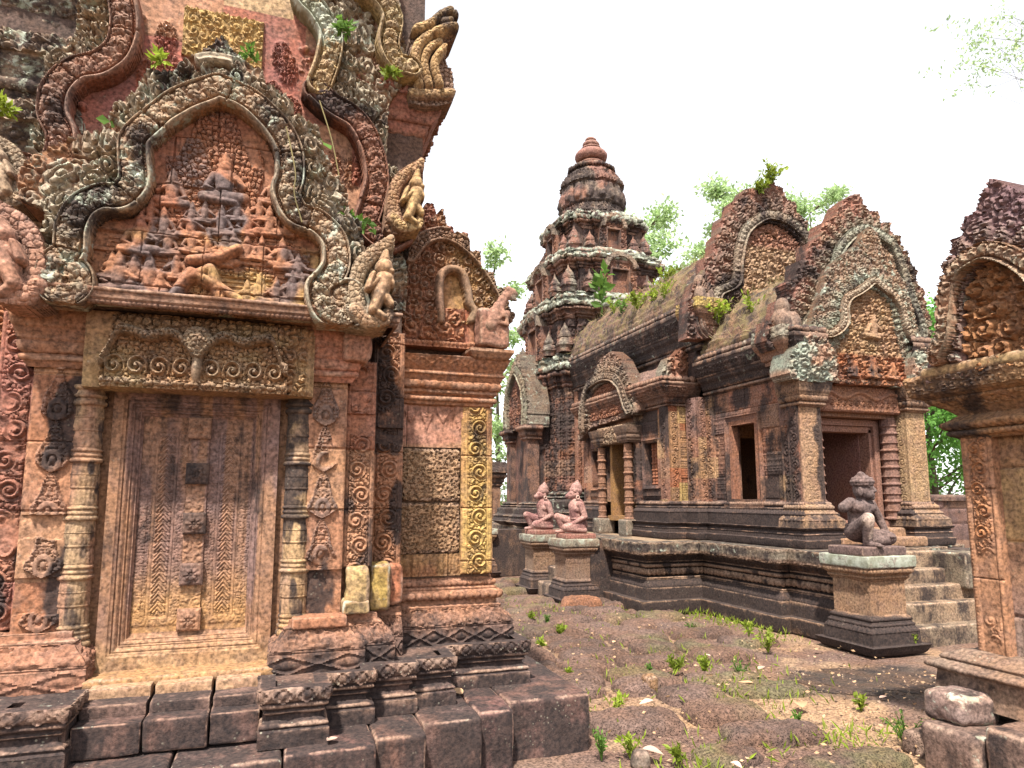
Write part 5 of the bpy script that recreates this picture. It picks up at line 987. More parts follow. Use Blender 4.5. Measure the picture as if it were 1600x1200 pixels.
arch_ped('Y', 6.44, wy(6.42, [(1262, 520), (1296, 522), (1316, 505), (1316, 482), (1322, 466), (1338, 456), (1350, 448), (1361, 440), (1376, 450), (1392, 462), (1404, 480), (1410, 500), (1416, 520), (1432, 545)]), .055, o, wy(6.42, [(1312, 600), (1312, 540), (1326, 515), (1326, 478), (1345, 460), (1361, 452), (1380, 462), (1392, 480), (1398, 510), (1408, 545), (1422, 604)]), .009, 330, lambda U, V, h: (mixc((.42, .26, .18), (.46, .40, .31), sst(.03, .07, h)), .03, .14), lambda U, V, h: (mixc(mixc((.46, .33, .20), (.42, .26, .17), vn2(U * 5, V * 5, 3)), (.34, .12, .07), sst(3.32, 3.26, V) * (.4 + .6 * vn2(U * 6, V * 3, 8))), .04 + .4 * sst(3.32, 3.26, V) * sst(.5, .7, vn2(U * 5, V * 2, 18)), .05), lambda U, V, h: (mixc((.28, .19, .14), (.36, .40, .32), sst(-.01, .04, h) * .9), .30, .44), depth=.16, lampl=.07, lsz=.10, tamp=.045, tsz=.12, fig=[tuple(W(6.44, (1364, 530))[0]) + (.30,), tuple(W(6.44, (1364, 592))[0]) + (.26,), tuple(W(6.44, (1335, 590))[0]) + (.2,), tuple(W(6.44, (1394, 594))[0]) + (.2,)])
for L in ([(1236, 592), (1232, 556), (1246, 532), (1264, 518), (1286, 530), (1300, 548), (1303, 594)], [(1424, 606), (1420, 560), (1432, 540), (1446, 548), (1452, 575), (1450, 608)]):
    oo = smooth(wy(6.38, L), 3, True)
    relief('pediment_end', M, M_SAND, 'Y', 6.38, oo[:, 0].min(), oo[:, 0].max(), oo[:, 1].min(), oo[:, 1].max(), .009, lambda U, V, oo=oo: .05 * dome(np.hypot(U - oo[:, 0].mean(), V - oo[:, 1].mean()) / .3) + .05 * foliage(U, V, .16, 8, .2), .3, lambda U, V, h: (mixc((.42, .27, .2), (.36, .40, .33), sst(.4, .6, fb2(U * 6, V * 6, 3))), .24, .36), mask=oo, seed=181)
sweep('pediment_beam', M, M_SAND, [(5.86, 6.8), (5.86, 6.44), (7.90, 6.44), (7.90, 6.8)], 2.915, 0, [(.015, .0, 'l'), (.025, .0, 'r', .008, 'bead', .005, .03), (.02, -.01, 'l'), (0, -.1, 'l')], .010, colf=hcol((.24, .14, .10), (.32, .2, .13), .2, .1), rough=.004)
# acroterion stones at the foot of each gable
for X0, Y0, Z0, s, c in ((5.72, 6.52, 3.52, .30, (.33, .32, .26)), (5.66, 8.12, 4.32, .30, (.46, .34, .14))):
    sweep('gable_corner', M, M_SAND, [(X0 + .28, Y0 + .35), (X0, Y0 + .35), (X0, Y0), (X0 + .35, Y0)], Z0 - .38, 0, [(.05, .0, 'l'), (.03, .03, 'r', .01), (.05, .04, 's'), (.03, .06, 'l'), (.06, .09, 's'), (.03, .10, 'l'), (.05, .11, 'l'), (.14, .10, 'l', 0, 'leaf', .02, .1), (0, -.2, 'l')], .012, colf=lambda Sv, Z, D, X, c=c, Z0=Z0: (mixc((.30, .17, .12), c, sst(Z0 - .15, Z0 - .05, Z)), .18, .35 * sst(Z0 - .15, Z0 - .05, Z)), rough=.01)
    blobs('acroterion', M, M_SAND, [('e', (X0 + .08, Y0 + .1, Z0 + .12), (.15, .13, .20)), ('e', (X0 + .0, Y0 - .0, Z0 + .12), (.09, .09, .14)), ('e', (X0 + .2, Y0 + .05, Z0 + .12), (.1, .1, .16)), ('e', (X0 + .07, Y0 + .08, Z0 + .33), (.09, .09, .12)), ('c', (X0 + .02, Y0 - .08, Z0), (X0 + .03, Y0 - .06, Z0 + .16), .05, .04), ('c', (X0 + .15, Y0 - .07, Z0), (X0 + .16, Y0 - .06, Z0 + .16), .05, .04)], .022, (.27, .20, .16), .35, .2, smooth_it=1)
# ---- hall gable
YG = 8.12
o = wy(YG, [(1072, 530), (1074, 470), (1084, 440), (1100, 438), (1100, 402), (1114, 398), (1116, 370), (1124, 362), (1126, 340), (1140, 336), (1142, 316), (1156, 310), (1162, 296), (1180, 292), (1205, 282), (1224, 296), (1230, 312), (1244, 318), (1246, 338), (1258, 342), (1260, 360), (1272, 368), (1274, 392), (1290, 400), (1294, 430), (1306, 470), (1300, 530)])
arch_ped('Y', YG, wy(YG, [(1120, 500), (1118, 460), (1146, 442), (1150, 405), (1160, 365), (1180, 345), (1200, 338), (1226, 346), (1246, 362), (1262, 385), (1270, 440)]), .085, o, wy(YG, [(1158, 460), (1162, 400), (1172, 365), (1200, 350), (1230, 362), (1250, 385), (1258, 420), (1255, 460)]), .013, 350, lb1((.30, .18, .13), (.33, .29, .23), .12, .28), lambda U, V, h: (mixc((.44, .31, .21), (.34, .18, .13), sst(5.25, 5.35, V)), .03, .04), lb1((.28, .14, .11), (.28, .21, .17), .20, .18), lampl=.11, lsz=.18, tamp=.045, tsz=.15)
# ================================================================== central tower
TX, TY = 6.88, 14.08
K = thing('tower', (TX, TY, G1), 'tall dark sandstone tower in lichened tiers with a pot-shaped finial, rising behind the monkey statues', 'tower')
def rp(h, d=.12, f1=.72, f2=.40, d2=None):
    "redented square plan: corner, two setbacks, projecting middle"
    d2 = d2 if d2 is not None else d; a, b = h * f1, h * f2; e0, e1, e2 = h - d - d2, h - d2, h
    q = [(-b, -e2), (b, -e2), (b, -e1), (a, -e1), (a, -e0), (e0, -a) if False else (e0, -e0)]
    L = [(-b, -e2), (b, -e2), (b, -e1), (a, -e1), (a, -e0), (e0, -e0), (e0, -a), (e1, -a), (e1, -b), (e2, -b)]
    pts = []
    for k in range(4):
        c, s = [(1, 0), (0, 1), (-1, 0), (0, -1)][k]
        for x, y in (L if k == 0 else L)[0:10]: pts.append((TX + c * x - s * y, TY + s * x + c * y))
    out = []
    for p in pts:
        if not out or math.hypot(p[0] - out[-1][0], p[1] - out[-1][1]) > 1e-4: out.append(p)
    if math.hypot(out[0][0] - out[-1][0], out[0][1] - out[-1][1]) < 1e-4: out.pop()
    return out
def tw(c1, c2, bk, li, seed):
    def f(Sv, Z, D, X):
        n = fb3(X[..., 0] * 1.3, X[..., 1] * 1.3, X[..., 2] * 1.3, seed, 3); j = bcol(X[..., 0] + X[..., 1], Z, .42, .33, [c1, c2, c1, MAUVE], seed, .2)[0]
        wv = CV[0] * sst(.3, .6, fb3(X[..., 0] * 7, X[..., 1] * 7, X[..., 2] * 7, 4, 3)); li2 = li + .12
        return mixc(j, (.42, .30, .24), .4 * wv), (bk + .27 + 1.0 * (n - .5)) * (1 - .5 * wv), li2
    return f
bas = [(.14, .30, 'l'), (.02, .26, 'l'), (.12, .24, 's'), (.05, .24, 'r', .02), (.03, .18, 'l'), (.16, .18, 'l', 0), (.06, .10, 's'), (.04, .10, 'r', .03), (.03, .06, 'l'), (.05, .06, 'r', .03, 'bead', .012, .06), (.04, .0, 'l')]
sweep('tower_base', K, M_DARK, rp(1.5), G1, .30, bas, .02, closed=True, colf=tw((.12, .10, .085), (.18, .14, .11), .55, .30, 3), rough=.014, sres=.03, blk=.012)
def body_pat(s): pass
zb0, zb1 = G1 + .74, 3.80
bod = [(zb1 - zb0, .0, 'l', 0, 'leaf', .03, .26)]
sweep('tower_body', K, M_SAND, rp(1.5), zb0, .0, [((zb1 - zb0) / 9, 0, 'l', 0, 'leaf', .035, .30)] * 9, .02, closed=True, colf=tw((.29, .145, .105), (.26, .17, .13), .16, .08, 5), rough=.014, sres=.02, blk=.012)
cn = [(.05, .02, 'l'), (.05, .04, 'r', .02, 'bead', .01, .06), (.04, .03, 'l'), (.08, .08, 'r', .02), (.04, .08, 'l'), (.06, .11, 's'), (.10, .13, 'r', .03, 'petaldn', .015, .09), (.05, .13, 'l')]
sl = [(.01, .15, 'l'), (.10, .17, 'r', .02, 'leaf', .03, .15), (.03, .12, 'l'), (.06, .12, 'l'), (.09, .13, 'r', .02), (.03, .05, 'l'), (.08, .03, 'l'), (0, -.4, 'l')]
def scale(it, tot): k = tot / sum(i[0] for i in it); return [(i[0] * k,) + tuple(i[1:]) for i in it]
sweep('tower_cornice', K, M_SAND, rp(1.5), zb1, 0, scale(cn, .38), .02, closed=True, colf=tw((.30, .15, .11), (.26, .15, .12), .18, .12, 6), rough=.014, sres=.022, blk=.025)
sweep('tower_ledge', K, M_SAND, rp(1.5), zb1 + .38, .0, scale(sl, .38), .02, closed=True, colf=tw((.27, .25, .19), (.24, .22, .17), .28, .52, 7), rough=.03, sres=.022, blk=.04)
# storeys: (half width, wall bottom, wall height, cornice, ledge)
ST = [(1.38, 4.56, .74, .26, .36), (1.20, 5.92, .56, .22, .27), (.92, 6.97, .54, .20, .25)]
for i, (h, z, wl, ch, lh) in enumerate(ST):
    sweep('storey_wall', K, M_SAND, rp(h, .09), z - .05, 0, [((wl + .05) / 2, 0, 'l', 0, 'leaf', .035, .26)] * 2, .02, closed=True, colf=tw((.28, .14, .105), (.26, .165, .13), .20, .10, 8 + i), rough=.024, sres=.022, blk=.03)
    sweep('storey_cornice', K, M_SAND, rp(h, .09), z + wl, 0, scale(cn, ch), .02, closed=True, colf=tw((.26, .145, .11), (.24, .15, .12), .22, .14, 11 + i), rough=.024, sres=.022, blk=.03)
    sweep('storey_ledge', K, M_SAND, rp(h, .09), z + wl + ch, 0, scale(sl, lh), .02, closed=True, colf=tw((.28, .26, .20), (.25, .22, .18), .30, .50, 14 + i), rough=.035, sres=.022, blk=.05)
    # false niches under small arches, corner antefixes like tiny towers
    for ax, c0, u0 in (('Y', TY - h - .03, TX), ('X', TX - h - .03, -TY)):
        wd = h * .36; zt = z + wl + ch + .16
        def nh(U, V, u0=u0, wd=wd, z=z, zt=zt):
            a = np.abs(U - u0); d = np.hypot(a / wd, np.maximum(0, V - (z + wl)) / (zt - z - wl)); hh = .05 * foliage(U, V, .12, 7)
            door = (a < wd * .42) & (V < z + wl * .95); hh = np.where(door, -.06, hh); hh = np.where((a < wd * .55) & (V < z + wl * 1.05) & ~door, .05, hh)
            hh = np.where((d > .68) & (V > z + wl), .09 + .02 * leafy(U, V, .05, 3), hh); return hh, d < 1
        relief('niche', K, M_SAND, ax, c0 - .10, u0 - wd, u0 + wd, z - .02, zt, .018, nh, .25, lambda U, V, h_: (mixc((.24, .125, .095), (.33, .30, .24), sst(.03, .1, h_) * .7), .34 + .3 * (vn2(U * 4, V * 4, 3) - .5), .24), seed=400 + i)
    for a, b in ((-1, -1), (1, -1), (-1, 1), (1, 1)):
        for f, q in ((1.0, 1.0), (.62, 1.12), (1.12, .62)):
            e = h * .95; x, y = TX + a * e * f, TY + b * e * q
            zz = z - .02; s = (.23 if f == 1 else .19) * (.75 + .25 * h / 1.4)
            lathe('antefix', K, M_SAND, x, y, zz, s * .7, [(s * .5, s * .8, 'l'), (s * .3, s * .85, 'r', s * .15), (s * .5, s * .62, 'l', 0, 'leaf', .02, .1), (s * .2, s * .66, 'r', s * .1), (s * .5, s * .42, 's', 0, 'leaf', .02, .1), (s * .6, s * .12, 's'), (s * .3, .005, 's')], .022, lambda TT, Z, D: (mixc((.27, .15, .12), (.30, .27, .22), sst(.3, .7, vn2(Z * 4, TT, 2))), .42, .30), rough=.02, octo=4, rot=pi / 4, nth=20)
# corner pilasters with a standing figure in a niche on the face seen
def niche_fig(U, V, u0, z0, s):
    h = np.zeros(U.shape); u, v = (U - u0) / s, (V - z0) / s
    def cap(ax, ay, bx, by, r, k):
        nonlocal h
        L2 = (bx - ax) ** 2 + (by - ay) ** 2; t = np.clip(((u - ax) * (bx - ax) + (v - ay) * (by - ay)) / L2, 0, 1); d = np.hypot(u - ax - t * (bx - ax), v - ay - t * (by - ay)) / r; h = np.maximum(h, np.where(d < 1, k * (.3 + .7 * dome(d)), 0))
    cap(0, .88, 0, .9, .065, 1); cap(0, .95, 0, 1.02, .05, .8); cap(0, .55, 0, .74, .10, 1); cap(-.055, .06, -.05, .5, .055, .9); cap(.055, .06, .05, .5, .055, .9); cap(-.12, .74, -.15, .45, .035, .7); cap(.12, .74, .14, .45, .035, .7)
    return h
u0 = TX - 1.5 * .56
def nf(U, V):
    a = np.abs(U - u0 + .0); zt = 2.95; ar = np.hypot(a / .17, np.maximum(0, V - 2.6) / .42)
    h = .03 * foliage(U, V, .12, 3); h = np.where((a > .19) & (a < .26), .03 * rinceau(U, V, np.where(U < u0, u0 - .225, u0 + .225), .1, 1.7, .14, 4) + .02, h)
    h = np.where(ar < 1, .04, h); h = np.where(ar < .8, -.05, h); return np.maximum(h, -.05 + .11 * niche_fig(U, V, u0, 1.88, .82) * (ar < .8))
relief('guardian_niche', K, M_SAND, 'Y', TY - 1.38 - .03, u0 - .27, u0 + .27, 1.70, 3.95, .012, nf, .12, lambda U, V, h: (mixc((.32, .14, .095), (.28, .17, .13), vn2(U * 3, V * 3, 3)), .18 + .2 * (h < 0), .06), seed=410)
# projecting false-door porch on the left face, seen edge-on, with its own arched gable
PXL = TX - 1.5 - .32
boxes('porch_wall', K, M_SAND, [(PXL + .02, TX - 1.3, TY - .58, TY + .58, G1, 3.1)], (.2, .11, .09), .5, .12)
for y in (TY - .56, TY + .56):
    boxes('porch_pillar', K, M_SAND, [(PXL - .10, PXL + .16, y - .13, y + .13, G1 + .5, 2.75)], (.23, .135, .105), .45, .16)
    sweep('porch_capital', K, M_SAND, [(PXL + .2, y + .13), (PXL - .1, y + .13), (PXL - .1, y - .13), (PXL + .2, y - .13)], 2.72, 0, scale(cn, .34), .02, colf=tw((.30, .16, .12), (.24, .15, .12), .25, .1, 6), rough=.01)
    sweep('porch_base', K, M_DARK, [(PXL + .2, y + .13), (PXL - .1, y + .13), (PXL - .1, y - .13), (PXL + .2, y - .13)], G1, .12, scale(bas, .52), .02, colf=tw((.14, .11, .09), (.2, .15, .12), .4, .2, 6), rough=.01)
def zedge(pts): return np.array([(-(TY) + u, z) for u, z in pts])
arch_ped('X', PXL - .10, zedge([(-.62, 3.1), (-.64, 3.5), (-.5, 3.95), (-.25, 4.2), (0, 4.35), (.25, 4.2), (.5, 3.95), (.64, 3.5), (.62, 3.1)]), .11, zedge([(-.8, 3.02), (-.84, 3.5), (-.66, 4.0), (-.4, 4.4), (0, 4.75), (.4, 4.4), (.66, 4.0), (.84, 3.5), (.8, 3.02)]), zedge([(-.5, 3.05), (-.5, 3.5), (-.38, 3.9), (0, 4.2), (.38, 3.9), (.5, 3.5), (.5, 3.05)]), .018, 420, lambda U, V, h: ((.26, .24, .18), .25, .4), lambda U, V, h: ((.22, .11, .085), .4, .02), lambda U, V, h: ((.24, .20, .16), .3, .4), depth=.45, parent=K)
# crown
cr = [(.10, .80, 'r', .05), (.16, .72, 'l', 0, 'leaf', .05, .2), (.05, .80, 'r', .03), (.30, .70, 's', 0, 'petaldn', .07, .30), (.04, .76, 'l'), (.20, .62, 's', 0, 'leaf', .06, .2), (.10, .52, 's'), (.05, .55, 'r', .03, 'bead', .04, .11), (.06, .40, 'l'), (.06, .28, 's'), (.0, .0, 'l')]
def ccol(TT, Z, D): n = fb2(TT * 1.5, Z * 2, 7); return mixc((.25, .14, .115), (.26, .21, .17), sst(.4, .6, n)), .48 + .5 * (n - .5), .2
lathe('crown', K, M_SAND, TX, TY, 7.92, .74, scale(cr, 1.62), .022, ccol, rough=.03, octo=8)
fin = [(.06, .30, 'r', .03), (.05, .26, 's'), (.30, .24, 'r', .14), (.03, .20, 'l'), (.06, .22, 'r', .04), (.04, .16, 's'), (.12, .15, 'r', .05), (.04, .10, 's'), (.07, .10, 'r', .03), (.03, .0, 's')]
lathe('finial', K, M_SAND, TX, TY, 9.50, .30, scale(fin, .74), .018, lambda TT, Z, D: (mixc((.33, .17, .15), (.36, .22, .18), vn2(TT, Z * 4, 2)), .10, .06), rough=.015)
boxes('tower_core', K, M_DARK, [(TX - 1.05, TX + 1.05, TY - 1.05, TY + 1.05, G1, 5.9), (TX - .85, TX + .85, TY - .85, TY + .85, 5.9, 7.9), (TX - .4, TX + .4, TY - .4, TY + .4, 7.9, 9.2)], (.1, .07, .06))
# second tower farther back, only its lower flank shows between shrine and tower
K2 = thing('small_shrine', (4.9, 19.5, 0), 'small half-hidden carved shrine seen in the gap right of the golden pilaster', 'shrine')
block('wall', K2, M_SAND, (4.95, 19.0, 0), (6.2, 20.5, 1.9), .06, .04, .02, (.28, .17, .12), .3, .1, seed=190)
sweep('cornice', K2, M_SAND, [(4.95, 20.5), (4.95, 19), (6.2, 19), (6.2, 20.5)], 1.85, 0, scale(cn, .4) + [(.02, .2, 'l'), (.3, .1, 'l', 0, 'leaf', .05, .2), (0, -.6, 'l')], .03, colf=tw((.30, .18, .13), (.24, .17, .13), .3, .2, 4))
relief('doorway', K2, M_SAND, 'Y', 18.97, 5.0, 5.9, .9, 1.8, .03, lambda U, V: np.where((np.abs(U - 5.4) < .22) & (V < 1.6), -.0, .05), .1, lambda U, V, h: (mixc((.45, .27, .12), (.2, .12, .09), sst(.0, .04, h)), .05, 0))
block('gable', K2, M_SAND, (5.0, 19.1, 2.5), (5.7, 19.6, 3.1), .06, .1, .08, (.30, .22, .17), .25, .3, seed=191)
# ================================================================== right hand building, cut by the picture edge
XR = 3.95
B = thing('side_building', (XR + .6, 2.0, 0), 'orange sandstone building at the right edge with a bare block wall and purple-edged arched pediment', 'building')
boxes('core_masonry', B, M_DARK, [(XR + .14, XR + 2.2, .3, 2.90, .3, 2.3)], (.2, .12, .09))
YE = 3.03
wxr = lambda L: WX(XR, *L)
def rw_h(U, V): return joints(U, V, .62, .42, 77, .012, .010) + .006 * fb2(U * 3, V * 3, 4) - .02 * sst(.05, .04, np.hypot(U + 2.72, (V - 1.79))) * 0
def rw_c(U, V, h):
    c, j = bcol(U, V, .62, .42, [(.42, .26, .16), (.45, .27, .16), (.38, .24, .17), (.44, .30, .17)], 77, .1)
    return mixc(c, (.25, .19, .19), sst(1.2, .8, V + .5 * (fb2(U * 2, V * 2, 3) - .5)) * .75), .06 + .12 * sst(1.1, .8, V), .05
relief('block_wall', B, M_SAND, 'X', XR + .06, -2.86, -.3, .55, 2.02, .012, rw_h, .1, rw_c, seed=501)
relief('corner_pilaster', B, M_SAND, 'X', XR, -YE, -2.84, .60, 1.90, .0055, lambda U, V: .026 * rinceau(U, V, -2.925, .105, .62, .125, 3) * sst(.62, .5, fb2(U * 3, V * 3, 3)) + .006 * (np.abs(U + 2.925) > .062) + .004 * beads(V, (U + 3.008) / .010, .02) + edge(U, V, -YE, -2.84, .6, 1.9, .01) + joints(U, V, 9, .52, 5), .4, lambda U, V, h: (mixc((.46, .26, .17), (.42, .20, .11), sst(.004, .02, h)), .03, .04), seed=502)
rc = [(.02, .02, 'l'), (.03, .045, 'r', .015, 'bead', .008, .035), (.015, .03, 'l'), (.04, .07, 'r', .02, 'petaldn', .010, .05), (.02, .04, 'l'), (.03, .0, 'l'), (.05, .05, 'l'), (.06, .12, 's', 0, 'leaf', .012, .1), (.02, .17, 'l'), (.015, .18, 'l'), (.10, .20, 'l', 0, 'leaf', .018, .11), (.02, .19, 'l'), (0, -.1, 'l')]
def rcc(Sv, Z, D, X):
    n = fb3(X[..., 0] * 2, X[..., 1] * 2, X[..., 2] * 2, 5, 3); q = sst(2.4, 2.75, X[..., 1])
    return mixc((.44, .25, .15), (.34, .25, .15), n), .10 + .42 * q * sst(.3, .55, n), .05 + .2 * q
sweep('cornice', B, M_SAND, [(XR + 2.0, YE), (XR, YE), (XR, .3)], 1.86, 0, scale(rc, .40), .008, colf=rcc, rough=.008, sres=.010)
bl_ = [(.10, .10, 'l'), (.05, .10, 'r', .03, 'bead', .01, .05), (.03, .06, 'l'), (.04, .05, 'r', .02), (.03, .03, 'l'), (0, -.1, 'l')]
sweep('base_moulding', B, M_SAND, [(XR + 2.0, YE + .02), (XR, YE + .02), (XR, .3)], .33, .16, [(.16, .14, 'l'), (.012, .17, 'l'), (.035, .17, 'r', .02), (.02, .12, 'l'), (.03, .10, 'r', .02), (.03, .05, 'l'), (0, -.1, 'l')], .010, colf=lambda Sv, Z, D, X: (mixc((.26, .19, .15), (.44, .26, .18), sst(2.75, 2.55, X[..., 1])), .28 * sst(2.5, 2.8, X[..., 1]) + .05, .25), rough=.012, sres=.012)
for i, (x0, y0, y1, z0, z1) in enumerate([(3.50, 2.74, 3.08, -.1, .26), (3.53, 2.30, 2.73, -.1, .33), (3.56, 1.6, 2.29, -.1, .33), (3.6, .8, 1.59, -.1, .33)]):
    block('foundation_block', B, M_DARK, (x0, y0, z0), (4.6, y1, z1), .02, .035, .02, (.22, .15, .125), .40, .22, seed=510 + i, freq=5)
block('foundation_block', B, M_DARK, (3.58, 2.86, .25), (3.86, 3.12, .42), .014, .05, .03, (.30, .22, .20), .35, .30, seed=520, freq=8)
XP = XR - .18
wp_ = lambda L: WX(XP, *L)
o = wp_([(1450, 600), (1445, 580), (1452, 555), (1478, 530), (1474, 512), (1466, 480), (1468, 452), (1475, 440), (1476, 414), (1485, 408), (1486, 374), (1500, 368), (1504, 338), (1520, 334), (1524, 312), (1538, 296), (1541, 279), (1552, 278), (1600, 300), (1640, 330), (1690, 380), (1690, 560)])
fr = wp_([(1472, 560), (1488, 520), (1490, 470), (1500, 432), (1522, 408), (1552, 394), (1590, 402), (1630, 430), (1660, 480), (1680, 540)])
inn_ = wp_([(1512, 585), (1506, 520), (1512, 470), (1516, 440), (1532, 420), (1554, 408), (1585, 414), (1615, 440), (1640, 490), (1660, 560)])
def rt_h(U, V): return np.where(V > WX(XP, (1560, 470))[0][1] + .01, -.03 + .05 * foliage(U, V, .07, 3) * (np.hypot(U - WX(XP, (1565, 460))[0][0], V - WX(XP, (1565, 455))[0][1]) < .085), .05 * foliage(U, V, .105, 5, .3))
PB = arch_ped('X', XP, fr, .055, o, inn_, .008, 530, lambda U, V, h: (mixc((.38, .21, .14), (.33, .31, .24), sst(.04, .08, h) * .7), .06, .32), lambda U, V, h: (mixc((.42, .24, .15), (.38, .20, .11), sst(.0, .03, h)), .04, .06), lambda U, V, h: (mixc((.22, .14, .15), (.27, .22, .19), sst(.0, .05, h) * .7), .16 + .22 * sst(2.9, 3.3, V), .20 + .2 * sst(3.2, 2.6, V)), parent=B, depth=.4, lampl=.075, lsz=.095, tamp=.05, tsz=.12)
block('worn_band', B, M_SAND, (XP - .03, 1.2, 2.235), (XP + .3, 3.10, 2.30), .014, .02, .012, (.42, .30, .17), .12, .15, seed=541)

th = np.linspace(0, pi, 25); yy = np.linspace(0, 1, 30); TH, SS = np.meshgrid(th, yy, indexing='ij')
VX = XR + .25 + SS * 1.9; VY = 1.6 - 1.28 * np.cos(TH); VZ = 2.24 + .95 * np.sin(TH) ** .8 + .03 * fb2(VX * 6, VY * 6, 4)
finish('vault', np.stack([VX, VY, VZ], -1).reshape(-1, 3), gridq(25, 30), M_ROOF, B, (.22, .14, .11), .3, .2)
# ================================================================== ground
def ground_z(x, y):
    z = .05 * (fb2(x * .9, y * .9, 3, 3) - .5) + .02 * (fb2(x * 4, y * 4, 7, 3) - .5)
    return z * .7 * sst(0, .4, np.abs(x - 20) * 0 + 1) - .01
gm = stone('yard_earth', grain=70, bump=.9, spots=False, pores=60, var=.45)
def gcol(x, y):
    n = fb2(x * .8, y * .8, 11, 4); n2 = fb2(x * 2.4, y * 2.4, 15, 4)
    c = mixc((.26, .18, .145), (.21, .14, .118), sst(.4, .6, n)); c = mixc(c, (.58, .39, .25), sst(.50, .62, fb2(x * 1.1, y * 1.1, 21, 4)) * sst(5.6, 4.0, y) * .9)
    c = mixc(c, (.52, .36, .24), sst(.56, .66, n2) * .7)
    d = np.hypot((x - 4.75) / .95, (y - 4.62) / .62) + .5 * (n2 - .5); wet_shadow = sst(1.1, .7, d)  # dark wet earth, also painted in for the side building's shadow
    return mixc(c, (.10, .08, .065), wet_shadow * .85), .05 + .35 * wet_shadow, .02
xs, ys = np.arange(-2.6, 9.4, .028), np.arange(2.2, 18, .028)
X, Y = np.meshgrid(xs, ys); Z = ground_z(X, Y); e = np.minimum(np.minimum(X + 2.6, 9.35 - X), np.minimum(Y - 2.2, 17.95 - Y)); Z = Z - .03 * (1 - sst(0, .4, e))
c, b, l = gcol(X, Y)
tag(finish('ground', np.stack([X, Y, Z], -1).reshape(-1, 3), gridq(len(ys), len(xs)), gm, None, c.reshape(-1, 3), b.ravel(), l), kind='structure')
tag(finish('earth', [(-300, -60, -.05), (300, -60, -.05), (300, 500, -.05), (-300, 500, -.05)], [[0, 1, 2, 3]], gm, None, (.30, .2, .12), 0, 0), kind='structure')
# wet earth, with the side building's shadow painted in, before the big pedestal
wet = plain('damp_silt', (.055, .043, .037), .42, 0, .45)
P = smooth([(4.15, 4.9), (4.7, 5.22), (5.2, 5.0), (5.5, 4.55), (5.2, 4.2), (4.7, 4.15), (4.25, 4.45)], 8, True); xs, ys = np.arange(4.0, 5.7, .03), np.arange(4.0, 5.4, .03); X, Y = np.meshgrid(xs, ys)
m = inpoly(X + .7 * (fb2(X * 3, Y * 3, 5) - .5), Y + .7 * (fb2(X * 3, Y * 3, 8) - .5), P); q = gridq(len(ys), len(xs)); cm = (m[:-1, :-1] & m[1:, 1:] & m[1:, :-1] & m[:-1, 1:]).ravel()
tag(finish('wet_shadow_ground', np.stack([X, Y, ground_z(X, Y) + .005], -1).reshape(-1, 3), q[cm], M_LAT, None, (.085, .066, .055), .35, .05, loc=(4.7, 4.6, 0)), kind='structure')
# laterite paving, lumpy cushions sunk in the earth
rnd = random.Random(5); slabs = []
def slab(x, y, a, b, h, rz, label=None, seed=0, col=(.165, .113, .096), grp='laterite slabs of the yard', z0=-.02, res=.022):
    n = 26; th = np.linspace(0, 2 * pi, int(2 * pi * max(a, b) / res / 1.2), endpoint=False); rr = np.linspace(0, 1, 20)
    R, TH = np.meshgrid(rr, th, indexing='ij'); p = 4.5; k = (np.abs(np.cos(TH)) ** p + np.abs(np.sin(TH)) ** p) ** (-1 / p)
    U, V = a * R * k * np.cos(TH), b * R * k * np.sin(TH); zz = h * (1 - R ** 6) ** .55
    wx_ = x + U * cos(rz) - V * sin(rz); wy_ = y + U * sin(rz) + V * cos(rz)
    j = .25 * (fb2(wx_ * 3.5, wy_ * 3.5, seed, 3) - .5); wx_ = wx_ + j * .25 * R; wy_ = wy_ + j * .3 * R
    zz = zz + .04 * (fb2(wx_ * 8, wy_ * 8, seed, 4) - .5) * R ** .2 + .022 * (fb2(wx_ * 32, wy_ * 32, 9, 2) - .5)
    gz = float(ground_z(np.array([x]), np.array([y]))[0]); zz = np.where(R > .97, -.03, zz + z0) + gz
    n_ = fb2(wx_ * 2, wy_ * 2, 31, 3); c = mixc(np.array(col) * .8, np.array(col) * 1.25, sst(.35, .65, n_)); c = mixc(c, (.19, .20, .09), sst(.52, .66, fb2(wx_ * 1.7, wy_ * 1.7, 44)) * .45)
    o = finish('paving_slab', np.stack([wx_, wy_, zz], -1).reshape(-1, 3), gridq(len(rr), len(th), 0, True), M_LAT, None, c.reshape(-1, 3), .16, .03, loc=(x, y, 0))
    return tag(o, label or 'rounded brown laterite slab sunk among others in the temple yard', 'paving slab', grp)
rows = 0; y = 4.2
while y < 12.2:
    x = {0: 1.9, 1: 2.15}[rows % 2] + rnd.uniform(-.1, .1); dy = rnd.uniform(.34, .46)
    xr = 3.6 if y < 5.2 else 4.45
    xl = 1.95 if y < 7 else 1.7
    x = max(x, xl)
    while x < xr:
        a = rnd.uniform(.24, .40)
        if y > 4.4 or x < 3.2:
            if rnd.random() > .08: slab(x + a, y + rnd.uniform(-.05, .05), a * .93, dy * .46, rnd.uniform(.075, .125), rnd.uniform(-.16, .16), seed=int(x * 100 + y * 10))
        x += 2 * a + .02
    y += dy; rows += 1
slab(3.05, 3.75, .34, .17, .10, -.25, 'long brown laterite slab in the front of the yard near the dark corner block', 71, res=.014)
slab(2.55, 3.55, .20, .16, .08, .3, 'squat laterite lump just right of the dark corner block', 72, res=.014)
slab(3.1, 3.2, .42, .14, .09, .05, 'broad flat laterite slab lowest in the yard', 73, res=.014)
slab(4.02, 8.75, .30, .20, .20, -.35, 'loose red laterite block tilted before the small stairs', 74, (.34, .17, .11))
slab(3.7, 8.35, .42, .22, .05, .2, 'thin dark slab lying before the monkey pedestal', 75, (.16, .11, .09))
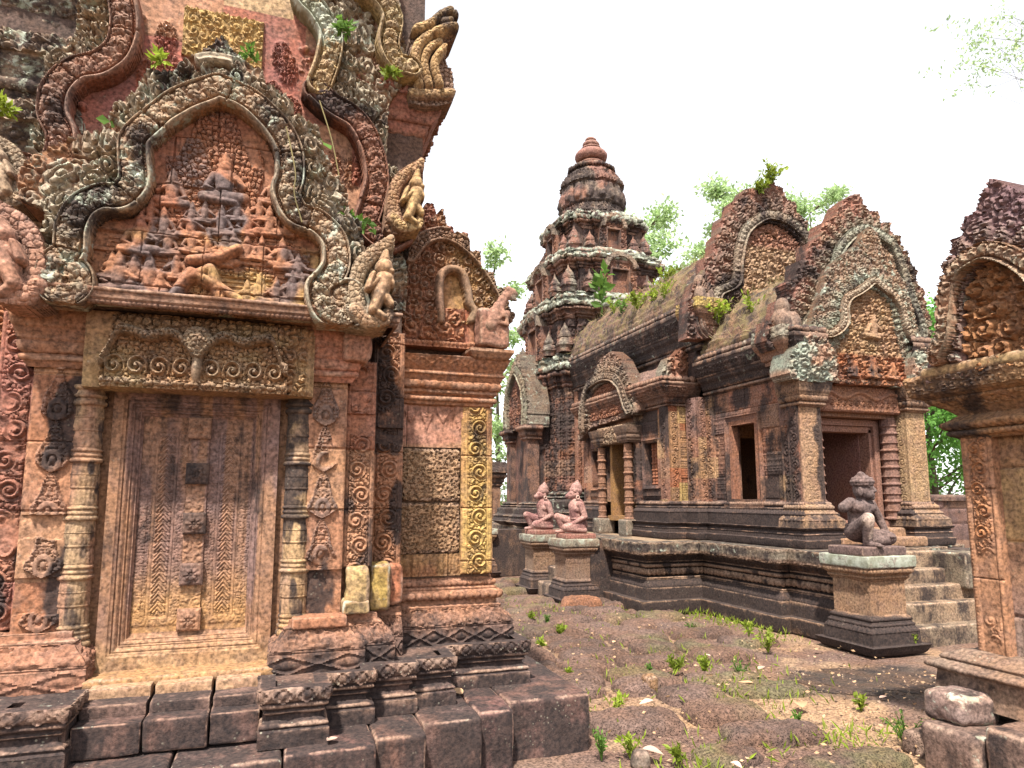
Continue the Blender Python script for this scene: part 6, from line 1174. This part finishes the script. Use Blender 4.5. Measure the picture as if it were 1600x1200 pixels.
tag(block('loose_stone', None, M_LAT, (4.08, 9.9, 0), (4.5, 10.3, .16), .03, .05, .03, (.30, .17, .12), .2, .1, loc=(4.3, 10.1, 0), seed=610), 'flat dark stone before the lowest small stair', 'stone')
tag(block('rubble_stone', None, M_LAT, (3.62, 3.17, -.03), (3.86, 3.34, .14), .018, .05, .03, (.22, .15, .12), .3, .15, loc=(3.74, 3.25, 0), seed=611), 'small dark broken stone behind the weed near the right edge', 'stone')
tag(block('rubble_stone', None, M_SAND, (1.96, 3.55, -.02), (2.06, 3.66, .10), .012, .04, .02, (.26, .23, .2), .3, .15, loc=(2.0, 3.6, 0), seed=612), 'grey pebble at the foot of the dark corner block', 'stone')
tag(block('rubble_stone', None, M_LAT, (2.78, 4.86, -.02), (2.90, 4.97, .13), .012, .04, .03, (.36, .22, .13), .05, .05, loc=(2.84, 4.9, 0), seed=613), 'small round orange stone wedged between yard slabs', 'stone')
# gravel crumbs
r = np.random.RandomState(3); n = 2600; gx, gy = r.uniform(1.9, 5.4, n), 3.1 + r.rand(n) ** 1.4 * 6; sz = r.uniform(.004, .016, n); O = np.array([(1, 0, 0), (0, 1, 0), (-1, 0, 0), (0, -1, 0), (0, 0, 1), (0, 0, -1)], float)
V = np.stack([gx, gy, ground_z(gx, gy) + .004], -1)[:, None, :] + (O[None] + r.normal(size=(n, 6, 3)) * .25) * sz[:, None, None]; T8 = np.array([(0, 1, 4), (1, 2, 4), (2, 3, 4), (3, 0, 4), (1, 0, 5), (2, 1, 5), (3, 2, 5), (0, 3, 5)])
gc = np.repeat(mixc((.24, .16, .13), (.50, .38, .28), r.rand(n)), 6, 0); tag(finish('gravel', V.reshape(-1, 3), (T8[None] + 6 * np.arange(n)[:, None, None]).reshape(-1, 3), M_LAT, None, gc, 0, 0, flat=True), kind='stuff')
# far enclosure wall and scrub behind the right building
FW = thing('enclosure_wall', (16.5, 13.8, 0), 'low dark laterite enclosure wall beyond the hall at right', 'wall')
relief('wall_face', FW, M_LAT, 'Y', 13.5, 12.5, 24, 0, 1.45, .05, lambda U, V: joints(U, V, 1.1, .42, 3, .03, .03) + .03 * fb2(U * 3, V * 3, 3), .6, lambda U, V, h: (bcol(U, V, 1.1, .42, [(.22, .13, .11), (.27, .17, .13), (.2, .13, .12)], 3)[0], .3, .15))
block('wall_coping', FW, M_LAT, (12.5, 13.4, 1.44), (24, 14.2, 1.62), .12, .06, .03, (.18, .12, .11), .4, .2, seed=620, freq=2)
# ================================================================== statues
def head_parts(P, s):
    pass
def monkey(loc, rz, label, seed, col=(.50, .30, .265)):
    t = thing('monkey_statue', loc, label, 'statue', 'monkey guardian statues', rz)
    # local frame: looks along +x, left of the body is +y
    q = [('e', (-.06, 0, .13), (.125, .15, .11)), ('c', (-.05, 0, .16), (-.02, 0, .40), .115, .125), ('e', (-.01, 0, .36), (.10, .15, .10)), ('c', (-.02, -.13, .42), (-.02, .13, .42), .055, .055), ('c', (-.01, 0, .44), (.015, 0, .52), .055, .05),
         # head with muzzle, brow, ears
         ('e', (.02, 0, .575), (.085, .075, .085)), ('e', (.10, 0, .548), (.055, .05, .042)), ('e', (.135, 0, .545), (.025, .04, .03)), ('e', (.085, 0, .595), (.03, .06, .018)), ('e', (.145, 0, .555), (.012, .02, .012)), ('e', (.10, 0, .515), (.05, .04, .015)), ('e', (.095, .035, .58), (.014, .014, .012)), ('e', (.095, -.035, .58), (.014, .014, .012)), ('e', (0, .082, .565), (.03, .015, .04)), ('e', (0, -.082, .565), (.03, .015, .04)),
         # arms
         ('c', (-.03, .155, .41), (-.07, .185, .24), .05, .043), ('c', (-.07, .185, .24), (.12, .13, .135), .042, .03), ('c', (-.03, -.155, .41), (-.06, -.19, .25), .05, .043), ('c', (-.06, -.19, .25), (.14, -.15, .20), .042, .03),
         # kneeling leg towards the viewer (+y) and raised knee on the far side
         ('c', (-.05, .09, .11), (.20, .12, .09), .085, .062), ('c', (.20, .12, .075), (-.08, .15, .045), .055, .04), ('c', (-.05, -.09, .12), (.24, -.12, .24), .085, .06), ('c', (.24, -.12, .24), (.16, -.10, .05), .055, .036), ('c', (.15, -.10, .025), (.27, -.10, .02), .03, .024)]
    for sy, z, x0 in ((.13, .135, .12), (-.15, .20, .14)):
        for i in range(4): a = (i - 1.5) * .018; q.append(('c', (x0, sy + a, z + .012), (x0 + .07 - .006 * abs(i - 1.3), sy + a * 1.3, z - .012), .0105, .0085))
        q.append(('c', (x0, sy + (.03 if sy > 0 else .03), z), (x0 + .04, sy + .045, z - .012), .011, .009))
    cf = lambda V: (mixc(col, (.30, .16, .15), sst(.42, .62, vn3(V[:, 0] * 7, V[:, 1] * 7, V[:, 2] * 7, seed))), .0, .02)
    M4 = Matrix.Translation(Vector(loc)) @ Matrix.Rotation(rz, 4, 'Z') @ Matrix.Translation((0, 0, .075))
    def lc(o):      # children built in world space; undo the root rotation
        o.data.transform(Matrix.Rotation(-rz, 4, 'Z')); return o
    lc(blobs('body', t, M_STAT, q, .0085, xf=M4, colf=cf, smooth_it=3))
    crown = [('c', (-.015, 0, .635), (-.02, 0, .665), .098, .088), ('c', (-.02, 0, .66), (-.03, 0, .71), .066, .058), ('c', (-.03, 0, .70), (-.035, 0, .74), .048, .038), ('c', (-.035, 0, .735), (-.04, 0, .775), .03, .016), ('c', (.03, -.07, .62), (.03, .07, .62), .022, .022)]
    lc(blobs('crown', t, M_STAT, crown, .0075, xf=M4, colf=lambda V: (np.broadcast_to(np.array(col) * .85, V.shape), .06, .05), smooth_it=1))
    cl = [('c', (-.055 - .118 * cos(a), .128 * sin(a), .215), (-.055 - .118 * cos(a + .5), .128 * sin(a + .5), .215), .017, .017) for a in np.arange(0, 6.28, .5)]
    lc(blobs('belt', t, M_STAT, cl, .007, xf=M4, colf=lambda V: (np.broadcast_to(np.array(col) * .8, V.shape), .05, .0), smooth_it=1))
    for sy in (1, -1):
        ring = [('c', (.0 + .026 * cos(a), sy * .10, .525 + .026 * sin(a)), (.0 + .026 * cos(a + .7), sy * .10, .525 + .026 * sin(a + .7)), .011, .011) for a in np.arange(0, 6.3, .63)]
        lc(blobs('ear_ring', t, M_STAT, ring, .006, xf=M4, colf=lambda V: (np.broadcast_to(np.array((.62, .42, .36)), V.shape), 0, 0), smooth_it=1))
    b = block('plinth', t, M_STAT, (loc[0] - .24, loc[1] - .2, loc[2]), (loc[0] + .24, loc[1] + .2, loc[2] + .075), .02, .012, .006, (.36, .18, .15), .08, .05, seed=seed)
    return t
monkey((4.23, 9.38, .925), pi, 'pink seated monkey statue facing left on the nearer of two pedestals', 3)
monkey((4.22, 10.68, .925), pi + .12, 'pink seated monkey statue on the farther pedestal beside the tower', 5, (.47, .29, .26))
monkey((3.82, 13.2, .925), pi, 'third pink statue, mostly hidden behind the golden corner pilaster', 7)
# kneeling guardian, right arm broken off
gl = (5.74, 5.55, .94)
GT = thing('guardian_statue', gl, 'dark kneeling guardian statue with a broken arm and pale worn knee', 'statue')
q = [('e', (0, .05, .14), (.15, .13, .11)), ('c', (0, .04, .16), (.005, .02, .36), .105, .12), ('e', (.005, .0, .385), (.15, .10, .09)), ('e', (-.065, -.065, .385), (.062, .035, .05)), ('e', (.075, -.065, .385), (.062, .035, .05)), ('e', (.0, -.06, .24), (.09, .05, .07)), ('c', (.01, .0, .44), (.02, -.015, .50), .06, .056),
     # stump of the right arm, straight left arm with hand on the thigh
     ('c', (-.12, .01, .435), (-.205, .02, .39), .062, .056), ('c', (.14, .01, .43), (.235, .0, .27), .055, .046), ('c', (.235, .0, .27), (.265, -.05, .135), .046, .032), ('e', (.262, -.065, .11), (.042, .045, .026)),
     # raised right knee
     ('c', (-.07, .02, .14), (-.12, -.19, .27), .088, .068), ('e', (-.122, -.20, .285), (.062, .06, .06)), ('c', (-.12, -.20, .26), (-.10, -.15, .05), .058, .042), ('c', (-.10, -.14, .03), (-.06, -.26, .018), .036, .026),
     # folded left leg
     ('c', (.07, .03, .10), (.28, -.07, .075), .092, .07), ('c', (.28, -.06, .06), (.06, -.10, .045), .06, .045), ('c', (.06, -.10, .03), (-.0, -.06, .03), .035, .03)]
for i in range(4): q.append(('c', (.24 + .018 * i, -.09, .112), (.235 + .022 * i, -.145 + .005 * abs(i - 1), .09), .011, .009)); 
q.append(('c', (.23, -.06, .112), (.212, -.10, .09), .011, .009))
for i in range(5): q.append(('c', (-.085 + .012 * i, -.25, .02), (-.075 + .014 * i, -.285, .012), .010, .008))
HD = Euler((0, 0, .55)).to_matrix(); H0 = Vector((.02, -.02, .575))
def hp(x, y, z): return tuple(H0 + HD @ Vector((x, y, z)) * 1.16)
ro = (0, 0, .55)
q += [('e', hp(0, 0, 0), (.09, .098, .112), ro), ('e', hp(0, -.05, -.045), (.068, .054, .055), ro), ('c', hp(0, -.078, .03), hp(0, -.10, -.012), .013, .02), ('e', hp(0, -.092, -.016), (.026, .014, .012), ro), ('e', hp(0, -.088, -.042), (.034, .012, .008), ro), ('e', hp(0, -.086, -.056), (.028, .012, .008), ro), ('e', hp(0, -.078, -.078), (.026, .022, .02), ro), ('c', hp(-.055, -.066, .028), hp(-.012, -.082, .026), .010, .010), ('c', hp(.012, -.082, .026), hp(.055, -.066, .028), .010, .010),
      ('e', hp(-.032, -.076, .010), (.015, .008, .008), ro), ('e', hp(.032, -.076, .010), (.015, .008, .008), ro), ('e', hp(-.084, .0, -.02), (.014, .028, .05), ro), ('e', hp(.084, .0, -.02), (.014, .028, .05), ro)]
def gcolf(V):
    n = vn3(V[:, 0] * 8, V[:, 1] * 8, V[:, 2] * 8, 3); L = V - np.array(gl) - np.array((0, 0, .085))
    c = mixc((.135, .105, .105), (.20, .145, .135), n); kn = sst(.095, .05, np.linalg.norm(L - np.array((-.115, -.215, .27)), axis=1)) + sst(.035, .02, np.hypot(L[:, 0] + .105, L[:, 1] + .21)) * (L[:, 2] < .27) * (L[:, 2] > .08) * .7
    c = mixc(c, (.70, .55, .47), np.clip(kn, 0, 1)); return c, .10 * (1 - np.clip(kn, 0, 1)), .0
XG = Matrix.Translation(Vector(gl) + Vector((0, 0, .085)))
blobs('body', GT, M_STAT, q, .0075, xf=XG, colf=gcolf, smooth_it=3)
hair = []
for k in range(22):
    a = 2 * pi * k / 22
    for rr_, zz in ((.080, .045), (.086, .07), (.074, .095)): hair.append(('e', hp(rr_ * sin(a + (zz > .06) * .14), -.002 + rr_ * 1.02 * cos(a + (zz > .06) * .14) * (1 if cos(a) > -.9 else .95), zz), (.019, .019, .019)))
hair += [('e', hp(0, 0, .07), (.092, .098, .06), ro), ('e', hp(-.01, .0, .11), (.07, .07, .035), ro), ('c', hp(-.04, 0, .132), hp(.03, 0, .13), .034, .03)]
blobs('hair', GT, M_STAT, hair, .0075, xf=XG, colf=lambda V: (mixc((.17, .125, .12), (.26, .18, .165), vn3(V[:, 0] * 12, V[:, 1] * 12, V[:, 2] * 12, 5)), .06, .03), smooth_it=1)
cl = [('c', (-.11 * cos(a), .035 - .115 * sin(a), .205), (-.11 * cos(a + .5), .035 - .115 * sin(a + .5), .205), .022, .022) for a in np.arange(0, 6.28, .5)] + [('c', (0, -.085, .20), (.01, -.13, .06), .035, .05), ('c', (-.01, -.09, .19), (-.04, -.13, .08), .018, .022)]
blobs('loincloth', GT, M_STAT, cl, .0075, xf=XG, colf=lambda V: (np.broadcast_to(np.array((.16, .12, .115)), V.shape), .1, .0), smooth_it=1)
block('plinth', GT, M_STAT, (gl[0] - .27, gl[1] - .25, gl[2]), (gl[0] + .30, gl[1] + .20, gl[2] + .088), .015, .012, .005, (.17, .12, .115), .12, .03, seed=9)
# ================================================================== vegetation
def leaves(name, pts, dirs, size, mat, parent=None, loc=None, asp=.45, seed=1, fold=.2):
    "many small pointed leaf blades, one mesh"
    r = np.random.RandomState(seed); n = len(pts); pts = np.asarray(pts, float); d = np.asarray(dirs, float); d = d / np.linalg.norm(d, axis=1, keepdims=True)
    t = np.cross(d, r.normal(size=(n, 3))); t /= np.linalg.norm(t, axis=1, keepdims=True) + 1e-9; nn = np.cross(d, t); s = (size * r.uniform(.7, 1.3, n))[:, None]
    V = np.stack([pts, pts + d * s * .5 + t * s * asp * .5 + nn * s * fold * .3, pts + d * s, pts + d * s * .5 - t * s * asp * .5 + nn * s * fold * .3], 1).reshape(-1, 3)
    return finish(name, V, np.arange(4 * n).reshape(-1, 4), mat, parent, loc=loc, flat=True)
def tubes(name, segs, mat, parent=None, loc=None, nc=6):
    V, Q, b = [], [], 0
    for P, R in segs:
        P = np.asarray(P, float); m = len(P)
        for i in range(m):
            t = P[min(i + 1, m - 1)] - P[max(i - 1, 0)]; t = t / (np.linalg.norm(t) + 1e-9); a = np.cross(t, (.3, .9, .2)); a /= np.linalg.norm(a); c = np.cross(t, a)
            for j in range(nc): th = 2 * pi * j / nc; V.append(P[i] + (a * cos(th) + c * sin(th)) * R[i])
        Q.append(gridq(m, nc, b, True)); b += m * nc
    return finish(name, V, np.concatenate(Q), mat, parent, loc=loc)
def tree(name, x, y, h, crown_r, label, cat='tree', group=None, seed=1, lean=(0, 0), mat=None, n=2600, size=.22, bare=.45, limbs=7, tr=.16, gap=.5):
    r = np.random.RandomState(seed); t = thing(name, (x, y, 0), label, cat, group); segs = []; pts = []
    top = np.array((x + lean[0], y + lean[1], h)); tk = np.array([(x + lean[0] * q + .12 * sin(3 * q + seed), y + lean[1] * q, h * q) for q in np.linspace(0, 1, 8)])
    segs.append((tk, [tr * (1 - .85 * q) for q in np.linspace(0, 1, 8)])); ends = []
    for i in range(limbs):
        q = bare + (1 - bare) * (i + r.rand() * .6) / limbs; p0 = np.array((x + lean[0] * q + .12 * sin(3 * q + seed), y + lean[1] * q, h * q)); a = i * 2.4 + r.rand(); L = crown_r * r.uniform(.6, 1.05) * (1.15 - .5 * q)
        p = [p0 + np.array((cos(a) * L * u, sin(a) * L * u, L * (.55 * u + .25 * u * u))) + r.normal(size=3) * .05 * L * u for u in np.linspace(0, 1, 5)]; segs.append((p, [tr * .42 * (1 - .85 * u) for u in np.linspace(0, 1, 5)]))
        for k in range(4):
            u = .45 + .18 * k; b0 = p[min(4, int(u * 4))]; a2 = a + r.uniform(-1.3, 1.3); L2 = L * .45; pp = [b0 + np.array((cos(a2) * L2 * v, sin(a2) * L2 * v, L2 * .5 * v)) for v in np.linspace(0, 1, 3)]; segs.append((pp, [tr * .14, tr * .1, tr * .03])); ends.append(pp[-1]); ends.append(pp[1])
        ends.append(p[-1])
    ends.append(top); tubes('trunk', segs, M_BARK, t)
    ends = np.array(ends); k = r.randint(0, len(ends), n); cs = crown_r * gap * r.uniform(.35, .8, len(ends)); v = r.normal(size=(n, 3)); v /= np.linalg.norm(v, axis=1, keepdims=True)
    P = ends[k] + v * (cs[k] * r.rand(n) ** .6)[:, None] * np.array((1, 1, .62)); D = v + r.normal(size=(n, 3)) * .8 + np.array((0, 0, -.25))
    leaves('crown', P, D, size, mat or M_TREE, t, seed=seed, asp=.55); return t
# trees beyond the temple
tree('tree', 13.5, 25.0, 13.4, 3.0, 'slender light green tree rising behind the hall roof', seed=3, mat=M_PALE, n=11000, size=.20, bare=.42, limbs=12, gap=.42, tr=.2)
tree('tree', 11.0, 22.6, 9.6, 2.2, 'pale leaning tree between the tower and hall roof', seed=8, mat=M_PALE, n=4200, size=.18, bare=.5, limbs=7, gap=.45, lean=(-.6, 0), tr=.16)
tree('tree', 12.0, 23.6, 10.4, 2.3, 'light green bushy tree filling the gap left of the taller gable', seed=31, mat=M_PALE, n=8000, size=.18, bare=.35, limbs=11, gap=.5, tr=.14)
tree('tree', 21.0, 25.5, 16.0, 3.0, 'airy pale tree above the two hall gables', seed=12, mat=M_PALE, n=6500, size=.2, bare=.66, limbs=7, gap=.42, tr=.2)
tree('tree', 24.5, 25.5, 16.0, 2.6, 'thin crowned tree to the right of the ivied gable', seed=14, mat=M_PALE, n=4200, size=.2, bare=.7, limbs=6, gap=.42, tr=.18)
tree('tree', 23.5, 19.2, 7.4, 3.2, 'dense green tree standing over the enclosure wall', seed=21, mat=M_TREE, n=15000, size=.2, bare=.15, limbs=14, gap=.6)
tree('tree', 29, 23.8, 7.0, 3.6, 'bushy bright green tree farther behind the enclosure wall', seed=23, mat=M_TREE, n=14000, size=.22, bare=.1, limbs=13, gap=.65)
tree('tree', 5.3, 24.5, 7.6, 1.7, 'green tree half hidden in the gap beside the golden pilaster', seed=25, mat=M_TREE, n=7000, size=.2, bare=.04, limbs=16, gap=.6, tr=.10)
tree('tree', 7.6, 24, 10.6, 1.3, 'small treetop peeping over the shrine roof steps', seed=26, mat=M_PALE, n=5200, size=.18, bare=.08, limbs=16, gap=.6, tr=.10)
# overhanging twigs at the upper right corner
t = thing('tree', (24.5, 11.2, 0), 'tall tree whose sparse twigs hang into the upper right corner', 'tree')
r = np.random.RandomState(4); sg, P, D = [], [], []
sg.append(([(24.5, 11.2, 0), (24.4, 11.3, 5), (24.0, 11.6, 10), (23.3, 12, 15)], [.25, .22, .16, .08])); sg.append(([(23.8, 11.7, 11.5), (21.8, 12, 13.2), (20.0, 11.8, 13.4)], [.09, .05, .015]))
for i in range(30):
    b = np.array((20.0, 11.8, 13.4)) + r.normal(size=3) * .5; e = np.array((17.4 + r.uniform(-1.0, 1.3), 12.4 + r.uniform(-.6, .6), 12.9 + r.uniform(-.5, 1.8))); w1 = r.normal(size=3) * .3
    q = [b + (e - b) * u + np.array((0, 0, .5 * sin(u * 3.1))) + w1 * sin(u * 5) for u in np.linspace(0, 1, 9)]; sg.append((q, [.0045 * (1.15 - u) for u in np.linspace(0, 1, 9)]))
    for k in range(26): u = r.uniform(.35, 1.0); p = b + (e - b) * u + np.array((0, 0, .5 * sin(u * 3.1))) + w1 * sin(u * 5) + r.normal(size=3) * .07; P.append(p); D.append(r.normal(size=3) + (0, 0, -.6))
tubes('trunk', sg, M_BARK, t, nc=5); leaves('crown', P, D, .11, M_PALE, t, seed=6)
# small weeds: rosettes of stems and leaves
def weed(name, x, y, z, h, n, label, cat='weed', group=None, seed=1, mat=None, size=.06, spread=.5, up=1.0, hang=0, ndir=None):
    r = np.random.RandomState(seed); t = thing(name, (x, y, z), label, cat, group); sg, P, D = [], [], []
    for i in range(n):
        a = r.uniform(0, 6.28); s = r.uniform(.2, 1) * spread; hh = h * r.uniform(.6, 1.1); e = np.array((cos(a) * s * h, sin(a) * s * h, hh * up)); 
        if ndir is not None: e = e + np.array(ndir) * h * r.uniform(.3, 1)
        e[2] -= hang * h * r.uniform(.3, 1.2); b = np.array((x, y, z)); q = [b + e * u + np.array((0, 0, .15 * h * sin(u * 3.1))) for u in np.linspace(0, 1, 5)]; sg.append((q, [.0035, .003, .0026, .002, .001]))
        for k in range(7): u = .25 + .75 * k / 6; P.append(b + e * u + np.array((0, 0, .15 * h * sin(u * 3.1)))); D.append(r.normal(size=3) * .8 + e / np.linalg.norm(e) * .6 + (0, 0, .25))
    tubes('stem', sg, mat or M_LEAF, t, nc=4); leaves('foliage', P, D, size, mat or M_LEAF, t, seed=seed, asp=.36 + .2 * (seed % 3) / 2); return t
gz = lambda x, y: float(ground_z(np.array([x]), np.array([y]))[0]) - .01
WD = [(940, 1180, .17, 'leafy weed at the foot of the dark corner block', 9), (985, 1178, .14, 'pale sprouting weed beside fallen leaves in front', 6), (1060, 1190, .10, 'low weed at the bottom edge of the yard', 7), (1155, 1055, .13, 'broad leaved weed left of a big fallen leaf', 8), (1100, 1050, .15, 'bright weed between two rounded slabs mid yard', 10), (1055, 1048, .14, 'spreading light green weed mid yard', 12), (1015, 1050, .09, 'small weed beside a round orange stone', 6), (1200, 1015, .20, 'tall weed growing against the terrace foot', 10), (1170, 990, .12, 'small weed on the terrace plinth ledge', 5), (1415, 1160, .18, 'dark leaved weed near the right foundation blocks', 9), (890, 1060, .11, 'silvery weed beside the shrine base', 6), (845, 1010, .10, 'dark low weed beside the shrine corner', 7), (855, 975, .12, 'soft weed clump before the monkey pedestal', 12), (875, 990, .11, 'yellowish weed clump on the slabs by the pedestal', 10), (830, 968, .10, 'low weed in the shade of the shrine corner', 8), (1290, 985, .08, 'tiny weed beside the big pedestal plinth', 6), (1430, 1000, .08, 'tiny weed on the plinth of the guardian pedestal', 5), (965, 1105, .10, 'thin weed in sandy soil mid yard', 5), (1245, 1130, .09, 'low weed in the sandy soil left of the wet shadow patch', 6), (1345, 1105, .09, 'grassy weed below the wet shadow patch', 7), (885, 930, .10, 'little weed on the red laterite block', 4), (1080, 985, .10, 'pale grass weed below the terrace corner', 9)]
for i, (px, py, h, lb, n) in enumerate(WD):
    zz = .30 if 'plinth' in lb and 'ledge' in lb else (.13 if 'red laterite' in lb or 'plinth of' in lb else .03); x, y = WZ(zz, px, py)
    weed('weed', x, y, zz - .03, h, int(n * 1.7), lb, 'weed', 'weeds of the yard', 40 + i, M_LEAF if i % 3 == 0 else M_LEAFY, .026 + .022 * (i % 3) / 2, .4 + .3 * (i % 2))
# grass tufts along the terrace foot and between slabs
r = np.random.RandomState(9); P, D = [], []
for cx, cy, sx, sy, n in ((4.40, 9.0, .12, .5, 260), (4.8, 7.85, .4, .10, 260), (5.28, 7.4, .10, .5, 260), (5.2, 6.9, .15, .5, 200), (3.4, 8.7, .4, .4, 260), (3.2, 7.6, .5, .3, 160), (3.3, 4.6, .3, .3, 300), (2.9, 5.4, .6, .5, 200), (3.9, 5.5, .4, .5, 220), (2.6, 3.5, .3, .2, 90), (3.4, 3.5, .3, .12, 200), (2.2, 4.6, .12, .4, 80), (3.9, 6.6, .5, .5, 150), (2.2, 3.35, .15, .1, 120)):
    n = int(n * .55); xx, yy = r.normal(cx, sx, n), r.normal(cy, sy, n); zz = ground_z(xx, yy) + .0; P += list(np.stack([xx, yy, zz + r.uniform(0, .04, n)], -1)); D += list(r.normal(size=(n, 3)) * .55 + (0, 0, 1))
tag(leaves('grass', P, D, .075, M_LEAFY, None, asp=.16, seed=3), kind='stuff')
n = 520; xx, yy = r.uniform(1.95, 5.3, n), 3.1 + r.rand(n) ** 1.3 * 5.5; kk = (xx < 4.3) | (yy < 7.6); xx, yy = xx[kk], yy[kk]
tag(leaves('leaf_litter', np.stack([xx, yy, ground_z(xx, yy) + r.uniform(.03, .11, len(xx))], -1), np.stack([r.normal(size=len(xx)), r.normal(size=len(xx)), r.normal(size=len(xx)) * .12], -1), .035, M_DRY, None, asp=.55, seed=8), kind='stuff')
# plants on the roofs and carvings
r = np.random.RandomState(19); P, D, P2, D2 = [], [], [], []
RF = smooth([(5.62, 4.40), (5.70, 4.66), (5.92, 5.0), (6.22, 5.27), (6.56, 5.45), (6.88, 5.54)], 5); RF2 = smooth([(5.76, 3.60), (5.82, 3.80), (6.02, 4.12), (6.32, 4.40), (6.62, 4.56), (6.88, 4.64)], 5)
for i in range(900):
    k = r.randint(2, len(RF)); yy = r.uniform(8.3, 12.8); p = np.array((RF[k][0], yy, RF[k][1])); P.append(p); D.append(r.normal(size=3) * .7 + (-.5, 0, .7))
for i in range(180):
    k = r.randint(2, len(RF2)); p = np.array((RF2[k][0], r.uniform(6.8, 8.1), RF2[k][1])); P.append(p); D.append(r.normal(size=3) * .7 + (-.5, 0, .7))
tag(leaves('roof_grass', P, D, .14, M_STRAW, None, asp=.05, seed=5), kind='stuff')
for i, (x, y, z, h, n, lb, mt) in enumerate([(5.72, 10.0, 4.72, .36, 16, 'yellow green shrub low on the long grassy vault', M_LEAFY), (5.70, 9.1, 4.65, .34, 12, 'bright weed on the vault beside the ochre gable corner', M_LEAFY), (5.95, 11.3, 5.0, .40, 10, 'wispy shrub near the far end of the vault', M_LEAFY), (5.9, 8.02, 4.0, .38, 18, 'creeper spilling from the ochre gable corner', M_LEAFY), (5.98, 7.4, 4.0, .30, 10, 'thin weeds on the smaller porch vault', M_LEAFY), (7.0, 8.05, 6.3, .34, 30, 'green creeper crowning the taller hall gable', M_LEAFY), (6.75, 8.05, 6.1, .26, 16, 'creeper tuft on the left shoulder of the taller gable', M_LEAFY), (5.52, 10.2, 3.62, .24, 12, 'fern hanging over the side door gable', M_LEAFY), (5.78, 10.7, 4.85, .26, 12, 'grey green tuft halfway along the long vault', M_LEAF), (6.1, 9.7, 5.15, .30, 12, 'wispy green weed high on the long vault', M_LEAFY), (5.74, 9.5, 4.72, .22, 14, 'low leafy clump on the vault above the main cornice', M_LEAFY)]):
    weed('roof_plant', x, y, z, h, n, lb, 'plant', 'plants on the hall roof', 80 + i, mt, .075, .7, .8)
weed('roof_plant', 6.0, 11.9, 5.05, .95, 5, 'tall leafy sapling at the far end of the vault', 'plant', None, 95, M_LEAF, .26, .12)
for i, (px, py, Y, h, n, lb) in enumerate([(545, 350, 4.1, .20, 16, 'fern growing between the two shrine pediments'), (252, 100, 3.9, .10, 6, 'small sprout on the left shoulder of the shrine pediment'), (540, 45, 4.2, .12, 9, 'mossy fern by the yellow carved arch at the top'), (612, 118, 4.2, .09, 7, 'moss tuft under the yellow carved arch'), (392, 90, 4.0, .08, 5, 'tiny sprout beside the pediment finial'), (8, 170, 4.3, .12, 8, 'yellowish plant at the far upper left ledge')]):
    a = W(Y, (px, py))[0]; weed('crevice_plant', a[0], Y, a[1], h, n, lb, 'plant', 'plants rooted in the shrine carving', 110 + i, M_LEAFY if i % 2 else M_LEAF, .055, .8, .4, .5, (0, -.4, 0))
# hanging roots over the front pediment
for i, (L, lb) in enumerate([([(447, 195), (455, 230), (462, 270), (460, 300), (472, 345)], 'pale hanging root trailing down the right side of the pediment'), ([(500, 150), (520, 215), (535, 290), (548, 330)], 'thin dangling root between the pediments')]):
    a = W(3.72 if i == 0 else 4.0, *L); p = smooth([(x, 3.74 if i == 0 else 4.05, z) for x, z in a], 4)
    o = tubes('root', [(p, [.004] * len(p))], M_STRAW, None, loc=tuple(p[0])); tag(o, lb, 'root')
for i, (px, py, Y) in enumerate([(172, 190, 3.80), (505, 222, 3.95)]):
    a = W(Y, (px, py))[0]; o = leaves('green_leaf', [(a[0], Y, a[1])] * 2, [(.4, -.3, -.5), (-.5, -.3, -.1)], .07, M_LEAF, None, loc=(a[0], Y, a[1]), asp=.8, seed=i + 3); tag(o, ['single bright leaf at the left of the front pediment', 'single leaf stuck right of the front pediment'][i], 'leaf')
# fallen leaves
FL = [(1250, 1097, .03, .11, 'curled brown fallen leaf on sandy soil left of the wet shadow patch'), (1020, 1170, .05, .10, 'largest pale fallen leaf at the front of the yard'), (1000, 1175, .04, .08, 'pinkish fallen leaf beside the largest pale one'), (1165, 1062, .05, .09, 'pinkish fallen leaf beside a broad leaved weed'), (1105, 1020, .06, .05, 'white fallen leaf on a slab mid yard'), (1190, 1040, .05, .07, 'pink fallen leaf near the terrace'), (1277, 1012, .02, .06, 'pale leaf at the foot of the big pedestal'), (1150, 1190, .05, .06, 'white leaf low in the yard'), (1010, 1093, .03, .09, 'thin pink leaf on orange soil'), (715, 1075, .335, .09, 'orange brown leaf on the shrine foundation blocks'), (518, 1148, .335, .06, 'torn pink leaf on the step beside a base moulding'), (1380, 1085, .02, .05, 'small leaf lying in the wet shadow patch'), (960, 1000, .05, .05, 'small pale leaf on slabs near the terrace')]
r = np.random.RandomState(77)
for i, (px, py, z, s, lb) in enumerate(FL):
    x, y = WZ(z + .03, px, py); u = np.linspace(-1, 1, 7); v = np.linspace(0, 1, 9); Uu, Vv = np.meshgrid(u, v); wd = .42 * np.sin(pi * Vv ** .8) ; a = r.uniform(0, 6.28)
    X = Uu * wd * s; Yy = (Vv - .5) * s * 1.3; Z = .16 * s * (np.abs(Uu) ** 2 * wd * 2 + .6 * np.sin(Vv * 3 + i)) + z + .012
    o = finish('fallen_leaf', np.stack([x + X * cos(a) - Yy * sin(a), y + X * sin(a) + Yy * cos(a), Z], -1).reshape(-1, 3), gridq(9, 7), M_DRYP if i % 3 else M_DRY, None, loc=(x, y, z)); tag(o, lb, 'leaf', 'fallen leaves')
